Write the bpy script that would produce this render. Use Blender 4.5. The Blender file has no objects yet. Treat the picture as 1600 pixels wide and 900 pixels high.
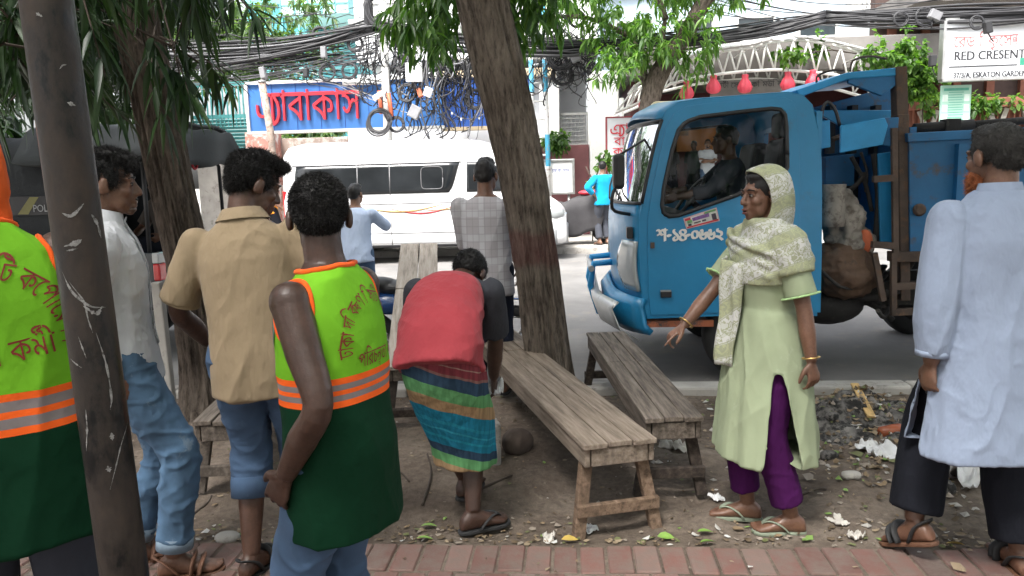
import bpy, math, random
import numpy as np
from mathutils import Vector, Matrix, noise as mnoise
from mathutils.bvhtree import BVHTree

PI = math.pi
rad = math.radians
SC = bpy.context.scene
COL = SC.collection
rng = np.random.default_rng(7)
random.seed(7)

# ------------------------------------------------------------------ camera
CAM_H, PITCH, YAW, ROLL, FOC = 1.57, 8.16, 4.3, -1.55, 1200.0
cam = bpy.data.cameras.new('camera')
cam.sensor_width = 36.0
cam.lens = FOC / 1600.0 * 36.0
cam.clip_start, cam.clip_end = 0.05, 2000.0
camo = bpy.data.objects.new('camera', cam)
COL.objects.link(camo)
RC = Matrix.Rotation(rad(YAW), 3, 'Z') @ Matrix.Rotation(rad(90 - PITCH), 3, 'X') @ Matrix.Rotation(rad(ROLL), 3, 'Z')
camo.matrix_world = Matrix.Translation((0, 0, CAM_H)) @ RC.to_4x4()
SC.camera = camo

# ------------------------------------------------------------------ sky, sun, exposure
SUN_EL, SUN_AZ = 60.0, 205.0        # azimuth measured from +Y (into the picture) towards +X
world = bpy.data.worlds.new('World')
SC.world = world
world.use_nodes = True
wn, wl = world.node_tree.nodes, world.node_tree.links
bg = wn['Background']
sky = wn.new('ShaderNodeTexSky')
sky.sky_type = 'NISHITA'
sky.sun_disc = False
sky.sun_elevation = rad(SUN_EL)
sky.sun_rotation = rad(SUN_AZ)
sky.air_density, sky.dust_density, sky.ozone_density = 1.0, 6.0, 1.0
hs = wn.new('ShaderNodeHueSaturation')
hs.inputs['Saturation'].default_value = 0.28
wl.new(sky.outputs[0], hs.inputs['Color'])
wl.new(hs.outputs[0], bg.inputs['Color'])
bg.inputs['Strength'].default_value = 0.15
sl = bpy.data.lights.new('sun', 'SUN')
sl.energy, sl.angle, sl.color = 1.5, rad(12), (1.0, 0.97, 0.92)
so = bpy.data.objects.new('sun', sl)
COL.objects.link(so)
sd = Vector((math.sin(rad(SUN_AZ)) * math.cos(rad(SUN_EL)), math.cos(rad(SUN_AZ)) * math.cos(rad(SUN_EL)), math.sin(rad(SUN_EL))))
so.rotation_euler = sd.to_track_quat('Z', 'Y').to_euler()
vs_ = SC.view_settings
SC.display_settings.display_device = 'sRGB'
vs_.view_transform = 'Standard'
vs_.look = 'None'
vs_.exposure = 1.92
vs_.gamma = 1.0
SC.render.engine = 'CYCLES'
cy = SC.cycles
cy.use_denoising = True
cy.max_bounces, cy.diffuse_bounces, cy.glossy_bounces, cy.transmission_bounces, cy.transparent_max_bounces = 7, 4, 3, 6, 10
cy.sample_clamp_indirect = 8.0
cy.caustics_reflective = cy.caustics_refractive = False

# ------------------------------------------------------------------ design helpers: a pixel of the 1600x900 photograph to a place
def ray(px, py):
    return RC @ Vector(((px - 800) / FOC, -(py - 450) / FOC, -1.0))
def PY(px, py, Y):
    d = ray(px, py); return Vector((0, 0, CAM_H)) + d * (Y / d.y)
def PZ(px, py, z=0.0):
    d = ray(px, py); return Vector((0, 0, CAM_H)) + d * ((z - CAM_H) / d.z)

V = Vector
def lerp(a, b, t): return a + (b - a) * t

# ------------------------------------------------------------------ objects
OFF = {}
def tag(o, label=None, cat=None, group=None, kind=None):
    if label: o['label'] = label
    if cat: o['category'] = cat
    if group: o['group'] = group
    if kind: o['kind'] = kind
    return o
def thing(name, label, cat, loc=(0, 0, 0), group=None, local=False, rz=0.0):
    o = bpy.data.objects.new(name, None)
    COL.objects.link(o)
    o.empty_display_size = 0.1
    o.location = loc
    o.rotation_euler = (0, 0, rz)
    OFF[o.name] = V((0, 0, 0)) if local else V(loc)
    return tag(o, label, cat, group)
def copy_tree(o, parent=None):
    c = o.copy(); COL.objects.link(c)
    if parent is not None: c.parent = parent
    for ch in list(o.children): copy_tree(ch, c)
    return c
def link_mesh(name, me, mats, parent=None):
    o = bpy.data.objects.new(name, me)
    COL.objects.link(o)
    if not isinstance(mats, (list, tuple)): mats = [mats]
    if len(me.materials) == 0:
        for m in mats: me.materials.append(m)
    if parent is not None:
        o.parent = parent
        r = parent
        while r.parent is not None: r = r.parent
        off = OFF.get(r.name)
        if off is not None and off.length > 0: me.transform(Matrix.Translation(-off))
    return o

def frame_of(d, up=V((0, 0, 1))):
    d = d.normalized()
    if abs(d.dot(up)) > 0.98: up = V((0, 1, 0)) if abs(d.y) < 0.9 else V((1, 0, 0))
    x = up.cross(d).normalized()
    y = d.cross(x).normalized()
    return x, y, d

class MB:
    def __init__(s): s.v, s.f, s.m, s.s = [], [], [], []
    def add(s, vs, fs, mi=0, sm=False):
        b = len(s.v)
        s.v.extend([tuple(p) for p in vs])
        for f in fs:
            s.f.append(tuple(i + b for i in f)); s.m.append(mi); s.s.append(sm)
        return s
    def box(s, c, sz, R=None, mi=0, taper=1.0):
        c = V(c); hx, hy, hz = sz[0] / 2, sz[1] / 2, sz[2] / 2
        P = []
        for z in (-hz, hz):
            k = taper if z > 0 else 1.0
            for x, y in ((-hx, -hy), (hx, -hy), (hx, hy), (-hx, hy)):
                p = V((x * k, y * k, z))
                P.append(c + (R @ p if R is not None else p))
        return s.add(P, [(3, 2, 1, 0), (4, 5, 6, 7), (0, 1, 5, 4), (1, 2, 6, 5), (2, 3, 7, 6), (3, 0, 4, 7)], mi)
    def bar(s, a, b, w, h, up=V((0, 0, 1)), mi=0):
        a, b = V(a), V(b); d = b - a
        x, y, z = frame_of(d, up)
        R = Matrix((x, y, z)).transposed()
        return s.box((a + b) / 2, (w, h, d.length), R, mi)
    def loft(s, rings, cap=True, mi=0, sm=True, close=True):
        n = len(rings[0]); vs = [p for r in rings for p in r]; fs = []
        for i in range(len(rings) - 1):
            for j in range(n if close else n - 1):
                k = (j + 1) % n
                fs.append((i * n + j, i * n + k, (i + 1) * n + k, (i + 1) * n + j))
        b = len(s.v)
        s.add(vs, fs, mi, sm)
        if cap:
            s.f.append(tuple(b + j for j in reversed(range(n)))); s.m.append(mi); s.s.append(False)
            s.f.append(tuple(b + (len(rings) - 1) * n + j for j in range(n))); s.m.append(mi); s.s.append(False)
        return s
    def tube(s, pts, r, n=8, cap=True, mi=0, up=None, flat=1.0):
        pts = [V(p) for p in pts]
        if not hasattr(r, '__len__'): r = [r] * len(pts)
        rings = []; X = None
        for i, p in enumerate(pts):
            d = (pts[min(i + 1, len(pts) - 1)] - pts[max(i - 1, 0)])
            if d.length < 1e-9: d = V((0, 0, 1))
            d = d.normalized()
            if X is None: X = frame_of(d, up or V((0, 0, 1)))[0]
            X = (X - d * X.dot(d))
            X = X.normalized() if X.length > 1e-6 else frame_of(d)[0]
            Y = d.cross(X)
            rings.append([p + X * (math.cos(2 * PI * k / n) * r[i]) + Y * (math.sin(2 * PI * k / n) * r[i] * flat) for k in range(n)])
        return s.loft(rings, cap, mi)
    def ell(s, c, r, R=None, nu=18, nv=12, mi=0):
        c = V(c)
        if not hasattr(r, '__len__'): r = (r, r, r)
        rings = []
        for i in range(nv + 1):
            a = PI * (0.015 + 0.97 * i / nv) - PI / 2
            ring = []
            for k in range(nu):
                t = 2 * PI * k / nu
                p = V((r[0] * math.cos(a) * math.cos(t), r[1] * math.cos(a) * math.sin(t), r[2] * math.sin(a)))
                ring.append(c + (R @ p if R is not None else p))
            rings.append(ring)
        return s.loft(rings, True, mi)
    def prism(s, poly, ext, mi=0, sm=False):
        poly = [V(p) for p in poly]; ext = V(ext); n = len(poly)
        fs = [tuple(reversed(range(n))), tuple(range(n, 2 * n))]
        b = len(s.v)
        s.add(poly + [p + ext for p in poly], fs, mi, False)
        for i in range(n):
            j = (i + 1) % n
            s.f.append((b + i, b + j, b + n + j, b + n + i)); s.m.append(mi); s.s.append(sm)
        return s
    def lathe(s, prof, c=(0, 0, 0), R=None, n=24, mi=0, cap=True):
        c = V(c); rings = []
        for r, z in prof:
            ring = []
            for k in range(n):
                p = V((r * math.cos(2 * PI * k / n), r * math.sin(2 * PI * k / n), z))
                ring.append(c + (R @ p if R is not None else p))
            rings.append(ring)
        return s.loft(rings, cap, mi)
    def quad(s, a, b, c, d, mi=0): return s.add([a, b, c, d], [(0, 1, 2, 3)], mi)
    def mesh(s, name):
        me = bpy.data.meshes.new(name)
        me.from_pydata(s.v, [], s.f)
        me.polygons.foreach_set('material_index', s.m)
        me.polygons.foreach_set('use_smooth', s.s)
        me.update()
        return me
    def build(s, name, mats, parent=None, bevel=0.0, seg=2):
        o = link_mesh(name, s.mesh(name), mats, parent)
        if bevel:
            m = o.modifiers.new('bevel', 'BEVEL'); m.width = bevel; m.segments = seg; m.limit_method = 'ANGLE'; m.angle_limit = rad(40)
        return o

def np_mesh(name, verts, faces, smooth=False):
    """verts (n,3), faces (m,k) all the same size"""
    me = bpy.data.meshes.new(name)
    verts = np.asarray(verts, dtype=np.float32); faces = np.asarray(faces, dtype=np.int32)
    k = faces.shape[1]
    me.vertices.add(len(verts)); me.vertices.foreach_set('co', verts.ravel())
    me.loops.add(faces.size); me.loops.foreach_set('vertex_index', faces.ravel())
    me.polygons.add(len(faces)); me.polygons.foreach_set('loop_start', np.arange(0, faces.size, k, dtype=np.int32))
    me.polygons.foreach_set('use_smooth', np.full(len(faces), smooth))
    me.update(calc_edges=True); me.validate()
    return me
def get_co(me):
    a = np.empty(len(me.vertices) * 3, dtype=np.float32); me.vertices.foreach_get('co', a); return a.reshape(-1, 3).astype(np.float64)
def set_co(me, a):
    me.vertices.foreach_set('co', np.asarray(a, dtype=np.float32).ravel()); me.update()
def get_no(me):
    a = np.empty(len(me.vertices) * 3, dtype=np.float32); me.vertices.foreach_get('normal', a); return a.reshape(-1, 3).astype(np.float64)
def relax(me, it=3, lam=0.5):
    e = np.empty(len(me.edges) * 2, dtype=np.int32); me.edges.foreach_get('vertices', e); e = e.reshape(-1, 2)
    co = get_co(me); n = len(co)
    deg = np.bincount(e.ravel(), minlength=n).astype(float)[:, None] + 1e-9
    for _ in range(it):
        s = np.zeros_like(co)
        for ax in range(3):
            s[:, ax] = np.bincount(e[:, 0], co[e[:, 1], ax], n) + np.bincount(e[:, 1], co[e[:, 0], ax], n)
        co = co + lam * (s / deg - co)
    set_co(me, co)
def remesh(mb, voxel, it=3, name='m'):
    me = mb.mesh('tmp')
    o = bpy.data.objects.new('tmp', me); COL.objects.link(o)
    m = o.modifiers.new('r', 'REMESH'); m.mode = 'VOXEL'; m.voxel_size = voxel; m.use_smooth_shade = True
    dg = bpy.context.evaluated_depsgraph_get()
    out = bpy.data.meshes.new_from_object(o.evaluated_get(dg))
    bpy.data.objects.remove(o); bpy.data.meshes.remove(me)
    out.name = name
    out.materials.clear()
    relax(out, it)
    out.polygons.foreach_set('use_smooth', np.ones(len(out.polygons), dtype=bool))
    return out
# cheap vectorised value noise
_perm = rng.random((64, 64, 64))
def vnoise(p):
    p = np.asarray(p, float); i = np.floor(p).astype(int); f = p - i; f = f * f * (3 - 2 * f); i &= 63; j = (i + 1) & 63
    x0, y0, z0 = i.T; x1, y1, z1 = j.T; fx, fy, fz = f.T
    def L(a, b, t): return a + (b - a) * t
    c = L(L(L(_perm[x0, y0, z0], _perm[x1, y0, z0], fx), L(_perm[x0, y1, z0], _perm[x1, y1, z0], fx), fy),
          L(L(_perm[x0, y0, z1], _perm[x1, y0, z1], fx), L(_perm[x0, y1, z1], _perm[x1, y1, z1], fx), fy), fz)
    return c * 2 - 1
def fbm(p, oct=3):
    s = 0; a = 1.0; p = np.asarray(p, float)
    for _ in range(oct): s = s + a * vnoise(p); p = p * 2.03 + 17.3; a *= 0.5
    return s
def grid_mesh(name, x0, x1, y0, y1, nx, ny, zf):
    xs = np.linspace(x0, x1, nx + 1); ys = np.linspace(y0, y1, ny + 1)
    X, Y = np.meshgrid(xs, ys); X, Y = X.ravel(), Y.ravel()
    v = np.stack([X, Y, zf(X, Y)], 1)
    i = np.arange(nx)[None, :] + (nx + 1) * np.arange(ny)[:, None]; i = i.ravel()
    return np_mesh(name, v, np.stack([i, i + 1, i + nx + 2, i + nx + 1], 1), True)

# ------------------------------------------------------------------ materials
def _new(name):
    m = bpy.data.materials.new(name); m.use_nodes = True
    nt = m.node_tree; return m, nt, nt.nodes['Principled BSDF']
def nd(nt, t, **kw):
    n = nt.nodes.new(t)
    for k, v in kw.items():
        if hasattr(n, k): setattr(n, k, v)
        else: n.inputs[k].default_value = v
    return n
def c4(c): return (c[0], c[1], c[2], 1.0)
def hexc(h):
    h = h.lstrip('#'); o = []
    for i in (0, 2, 4):
        x = int(h[i:i + 2], 16) / 255
        o.append(x / 12.92 if x <= 0.04045 else ((x + 0.055) / 1.055) ** 2.4)
    return tuple(o)
def noise_node(nt, scale, detail=4, vec=None, rough=0.55, stretch=None):
    tc = nd(nt, 'ShaderNodeTexCoord')
    src = tc.outputs['Object']
    if stretch:
        mp = nd(nt, 'ShaderNodeMapping'); mp.inputs['Scale'].default_value = stretch
        nt.links.new(src, mp.inputs[0]); src = mp.outputs[0]
    n = nd(nt, 'ShaderNodeTexNoise'); n.inputs['Scale'].default_value = scale; n.inputs['Detail'].default_value = detail; n.inputs['Roughness'].default_value = rough
    nt.links.new(src, n.inputs['Vector']); return n
def ramp(nt, src, stops):
    r = nd(nt, 'ShaderNodeValToRGB')
    e = r.color_ramp.elements
    while len(e) < len(stops): e.new(0.5)
    for el, (p, c) in zip(e, stops):
        el.position = p; el.color = c4(c) if hasattr(c, '__len__') else (c, c, c, 1)
    nt.links.new(src, r.inputs[0]); return r
def mixc(nt, fac, a, b, mode='MIX'):
    m = nd(nt, 'ShaderNodeMix', data_type='RGBA', blend_type=mode)
    for sock, val in ((m.inputs[0], fac), (m.inputs[6], a), (m.inputs[7], b)):
        if hasattr(val, 'type') and hasattr(val, 'is_linked'): nt.links.new(val, sock)
        elif hasattr(val, '__len__'): sock.default_value = c4(val)
        else: sock.default_value = val
    return m.outputs[2]
def bump(nt, bs, h, strength, dist=0.01, prev=None):
    b = nd(nt, 'ShaderNodeBump'); b.inputs['Strength'].default_value = strength; b.inputs['Distance'].default_value = dist
    nt.links.new(h, b.inputs['Height'])
    if prev is not None: nt.links.new(prev.outputs[0], b.inputs['Normal'])
    nt.links.new(b.outputs[0], bs.inputs['Normal']); return b
MATS = {}
def M(name, col, rough=0.7, var=0.2, vs=6.0, bs=60.0, bst=0.15, metal=0.0, dirt=None, dfrac=0.5, stretch=None, spec=0.5, coat=0.0, bdist=0.01):
    """paint / cloth / stone: base colour broken up by two noises, a bump, optional second 'dirt' colour"""
    if name in MATS: return MATS[name]
    m, nt, b = _new(name)
    n1 = noise_node(nt, vs, 5, stretch=stretch); 
    lo = tuple(c * (1 - var) for c in col); hi = tuple(min(1, c * (1 + var)) for c in col)
    r = ramp(nt, n1.outputs[0], [(0.3, lo), (0.7, hi)])
    out = r.outputs[0]
    if dirt is not None:
        n2 = noise_node(nt, vs * 2.3, 8, rough=0.7)
        f = ramp(nt, n2.outputs[0], [(dfrac, 0.0), (min(1, dfrac + 0.13), 1.0)])
        out = mixc(nt, f.outputs[0], out, dirt)
    nt.links.new(out, b.inputs['Base Color'])
    b.inputs['Roughness'].default_value = rough; b.inputs['Metallic'].default_value = metal
    b.inputs['Specular IOR Level'].default_value = spec
    if coat: b.inputs['Coat Weight'].default_value = coat; b.inputs['Coat Roughness'].default_value = 0.15
    if bst:
        n3 = noise_node(nt, bs, 3, stretch=stretch); bump(nt, b, n3.outputs[0], bst, bdist)
    MATS[name] = m; return m
def cloth_mat(name, col, var=0.12, weave=700.0, rough=0.92, vs=5, sheen=0.08, wr=0.5):
    if name in MATS: return MATS[name]
    m, nt, b = _new(name)
    n1 = noise_node(nt, vs, 5)
    r = ramp(nt, n1.outputs[0], [(0.3, tuple(c * (1 - var) for c in col)), (0.7, tuple(min(1, c * (1 + var)) for c in col))])
    nt.links.new(r.outputs[0], b.inputs['Base Color'])
    b.inputs['Roughness'].default_value = rough; b.inputs['Specular IOR Level'].default_value = 0.12
    b.inputs['Sheen Weight'].default_value = sheen if max(col) > .1 else 0.0
    w = noise_node(nt, weave, 1); b1 = bump(nt, b, w.outputs[0], 0.08, 0.001)
    f = noise_node(nt, 14, 3, stretch=(1, 1, 0.5)); bump(nt, b, f.outputs[0], wr, 0.03, b1)
    MATS[name] = m; return m
def glass_mat(name, tint=(0.5, 0.55, 0.55), clear=0.6, rough=0.03, refl=1.0):
    if name in MATS: return MATS[name]
    m = bpy.data.materials.new(name); m.use_nodes = True; nt = m.node_tree; nt.nodes.clear()
    o = nd(nt, 'ShaderNodeOutputMaterial'); g = nd(nt, 'ShaderNodeBsdfGlossy'); g.inputs['Roughness'].default_value = rough
    g.inputs['Color'].default_value = (0.9, 0.9, 0.9, 1)
    t = nd(nt, 'ShaderNodeBsdfTransparent'); t.inputs['Color'].default_value = c4(tuple(c * clear for c in tint))
    fr = nd(nt, 'ShaderNodeFresnel'); fr.inputs[0].default_value = 1.5
    fm = nd(nt, 'ShaderNodeMath', operation='MULTIPLY'); nt.links.new(fr.outputs[0], fm.inputs[0]); fm.inputs[1].default_value = refl
    mx = nd(nt, 'ShaderNodeMixShader'); nt.links.new(fm.outputs[0], mx.inputs[0]); nt.links.new(t.outputs[0], mx.inputs[1]); nt.links.new(g.outputs[0], mx.inputs[2])
    nt.links.new(mx.outputs[0], o.inputs[0]); MATS[name] = m; return m
def leaf_mat(name, dark, light, trans=0.35):
    if name in MATS: return MATS[name]
    m, nt, b = _new(name)
    g = nd(nt, 'ShaderNodeNewGeometry')
    r = ramp(nt, g.outputs['Random Per Island'], [(0.0, dark), (0.75, tuple(lerp(a, c, 0.55) for a, c in zip(dark, light))), (1.0, light)])
    nt.links.new(r.outputs[0], b.inputs['Base Color']); b.inputs['Roughness'].default_value = 0.45
    t = nd(nt, 'ShaderNodeBsdfTranslucent')
    tc = mixc(nt, 1.0, r.outputs[0], (1.3, 1.6, 0.5), 'MULTIPLY'); nt.links.new(tc, t.inputs['Color'])
    mx = nd(nt, 'ShaderNodeMixShader'); mx.inputs[0].default_value = trans
    out = nt.nodes['Material Output']; nt.links.new(b.outputs[0], mx.inputs[1]); nt.links.new(t.outputs[0], mx.inputs[2]); nt.links.new(mx.outputs[0], out.inputs[0])
    MATS[name] = m; return m

# ------------------------------------------------------------------ writing: outlines of letters, filled by scanlines (non-zero winding)
_GC = {}
def glyphs(s):
    """list of closed outlines (n,2) of a string set in the built-in face, and its advance"""
    if s in _GC: return _GC[s]
    c = bpy.data.curves.new('t', 'FONT'); c.body = s; c.resolution_u = 4
    o = bpy.data.objects.new('t', c); COL.objects.link(o)
    dg = bpy.context.evaluated_depsgraph_get(); cu = o.evaluated_get(dg).to_curve(dg, apply_modifiers=False)
    out = []
    for sp in cu.splines:
        pts = []
        bp = sp.bezier_points; n = len(bp)
        for i in range(n):
            a, b = bp[i], bp[(i + 1) % n]
            p0, p1, p2, p3 = (np.array(q[:2]) for q in (a.co, a.handle_right, b.handle_left, b.co))
            k = 5
            for t in np.linspace(0, 1, k, endpoint=False):
                pts.append((1 - t) ** 3 * p0 + 3 * (1 - t) ** 2 * t * p1 + 3 * (1 - t) * t * t * p2 + t ** 3 * p3)
        if len(pts) > 2: out.append(np.array(pts))
    o.evaluated_get(dg).to_curve_clear(); bpy.data.objects.remove(o); bpy.data.curves.remove(c)
    adv = max([p[:, 0].max() for p in out] or [0.3]) - 0.01
    _GC[s] = (out, adv); return _GC[s]
def stroke_polys(lines, w=0.085):
    """pen strokes as outlines: every segment a quad, every joint a small octagon, all wound the same way"""
    out = []
    for ln in lines:
        ln = [np.array(p, float) for p in ln]
        for a, b in zip(ln[:-1], ln[1:]):
            d = b - a; L = np.hypot(*d)
            if L < 1e-6: continue
            n = np.array([-d[1], d[0]]) / L * w / 2
            out.append(np.array([a - n, b - n, b + n, a + n]))
        for p in ln:
            out.append(np.array([p + w / 2 * np.array([math.cos(t), math.sin(t)]) for t in np.arange(8) * PI / 4]))
    return out
def layout(items):
    """items: 'text' | (strokes, advance[, w]) | ('sub', text, scale, dx, dy, advance); returns outlines and width"""
    x = 0.0; out = []
    for it in items:
        if isinstance(it, str):
            if it == ' ': x += 0.3; continue
            g, adv = glyphs(it); out += [p + np.array([x, 0]) for p in g]; x += adv
        elif it[0] == 'sub':
            g, adv = glyphs(it[1]); out += [p * it[2] + np.array([x + it[3], it[4]]) for p in g]; x += it[5]
        else:
            out += [p + np.array([x, 0]) for p in stroke_polys(it[0], it[2] if len(it) > 2 else 0.085)]; x += it[1]
    return out, x
def fill(polys, rows=44):
    P = [p for p in polys]
    # make every outline's outer orientation consistent is not needed: non-zero winding, counters are wound opposite
    y0 = min(p[:, 1].min() for p in P); y1 = max(p[:, 1].max() for p in P)
    n = max(4, int((y1 - y0) * rows)); ys = np.linspace(y0, y1, n + 1)
    A = np.concatenate([p for p in P]); B = np.concatenate([np.roll(p, -1, 0) for p in P])
    vs, fs = [], []
    for a, b in zip(ys[:-1], ys[1:]):
        m = (a + b) / 2
        s = ((A[:, 1] <= m) & (B[:, 1] > m)).astype(int) - ((B[:, 1] <= m) & (A[:, 1] > m)).astype(int)
        k = np.nonzero(s)[0]
        if len(k) == 0: continue
        dx = (B[k, 0] - A[k, 0]) / (B[k, 1] - A[k, 1]); xm = A[k, 0] + dx * (m - A[k, 1])
        dx = np.clip(dx, -1.5, 1.5)
        o = np.argsort(xm); w = 0; st = None
        for i in o:
            w0 = w; w += s[k[i]]
            if w0 == 0: st = i
            elif w == 0 and st is not None:
                q = len(vs); h = (b - a) / 2
                vs += [(xm[st] - dx[st] * h, a), (xm[i] - dx[i] * h, a), (xm[i] + dx[i] * h, b), (xm[st] + dx[st] * h, b)]
                fs.append((q, q + 1, q + 2, q + 3))
    return np.array(vs), fs
def write(name, items, mat, fmap, parent=None, rows=44, depth=None):
    """letters as their own mesh; fmap(u, v) gives the place of a point of the line (v up, cap height about 0.65)"""
    polys, w = layout(items)
    v2, fs = fill(polys, rows)
    mb = MB()
    mb.add([fmap(a, b) for a, b in v2], fs)
    if depth is not None:
        for p in polys:
            n = len(p); q = [V(fmap(a, b)) for a, b in p]; r = [x + depth for x in q]
            mb.add(q + r, [(i, (i + 1) % n, n + (i + 1) % n, n + i) for i in range(n)])
    return mb.build(name, mat, parent)
# conjuncts the face has no single character for, drawn with the pen
YA = ([[(-0.02, 0.585), (0.30, 0.585)], [(0.03, 0.585), (0.09, 0.50), (0.17, 0.40), (0.20, 0.28), (0.19, 0.12), (0.12, 0.0), (0.0, -0.06), (-0.06, -0.02)]], 0.26)
REPH = ([[(-0.36, 0.66), (-0.30, 0.76), (-0.12, 0.86)]], 0.0)
RPH = ([[(-0.30, -0.05), (-0.45, -0.12), (-0.58, -0.10)], [(-0.58, -0.10), (-0.38, -0.22)]], 0.0)
NNA = [('sub', 'ন', 0.9, 0.0, 0.08, 0.0), ('sub', 'ন', 0.5, 0.12, -0.22, 0.58)]
# ================================================================== SETTING
m_asph = M('asphalt', (0.17, 0.165, 0.16), 0.9, 0.22, 1.2, 140, 0.35, dirt=(0.22, 0.2, 0.175), dfrac=0.55)
m_conc = M('concrete', (0.38, 0.36, 0.33), 0.9, 0.2, 3, 60, 0.3, dirt=(0.2, 0.185, 0.165), dfrac=0.56)
m_white = M('white_paint', (0.80, 0.80, 0.78), 0.7, 0.05, 2, 40, 0.08, dirt=(0.55, 0.54, 0.50), dfrac=0.62)
m_dark = M('dark_paint', (0.02, 0.02, 0.022), 0.6, 0.3)
m_black = M('black_plastic', (0.018, 0.018, 0.02), 0.45, 0.3, bst=0.05)
m_steel = M('steel', (0.45, 0.45, 0.44), 0.4, 0.15, metal=0.8, dirt=(0.18, 0.12, 0.08), dfrac=0.62)
m_whitesteel = M('white_steel', (0.72, 0.72, 0.69), 0.5, 0.12, 5, dirt=(0.32, 0.22, 0.15), dfrac=0.62)
m_rubber = M('rubber', (0.015, 0.015, 0.015), 0.8, 0.3)
m_glass = glass_mat('window_glass', (0.55, 0.6, 0.6), 0.45)

def dirt_mat():
    m, nt, b = _new('dirt')
    n1 = noise_node(nt, 1.3, 6); r1 = ramp(nt, n1.outputs[0], [(0.32, (0.090, 0.071, 0.057)), (0.5, (0.15, 0.122, 0.099)), (0.68, (0.215, 0.182, 0.152))])
    n2 = noise_node(nt, 26, 6, rough=0.7); r2 = ramp(nt, n2.outputs[0], [(0.38, (0.62, 0.59, 0.57)), (0.62, (1.12, 1.09, 1.06))])
    c = mixc(nt, 0.75, r1.outputs[0], r2.outputs[0], 'MULTIPLY')
    vor = nd(nt, 'ShaderNodeTexVoronoi'); vor.inputs['Scale'].default_value = 70
    tc = nd(nt, 'ShaderNodeTexCoord'); nt.links.new(tc.outputs['Object'], vor.inputs['Vector'])
    rv = ramp(nt, vor.outputs['Color'], [(0.90, 0.0), (0.95, 0.7)])
    c = mixc(nt, rv.outputs[0], c, (0.22, 0.185, 0.15))
    nt.links.new(c, b.inputs['Base Color']); b.inputs['Roughness'].default_value = 0.95; b.inputs['Specular IOR Level'].default_value = 0.2
    b1 = bump(nt, b, n2.outputs[0], 0.6, 0.02); n3 = noise_node(nt, 160, 3); bump(nt, b, n3.outputs[0], 0.4, 0.006, b1)
    return m
m_dirt = dirt_mat()

KERB0, KERB1, ROAD1 = 5.42, 5.60, 15.1
def road_z(y): return -0.11 + 0.17 * (np.clip(y, KERB1, ROAD1) - KERB1) / (ROAD1 - KERB1)
tag(link_mesh('ground', grid_mesh('ground', -300, 300, -60, 500, 60, 60, lambda x, y: x * 0 - 0.16), m_conc), kind='structure')
def dz(x, y):
    p = np.stack([x * 0.9, y * 0.9, x * 0], 1); q = np.stack([x * 5, y * 5, x * 0 + 3], 1); s = np.stack([x * 22, y * 22, x * 0 + 9], 1)
    e = np.clip((y - 3.13) / 0.2, 0, 1) * np.clip((KERB0 + 0.02 - y) / 0.2, 0, 1)
    mound = 0.07 * np.exp(-(((x + 0.25) / 0.9) ** 2 + ((y - 4.6) / 0.8) ** 2))
    return -0.012 + e * (0.04 * vnoise(p) + 0.026 * vnoise(q) + 0.010 * vnoise(s) + mound)
tag(link_mesh('dirt_verge', grid_mesh('dirt', -9, 9, 3.06, KERB0 + 0.02, 620, 90, dz), m_dirt), kind='structure')
def ground_z(x, y): return float(dz(np.array([x]), np.array([y]))[0]) if y > 3.1 else 0.0
tag(link_mesh('road', grid_mesh('road', -80, 80, KERB1 - 0.02, ROAD1 + 0.05, 80, 40, lambda x, y: road_z(y) + 0.01 * vnoise(np.stack([x * 0.7, y * 0.7, x * 0], 1))), m_asph), kind='structure')
mb = MB()
x = -12.0
while x < 12:
    L = 0.9
    mb.box((x + L / 2, (KERB0 + KERB1) / 2 + random.uniform(-.008, .008), -0.05 + random.uniform(-.006, .006)), (L - 0.012, KERB1 - KERB0, 0.2))
    x += L
tag(mb.build('kerb', m_conc, bevel=0.018), kind='structure')
# far pavement
FPZ = float(road_z(np.array([ROAD1]))[0]) + 0.13
mb = MB(); mb.box((0, ROAD1 + 0.09, FPZ - 0.12), (120, 0.18, 0.24))
tag(mb.build('kerb', m_conc, bevel=0.02), kind='structure')
tag(link_mesh('pavement', grid_mesh('fp', -60, 60, ROAD1 + 0.17, 19.5, 40, 20, lambda x, y: x * 0 + FPZ - 0.004), m_conc), kind='structure')
# brick pavement, every brick laid
def brick_mat():
    m, nt, b = _new('pavement_brick')
    g = nd(nt, 'ShaderNodeNewGeometry')
    r = ramp(nt, g.outputs['Random Per Island'], [(0.0, (0.07, 0.055, 0.05)), (0.16, (0.10, 0.075, 0.065)), (0.2, (0.135, 0.07, 0.058)), (0.75, (0.175, 0.086, 0.071)), (1.0, (0.20, 0.135, 0.115))])
    n = noise_node(nt, 9, 8, rough=0.7); f = ramp(nt, n.outputs[0], [(0.40, 0.0), (0.64, 0.75)])
    c = mixc(nt, f.outputs[0], r.outputs[0], (0.15, 0.122, 0.104)); nt.links.new(c, b.inputs['Base Color'])
    b.inputs['Roughness'].default_value = 0.85
    n3 = noise_node(nt, 70, 5); bump(nt, b, n3.outputs[0], 0.4, 0.006); return m
mb = MB(); row = 0; y = 3.125
while y > -2.0:
    h = 0.235; w = 0.112; off = (row % 2) * 0.056
    x = -4.4 + off
    while x < 4.4:
        t = random.uniform(-.006, .003)
        if random.random() < .012: x += w; continue
        mb.box((x + random.uniform(-.003, .003), y - h / 2 + random.uniform(-.006, .006), -0.03 + t), (w - random.uniform(.006, .012), h - random.uniform(.008, .02), 0.06), Matrix.Rotation(random.uniform(-.01, .01), 3, 'Z') @ Matrix.Rotation(random.uniform(-.012, .012), 3, 'X'))
        x += w
    y -= h; row += 1
tag(mb.build('pavement', brick_mat(), bevel=0.006, seg=1), kind='structure')
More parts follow.
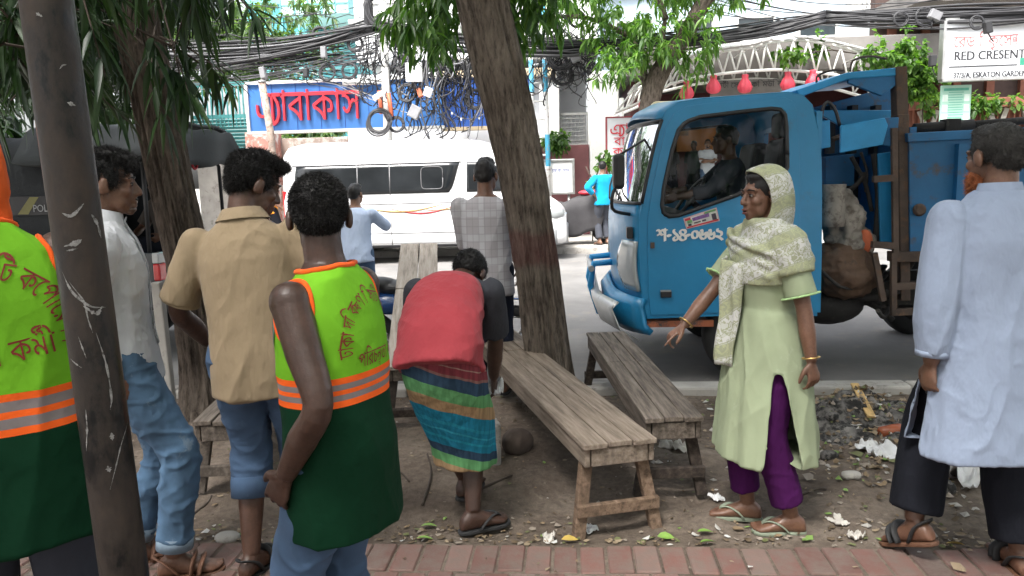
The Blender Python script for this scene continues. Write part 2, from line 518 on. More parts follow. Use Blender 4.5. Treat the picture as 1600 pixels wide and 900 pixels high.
tag(link_mesh('pavement_bed', grid_mesh('bed', -9, 9, -8, 3.1, 8, 8, lambda x, y: x * 0 - 0.008), m_dirt), kind='structure')

# ------------------------------------------------------------------ far side of the street
FY = 19.3                              # the line of the facades
def px_box(mb, x0, y0, x1, y1, Y, depth, mi=0):
    """an upright slab facing the street whose front covers these photograph pixels at depth Y"""
    a, b = PY(x0, y0, Y), PY(x1, y1, Y); c, d = PY(x0, y1, Y), PY(x1, y0, Y)
    xl, xr = (a.x + c.x) / 2, (b.x + d.x) / 2; zt, zb = (a.z + d.z) / 2, (b.z + c.z) / 2
    mb.box(((xl + xr) / 2, Y + depth / 2, (zt + zb) / 2), (abs(xr - xl), depth, abs(zt - zb)), None, mi); return (xl, xr, zb, zt)
def px_rect(x0, y0, x1, y1, Y):
    m_ = MB(); return px_box(m_, x0, y0, x1, y1, Y, 0.01)

# teal glass office block far behind
m_teal = M('teal_panel', (0.16, 0.50, 0.52), 0.35, 0.18, 0.25, 30, 0.02)
m_tealg = M('teal_glass', (0.07, 0.30, 0.34), 0.12, 0.35, 0.2, 10, 0.02)
m_palecy = M('pale_cyan_panel', (0.50, 0.70, 0.70), 0.5, 0.06, 1)
x0, x1, z0, z1 = px_rect(392, -60, 760, 205, 36)
bt = thing('office_block', 'teal glass office block rising behind the cables and the blue shop sign', 'building', (x0, 36, 0))
mb = MB(); mb.box(((x0 + x1) / 2, 41, 9), (x1 - x0, 10, 18)); mb.build('wall', m_tealg, bt)
mb = MB()
for i in range(15):
    xx = x0 + (x1 - x0) * i / 14; mb.box((xx, 35.96, 9), (0.10, 0.10, 18))
for k in range(22): mb.box(((x0 + x1) / 2, 35.94, 0.8 * k + 0.4), (x1 - x0, 0.10, 0.14 if k % 3 else 0.5))
mb.build('mullion_grid', m_teal, bt)
a = px_rect(438, -60, 545, 36, 33)
mb = MB(); mb.box(((a[0] + a[1]) / 2, 34.5, 11.4), (a[1] - a[0], 3.2, 5.6)); ov = mb.build('overhanging_floor', m_palecy, bt)
mb = MB()
for i in range(6): mb.box((a[0] + (a[1] - a[0]) * i / 5, 32.88, 11.4), (0.05, 0.06, 5.6))
for k in range(4): mb.box(((a[0] + a[1]) / 2, 32.88, 9 + 1.4 * k), (a[1] - a[0], 0.06, 0.06))
mb.build('panel_joints', m_teal, ov)

# plain pale block at the top right with louvres, air conditioner
m_offw = M('off_white_render', (0.74, 0.75, 0.75), 0.85, 0.08, 1.2, 30, 0.15, dirt=(0.56, 0.55, 0.52), dfrac=0.6)
m_bluegrey = M('pale_blue_render', (0.52, 0.62, 0.70), 0.85, 0.08, 1.5)
def apartment(name, label, x0, x1, y0, y1, zt, mat, rows, cols, zb=0.0, loc_y=None):
    t = thing(name, label, 'building', ((x0 + x1) / 2, y0, 0))
    mb = MB(); mb.box(((x0 + x1) / 2, (y0 + y1) / 2, (zb + zt) / 2), (x1 - x0, y1 - y0, zt - zb)); mb.build('wall', mat, t)
    cw = (x1 - x0) / cols
    for r in range(rows):
        for c in range(cols):
            cx = x0 + cw * (c + 0.5); cz = zb + 1.6 + r * 3.0
            if cz + 0.8 > zt: continue
            f = MB(); w, h = min(1.5, cw * 0.6), 1.3
            for sx in (-1, 1): f.box((cx + sx * w / 2, y0 - 0.02, cz), (0.06, 0.08, h + 0.06))
            for sz in (-1, 0, 1): f.box((cx, y0 - 0.02, cz + sz * h / 2), (w, 0.078, 0.05))
            f.box((cx, y0 - 0.06, cz - h / 2 - 0.06), (w + 0.2, 0.16, 0.06))
            fo = f.build('window', m_whitesteel, t)
            g = MB(); g.box((cx, y0 - 0.006, cz), (w, 0.02, h)); g.build('pane', m_glassd, fo)
    mb = MB()
    for r in range(rows + 1):
        z = zb + 3.0 * r + 0.1
        if z < zt - 0.1: mb.box(((x0 + x1) / 2, y0 - 0.08, z), (x1 - x0 + 0.1, 0.2, 0.14))
    mb.box(((x0 + x1) / 2, y0 - 0.04, zt + 0.25), (x1 - x0 + 0.1, 0.2, 0.5)); mb.build('ledge', mat, t)
    return t
m_glassd = M('dark_glass', (0.03, 0.04, 0.045), 0.12, 0.3, 1.0, bst=0.0)
xa = PY(1105, 40, 24).x; xb = PY(1345, 40, 24).x; xc = PY(1760, 40, 24).x
apartment('apartment_block', 'pale blue rendered block behind the overhead cables', xa - 3, xb, 25, 33, 15, m_bluegrey, 4, 4, 1.0)
b_or = apartment('apartment_block', 'white rendered block above the red and white clinic sign', xb, xc, 23, 33, 15, m_offw, 4, 4, 1.0)
acx = px_rect(1330, -20, 1408, 16, 22.6)
t = thing('air_conditioner', 'white air conditioner unit fixed high on the white block', 'air conditioner', ((acx[0] + acx[1]) / 2, 22.6, acx[2]))
mb = MB(); mb.box(((acx[0] + acx[1]) / 2, 22.75, (acx[2] + acx[3]) / 2), (acx[1] - acx[0], 0.5, acx[3] - acx[2])); mb.build('casing', m_white, t, bevel=0.03)
mb = MB()
for k in range(7): mb.box((acx[0] + 0.25 + 0.04 * k * 3, 22.47, (acx[2] + acx[3]) / 2), (0.03, 0.06, (acx[3] - acx[2]) * 0.75))
mb.build('grille', m_steel, t)
mb = MB()
for s in (0.2, 0.8): mb.bar((lerp(acx[0], acx[1], s), 22.5, acx[2] - 0.04), (lerp(acx[0], acx[1], s), 23.1, acx[2] - 0.04), 0.05, 0.06)
mb.build('bracket', m_steel, t)

# the white house behind the big blue sign
m_redwall = M('maroon_cladding', (0.15, 0.055, 0.058), 0.7, 0.2, 3, 40, 0.2)
hx0, hx1 = PY(560, 150, FY).x, PY(935, 150, FY).x
th = thing('white_house', 'white washed two storey house behind the blue lettered sign', 'building', ((hx0 + hx1) / 2, FY, FPZ))
mb = MB()
dl, dr = PY(870, 150, FY).x, PY(921, 150, FY).x
mb.box(((hx0 + dl) / 2, FY + 3, 2.2), (dl - hx0, 6, 4.0)); mb.box(((hx0 + hx1) / 2, FY + 3, 7.0), (hx1 - hx0, 6, 5.0)); 
mb.box(((dl + dr) / 2, FY + 4.8, 2.3), (dr - dl + 0.02, 2.0, 4.3)); mb.build('wall', m_offw, th)
mb = MB(); px_box(mb, 690, 108, 868, 121, FY - 0.55, 0.55); mb.build('ledge', M('beige_ledge', (0.48, 0.39, 0.26), 0.85, 0.15, 4), th, bevel=0.01)
for k, cx in enumerate((0.16, 0.4, 0.64, 0.86)):
    X = lerp(hx0, hx1, cx); f = MB()
    for sx in (-0.7, 0, 0.7): f.box((X + sx, FY - 0.03, 6.6), (0.06, 0.08, 1.4))
    for sz in (-0.7, 0.7): f.box((X, FY - 0.03, 6.6 + sz), (1.46, 0.078, 0.06))
    fo = f.build('window', m_whitesteel, th); g = MB(); g.box((X, FY - 0.008, 6.6), (1.36, 0.02, 1.36)); g.build('pane', m_glassd, fo)
# dark entrance with its grille gate
mb = MB(); r = px_rect(873, 178, 919, 226, FY - 0.1)
gt = thing('grille_gate', 'steel grille gate closing the dark doorway of the white house', 'gate', ((r[0] + r[1]) / 2, FY - 0.1, r[2]))
for x in (r[0], r[1]): mb.box((x, FY - 0.1, (r[2] + r[3]) / 2), (0.06, 0.05, r[3] - r[2]))
for z in (r[2], r[3]): mb.box(((r[0] + r[1]) / 2, FY - 0.1, z), (r[1] - r[0], 0.045, 0.06))
mb.build('frame', m_steel, gt); mb = MB()
for k in range(1, 7): mb.box((lerp(r[0], r[1], k / 7), FY - 0.1, (r[2] + r[3]) / 2), (0.018, 0.018, r[3] - r[2]))
for k in range(1, 7): mb.box(((r[0] + r[1]) / 2, FY - 0.115, lerp(r[2], r[3], k / 7)), (r[1] - r[0], 0.014, 0.018))
mb.build('bars', m_steel, gt)
mb = MB(); r = px_box(mb, 873, 60, 921, 226, FY + 3.0, 0.05)
# maroon wall under the gate, low white walls
def slab(name, label, cat, x0, y0, x1, y1, Y, depth, mat, bevel=0.01):
    mb = MB(); px_box(mb, x0, y0, x1, y1, Y, depth); return tag(mb.build(name, mat, bevel=bevel), label, cat)
slab('boundary_wall', 'maroon clad boundary wall below the grille gate', 'wall', 836, 227, 921, 372, FY - 0.9, 0.22, m_redwall)
mb = MB()
w = slab('boundary_wall', 'long whitewashed boundary wall behind the white van', 'wall', 548, 198, 836, 380, FY - 0.6, 0.25, m_white)
slab('gate_pillar', 'tall whitewashed gate pillar with a rounded top right of the grille gate', 'pillar', 920, 110, 968, 372, FY - 0.9, 0.5, m_white, 0.09)
slab('gate_pillar', 'whitewashed gate pillar behind the painted ladder', 'pillar', 843, 128, 874, 226, FY - 0.4, 0.4, m_white, 0.05)
slab('low_wall', 'low white wall with two rails left of the vertical sign', 'wall', 966, 226, 1000, 372, FY - 0.4, 0.25, m_white)
m_pink = M('peeling_pink_paint', (0.45, 0.20, 0.16), 0.9, 0.2, 2, 40, 0.3, dirt=(0.72, 0.70, 0.66), dfrac=0.5)
slab('gate_pillar', 'peeling pink pillar with torn white posters under the blue sign', 'pillar', 388, 206, 434, 380, FY - 0.9, 0.5, m_pink, 0.03)
slab('boundary_wall', 'weathered brown wall beside the peeling pink pillar', 'wall', 434, 215, 548, 380, FY - 0.5, 0.3, M('brown_wall', (0.30, 0.23, 0.19), 0.9, 0.25, 2, 30, 0.3, dirt=(0.55, 0.5, 0.45)))
# teal louvred fence at the left
r = px_rect(300, 150, 394, 208, FY + 0.6)
tf = thing('louvred_fence', 'teal painted louvred fence left of the blue sign', 'fence', ((r[0] + r[1]) / 2, FY + 0.6, FPZ))
mb = MB()
for k in range(10): mb.box(((r[0] + r[1]) / 2, FY + 0.6, r[2] - 0.5 + 0.09 * k), (r[1] - r[0], 0.02, 0.075), Matrix.Rotation(0.6, 3, 'X'))
mb.build('louvre_panel', M('teal_metal', (0.06, 0.24, 0.24), 0.5, 0.2), tf); mb = MB()
for k in range(16): mb.box((lerp(r[0], r[1], k / 15), FY + 0.6, r[3] - 0.25), (0.03, 0.03, 1.1))
for zz in (r[3] + 0.3, r[2] + 0.42): mb.box(((r[0] + r[1]) / 2, FY + 0.62, zz), (r[1] - r[0], 0.05, 0.1))
mb.build('railing', MATS['teal_metal'], tf); mb = MB()
mb.box(((r[0] + r[1]) / 2, FY + 0.75, r[2] / 2 - 0.2), (r[1] - r[0], 0.2, r[2])); mb.build('base_wall', m_conc, tf)

# big blue sign
m_blue = M('sign_blue', (0.05, 0.19, 0.52), 0.5, 0.12, 1.2, 30, 0.05, dirt=(0.10, 0.24, 0.50), dfrac=0.6)
m_blued = M('sign_deep_blue', (0.02, 0.08, 0.33), 0.5, 0.25, 1.0, 30, 0.05)
m_red = M('sign_red', (0.55, 0.03, 0.05), 0.5, 0.12, 3, bst=0.03)
SY = 17.6
r = px_rect(389, 127, 690, 201, SY)
sg = thing('shop_sign', 'long blue shop sign with raised red letters and a white frame', 'sign', ((r[0] + r[1]) / 2, SY, r[2]))
# the sign rises gently towards the left post in the photo only through the camera's tilt: level here
mb = MB(); mb.box(((r[0] + r[1]) / 2, SY + 0.1, (r[2] + r[3]) / 2), (r[1] - r[0], 0.2, r[3] - r[2])); bd = mb.build('board', m_blue, sg)
mb = MB()
for k in range(1, 8): mb.box((lerp(r[0], r[1], k / 8), SY - 0.004, (r[2] + r[3]) / 2), (0.012, 0.012, r[3] - r[2]))
mb.build('panel_joints', m_blued, bd)
mb = MB()
mb.box(((r[0] + r[1]) / 2, SY + 0.09, r[3] + 0.03), (r[1] - r[0] + 0.1, 0.3, 0.07)); mb.box(((r[0] + r[1]) / 2, SY + 0.09, r[2] - 0.03), (r[1] - r[0] + 0.1, 0.28, 0.06)); mb.box((r[0] - 0.03, SY + 0.09, (r[2] + r[3]) / 2), (0.07, 0.29, r[3] - r[2]))
mb.build('frame', m_whitesteel, sg)
AB = ['এ', YA, 'া', 'ব', 'া', 'ক', 'া', 'স']
_, wd = layout(AB)
p0, p1 = PY(402, 190, SY), PY(566, 184, SY)
sc_ = (p1.x - p0.x) / wd; zb = PY(480, 188, SY).z
sz_ = (PY(480, 146, SY).z - zb) / 0.6
write('lettering', AB, m_red, lambda u, v: V((p0.x + u * sc_, SY - 0.10, zb + v * sz_)), sg, rows=50, depth=V((0, 0.085, 0)))
r2 = px_rect(690, 120, 832, 197, SY + 0.25)
s2 = thing('shop_sign', 'deep blue unlettered sign panel half hidden by hanging cables', 'sign', ((r2[0] + r2[1]) / 2, SY + 0.25, r2[2]))
mb = MB(); mb.box(((r2[0] + r2[1]) / 2, SY + 0.37, (r2[2] + r2[3]) / 2), (r2[1] - r2[0], 0.2, r2[3] - r2[2])); mb.build('board', m_blued, s2)
mb = MB(); mb.box(((r2[0] + r2[1]) / 2, SY + 0.33, r2[2] - 0.04), (r2[1] - r2[0], 0.26, 0.08)); mb.box(((r2[0] + r2[1]) / 2, SY + 0.33, r2[3] + 0.04), (r2[1] - r2[0], 0.26, 0.08)); mb.build('frame', MATS['beige_ledge'], s2)
slab('tube_light', 'white fluorescent tube fitting along the top of the blue sign', 'light', 534, 122, 600, 132, SY - 0.15, 0.12, m_white, 0.03)

# vertical light box, notice board
m_signw = M('sign_white', (0.62, 0.63, 0.65), 0.5, 0.06, 2, bst=0.02)
r = px_rect(948, 183, 988, 300, 16.6)
sv = thing('vertical_sign', 'narrow white upright sign with red letters beside the truck windscreen', 'sign', ((r[0] + r[1]) / 2, 16.6, FPZ))
mb = MB(); mb.box(((r[0] + r[1]) / 2, 16.7, (r[2] + r[3]) / 2), (r[1] - r[0], 0.18, r[3] - r[2])); mb.build('panel', m_signw, sv, bevel=0.01)
mb = MB()
for sx in (r[0], r[1]): mb.box((sx, 16.7, (r[2] + r[3]) / 2), (0.03, 0.2, r[3] - r[2] + 0.03))
mb.box(((r[0] + r[1]) / 2, 16.7, r[3]), (r[1] - r[0], 0.2, 0.03)); mb.build('frame', M('maroon_trim', (0.25, 0.04, 0.05), 0.6), sv)
for sx in (r[0] + 0.08, r[1] - 0.08): MB().tube([(sx, 16.72, FPZ), (sx, 16.72, r[2])], 0.03).build('leg', m_steel, sv)
rows_ = [(['এ', YA, 'া'], 192, 211), (['ব', 'া'], 213, 227), (['ক', 'া'], 229, 243), (['স'], 246, 260)]
for it, ya, yb in rows_:
    _, w_ = layout(it); za, zc = PY(967, ya, 16.6).z, PY(967, yb, 16.6).z; s_ = (za - zc) / 0.72
    xm = (r[0] + r[1]) / 2 - w_ * s_ / 2
    write('lettering', it, m_red, lambda u, v, xm=xm, s_=s_, zc=zc: V((xm + u * s_, 16.598 - 0.006, zc + v * s_)), sv, rows=30)
r = px_rect(832, 251, 896, 302, 17.4)
nb = thing('notice_board', 'white framed notice board with blue lettering on the maroon wall', 'notice board', ((r[0] + r[1]) / 2, 17.4, r[2]))
mb = MB(); mb.box(((r[0] + r[1]) / 2, 17.44, (r[2] + r[3]) / 2), (r[1] - r[0], 0.06, r[3] - r[2])); mb.build('panel', m_white, nb)
mb = MB()
for sx in (r[0], r[1]): mb.box((sx, 17.42, (r[2] + r[3]) / 2), (0.06, 0.1, r[3] - r[2] + 0.06))
for sz in (r[2], r[3]): mb.box(((r[0] + r[1]) / 2, 17.42, sz), (r[1] - r[0], 0.098, 0.06))
mb.build('frame', m_steel, nb, bevel=0.01)
for s in (0.12, 0.88): MB().tube([(lerp(r[0], r[1], s), 17.46, FPZ), (lerp(r[0], r[1], s), 17.46, r[2])], 0.03).build('leg', m_steel, nb)
m_navy = M('navy_letter', (0.05, 0.08, 0.30), 0.6, bst=0.0)
it = ['ন', ('sub', 'য', 1, 0, 0, 0.55), 'া', ' ', 'ব', 'ি', 'চ', 'া', 'র', ' ', 'ক', 'ি', 'ম', 'শ', 'ন']; _, w_ = layout(it)
a_, b_ = PY(846, 270, 17.4), PY(890, 268, 17.4); s_ = (b_.x - a_.x) / w_
write('lettering', it, m_navy, lambda u, v: V((a_.x + u * s_, 17.405, a_.z + v * s_ * 1.5)), nb, rows=30)

# ------------------------------------------------------------------ restaurant with arched truss canopy
CY = 16.9
m_concd = M('dark_concrete', (0.17, 0.16, 0.15), 0.9, 0.3, 1.5, 30, 0.3)
x0, x1 = PY(985, 150, FY).x, PY(1480, 150, FY).x
m_orange = M('orange_wall', (0.45, 0.19, 0.06), 0.8, 0.2, 2)
m_maroon = M('dark_maroon', (0.10, 0.03, 0.03), 0.7, 0.3, 2)
rs = thing('restaurant', 'open fronted restaurant with warm orange walls behind the truck', 'building', ((x0 + x1) / 2, FY, FPZ))
xr0, xr1 = PY(1036, 150, FY + 2.5).x, PY(1180, 150, FY + 2.5).x
mb = MB(); mb.box(((x0 + x1) / 2, FY + 3.4, 2.0), (x1 - x0, 0.2, 3.6)); mb.build('back_wall', m_maroon, rs)
mb = MB(); px_box(mb, 1058, 178, 1135, 236, FY + 2.9, 0.1); mb.build('orange_panel', m_orange, rs)
mb = MB(); px_box(mb, 1061, 192, 1076, 212, FY + 2.85, 0.04); mb.build('picture_frame', M('tan', (0.30, 0.18, 0.09), 0.7), rs)
for x_ in (x0 + .1, x1 - .1): MB().box((x_, FY + 1.7, 2.0), (0.2, 3.4, 3.6)).build('side_wall', m_maroon, rs)
mb = MB(); mb.box(((x0 + x1) / 2, FY + 1.5, 4.15), (x1 - x0 + 0.4, 5.0, 0.7)); mb.build('roof_slab', m_concd, rs, bevel=0.02)
mb = MB(); mb.box(((x0 + x1) / 2, FY + 0.4, FPZ + 0.47), (x1 - x0, 0.2, 0.94)); mb.build('front_wall', M('grey_wall', (0.16, 0.155, 0.15), 0.85, 0.2, 3), rs)
mb = MB(); px_box(mb, 1110, 124, 1240, 152, FY - 1.02, 0.05); fb = mb.build('fascia', m_concd, rs)
it = ['প', 'া', 'ট', REPH, 'ী', ' ', 'ে', 'স', ('sub', 'ন', 0.7, 0, 0.19, 0.0), ('sub', 'ট', 0.62, 0.05, -0.12, 0.62), 'া', 'র', ' ', 'ক', 'ি', 'ম', 'উ', 'ি', 'ন', 'ি', 'ট']
_, w_ = layout(it); a_, b_ = PY(1118, 138, FY - 1.02), PY(1236, 134, FY - 1.02); s_ = (b_.x - a_.x) / w_
write('lettering', it, m_dark, lambda u, v: V((a_.x + u * s_, FY - 1.03, a_.z + v * s_ * 1.1)), rs, rows=25)
# arched truss: two chords and web members, one thing
def arch(t, lo=True):
    pts = [(962, 176), (1005, 158), (1048, 131), (1090, 121), (1130, 115), (1170, 111), (1210, 109), (1250, 111), (1300, 116), (1350, 128), (1400, 142)]
    pts2 = [(990, 135), (1020, 118), (1056, 104), (1085, 90), (1130, 80), (1170, 75), (1205, 66), (1250, 62), (1300, 70), (1355, 84), (1420, 100)]
    P = pts if lo else pts2
    f = t * (len(P) - 1); i = min(int(f), len(P) - 2); f -= i
    return PY(lerp(P[i][0], P[i + 1][0], f), lerp(P[i][1], P[i + 1][1], f), CY)
tr = thing('canopy_truss', 'arched white steel truss canopy over the restaurant front', 'canopy', tuple(V((arch(0).x, CY, FPZ))))
N = 20
for dy, nm in ((0, 'front'), (1.5, 'rear')):
    o_ = V((0, dy, 0))
    mb = MB(); mb.tube([arch(i / 40) + o_ for i in range(41)], 0.035, 6); mb.tube([arch(i / 40, False) + o_ for i in range(41)], 0.03, 6); mb.build('chord', m_whitesteel, tr)
    mb = MB()
    for i in range(N):
        mb.tube([arch(i / N) + o_, arch((i + 0.5) / N, False) + o_], 0.022, 5); mb.tube([arch((i + 0.5) / N, False) + o_, arch((i + 1) / N) + o_], 0.022, 5)
    mb.build('web_members', m_whitesteel, tr)
mb = MB()
for i in range(0, 41, 4): mb.tube([arch(i / 40, False), arch(i / 40, False) + V((0, 1.5, 0))], 0.02, 5)
mb.build('cross_rods', m_whitesteel, tr)
for q in (0.03, 0.97): p = arch(q); MB().tube([(p.x, CY + 0.7, FPZ), (p.x, CY + 0.7, p.z + 0.3)], 0.05, 8).build('post', m_whitesteel, tr)
# bright sheets over the truss
mb = MB()
for i in range(18):
    t0, t1 = 0.22 + i * 0.042, 0.22 + i * 0.042 + 0.034
    if t1 > 1: break
    a, b = arch(t0, False), arch(t1, False)
    mb.add([a + V((0, -.1, .05)), b + V((0, -.1, .05)), b + V((0, 1.2, .28)), a + V((0, 1.2, .28)), a + V((0, -.1, .08)), b + V((0, -.1, .08)), b + V((0, 1.2, .31)), a + V((0, 1.2, .31))], [(0, 1, 2, 3), (7, 6, 5, 4), (0, 4, 5, 1), (1, 5, 6, 2), (2, 6, 7, 3), (3, 7, 4, 0)])
mb.build('roof_sheets', M('white_sheet', (0.75, 0.75, 0.74), 0.5, 0.05), tr)
# red lamps hanging from the truss: own things
m_lampred = M('red_lamp_shade', (0.62, 0.055, 0.09), 0.5, 0.12, 8, 40, 0.1)
def lamp(px, py, cord_z):
    p = PY(px, py, CY - 0.12)
    t = thing('pendant_lamp', 'red pleated pendant lamp hanging from the white truss canopy', 'lamp', tuple(p), 'red lamps under the canopy', local=True)
    prof = [(0.05, 0.19), (0.065, 0.17), (0.055, 0.12), (0.075, 0.08), (0.115, 0.02), (0.15, -0.06), (0.14, -0.12), (0.10, -0.17), (0.04, -0.19)]
    rings = []
    for r_, z_ in prof:
        rings.append([V(((r_ + 0.008 * math.cos(8 * a)) * math.cos(a), (r_ + 0.008 * math.cos(8 * a)) * math.sin(a), z_)) for a in [2 * PI * k / 32 for k in range(32)]])
    MB().loft(rings).build('lamp_shade', m_lampred, t)
    MB().tube([(0, 0, 0.18), (0, 0, max(0.25, cord_z - p.z))], 0.008, 5).build('cord', m_black, t)
for (px, py) in ((1009, 160), (1073, 141), (1115, 132), (1164, 131), (1231, 127), (1270, 124)):
    q = [arch(i / 60) for i in range(61)]; X = PY(px, py, CY).x
    lamp(px, py, min(q, key=lambda a: abs(a.x - X)).z)

# ------------------------------------------------------------------ clinic building at the right
m_terra = M('terracotta', (0.22, 0.085, 0.055), 0.85, 0.25, 3, 40, 0.2)
m_brown = M('dark_brown', (0.06, 0.035, 0.028), 0.7, 0.4, 2)
x0, x1 = PY(1425, 150, 17.6).x, PY(1780, 150, 17.6).x
cl = thing('clinic_building', 'brown building with a terracotta balustrade under the clinic sign', 'building', ((x0 + x1) / 2, 17.6, FPZ))
zA, zB = PY(1520, 163, 17.6).z, PY(1520, 215, 17.6).z
mb = MB(); mb.box(((x0 + x1) / 2, 20.0, 3.0), (x1 - x0, 0.3, 6)); mb.build('back_wall', m_brown, cl)
mb = MB(); mb.box(((x0 + x1) / 2, 17.7, (FPZ + zB) / 2), (x1 - x0, 0.25, zB - FPZ)); mb.build('base_wall', m_brown, cl)
mb = MB(); mb.box(((x0 + x1) / 2, 17.6, zA + 0.02), (x1 - x0, 0.3, 0.2)); mb.box(((x0 + x1) / 2, 17.6, zB), (x1 - x0, 0.2, 0.12)); mb.build('balustrade_rail', m_terra, cl, bevel=0.01)
mb = MB(); n = 26
for k in range(n):
    xx = lerp(x0, x1, k / n); w_ = (x1 - x0) / n
    if k % 4 in (1, 2): mb.bar((xx + (0 if k % 4 == 1 else w_), 17.6, zA - 0.1), (xx + (w_ if k % 4 == 1 else 0), 17.6, zB + 0.05), 0.1, 0.08, V((0, 1, 0)))
mb.build('vee_brackets', m_conc, cl); mb = MB()
for k in range(40): mb.box((lerp(x0, x1, (k + .5) / 40), 17.62, (zA + zB) / 2), (0.03, 0.03, zA - zB))
mb.box(((x0 + x1) / 2, 17.8, (zA + zB) / 2), (x1 - x0, 0.05, (zA - zB) * 0.9))
mb.build('balusters', m_terra, cl)
mb = MB(); mb.box(((x0 + x1) / 2, 18.8, 5.2), (x1 - x0, 2.6, 0.35)); mb.build('floor_slab', m_concd, cl)
for k in range(6):
    X = lerp(x0, x1, (k + .5) / 6); mb = MB(); mb.box((X, 19.8, 3.7), (0.18, 0.15, 2.6)); mb.build('column', m_terra, cl)
# clinic sign
CSY = 15.6
a, b, c, d = PY(1479, 36, CSY), PY(1474, 126, CSY), PY(1690, 114, CSY), PY(1700, 20, CSY)
r = ((a.x + b.x) / 2, c.x, (b.z + c.z) / 2, (a.z + d.z) / 2)
cs = thing('clinic_sign', 'large white clinic sign board with red and black lettering', 'sign', ((r[0] + r[1]) / 2, CSY, r[2]))
mb = MB(); mb.box(((r[0] + r[1]) / 2, CSY + 0.08, (r[2] + r[3]) / 2), (r[1] - r[0], 0.14, r[3] - r[2])); mb.build('board', M('sign_board_white', (0.70, 0.72, 0.74), 0.5, 0.04, 1, bst=0.02), cs)
mb = MB()
mb.box((r[0] - 0.02, CSY + 0.07, (r[2] + r[3]) / 2), (0.05, 0.18, r[3] - r[2])); mb.box(((r[0] + r[1]) / 2, CSY + 0.07, r[2] - 0.02), (r[1] - r[0] + .05, 0.178, 0.05)); mb.box(((r[0] + r[1]) / 2, CSY + 0.07, r[3] + 0.02), (r[1] - r[0] + .05, 0.178, 0.05))
mb.build('frame', m_steel, cs)
mb = MB()
for s in (0.25, 0.75): mb.tube([(lerp(r[0], r[1], s), CSY + 0.2, r[2] + 0.3), (lerp(r[0], r[1], s), 17.6, r[2] + 0.2)], 0.03)
mb.build('bracket', m_steel, cs)
def sign_line(items, mat, xl, yb, xr, cap, Y, parent, rows=36, sq=1.0):
    a_, b_ = PY(xl, yb, Y), PY(xr, yb, Y); _, w_ = layout(items); s_ = (b_.x - a_.x) / w_; zc = PY((xl + xr) / 2, yb, Y).z
    h_ = (PY(xl, yb - cap, Y).z - PY(xl, yb, Y).z) / 0.68
    write('lettering', items, mat, lambda u, v: V((a_.x + u * s_, Y + 0.004, zc + v * h_)), parent, rows)
m_red2 = M('faded_red_letter', (0.50, 0.16, 0.16), 0.6, 0.35, 12, bst=0.0)
m_ink = M('black_letter', (0.03, 0.03, 0.035), 0.6, bst=0.0)
sign_line(['ে', 'র', 'ড', ' ', 'ি', 'ক', RPH, 'ে', 'স', ('sub', 'ন', 0.7, 0, 0.19, 0.0), ('sub', 'ট', 0.62, 0.05, -0.12, 0.62)], m_red2, 1490, 72, 1594, 18, CSY, cs)
for o_ in (0, .5, 1.0): sign_line(['RED CRESENT'], m_ink, 1490 + o_, 92, 1601 + o_, 13, CSY - .001 * o_, cs)
for o_ in (0, .4, .8): sign_line(['37/3/A, ESKATON GARDEN'], m_ink, 1489 + o_, 120, 1603 + o_, 8, CSY - .001 * o_, cs)
mb = MB(); aa, bb = PY(1483, 103, CSY), PY(1590, 103, CSY); mb.box(((aa.x + bb.x) / 2, CSY + 0.004, aa.z - .02), (bb.x - aa.x, 0.01, 0.02)); mb.build('rule_line', m_ink, cs)
mb = MB(); px_box(mb, 1594, 90, 1615, 101, CSY + 0.002, 0.01); mb.build('green_patch', M('sign_green', (0.03, 0.25, 0.16), 0.5), cs)
# green poster
r = px_rect(1470, 133, 1517, 193, 15.9)
po = thing('poster_board', 'pale green price list poster below the clinic sign', 'poster', ((r[0] + r[1]) / 2, 15.9, r[2]))
m_pg = M('poster_green', (0.38, 0.62, 0.50), 0.6, 0.08, 2, bst=0.0); m_pg2 = M('poster_pale', (0.66, 0.78, 0.70), 0.6, bst=0.0); m_pg3 = M('poster_dark', (0.10, 0.38, 0.28), 0.6, bst=0.0)
mb = MB(); mb.box(((r[0] + r[1]) / 2, 15.93, (r[2] + r[3]) / 2), (r[1] - r[0], 0.04, r[3] - r[2])); mb.build('panel', m_pg, po)
mb = MB()
for k in range(3):
    for sx in (0.14, 0.86): mb.box((lerp(r[0], r[1], sx), 15.906, lerp(r[2], r[3], 0.15 + 0.26 * k)), (0.1, 0.008, 0.13))
mb.build('picture_patches', m_pg2, po); mb = MB()
for k in range(12): mb.box(((r[0] + r[1]) / 2 + random.uniform(-.03, .03), 15.907, lerp(r[2], r[3], 0.1 + 0.065 * k)), (0.28, 0.006, 0.012))
mb.box(((r[0] + r[1]) / 2, 15.907, r[3] - 0.08), (r[1] - r[0] - .1, 0.006, 0.05)); mb.build('text_lines', m_pg3, po)
for sx in (r[0] + 0.05, r[1] - 0.05): MB().tube([(sx, 15.97, FPZ), (sx, 15.97, r[3])], 0.025).build('leg', m_steel, po)
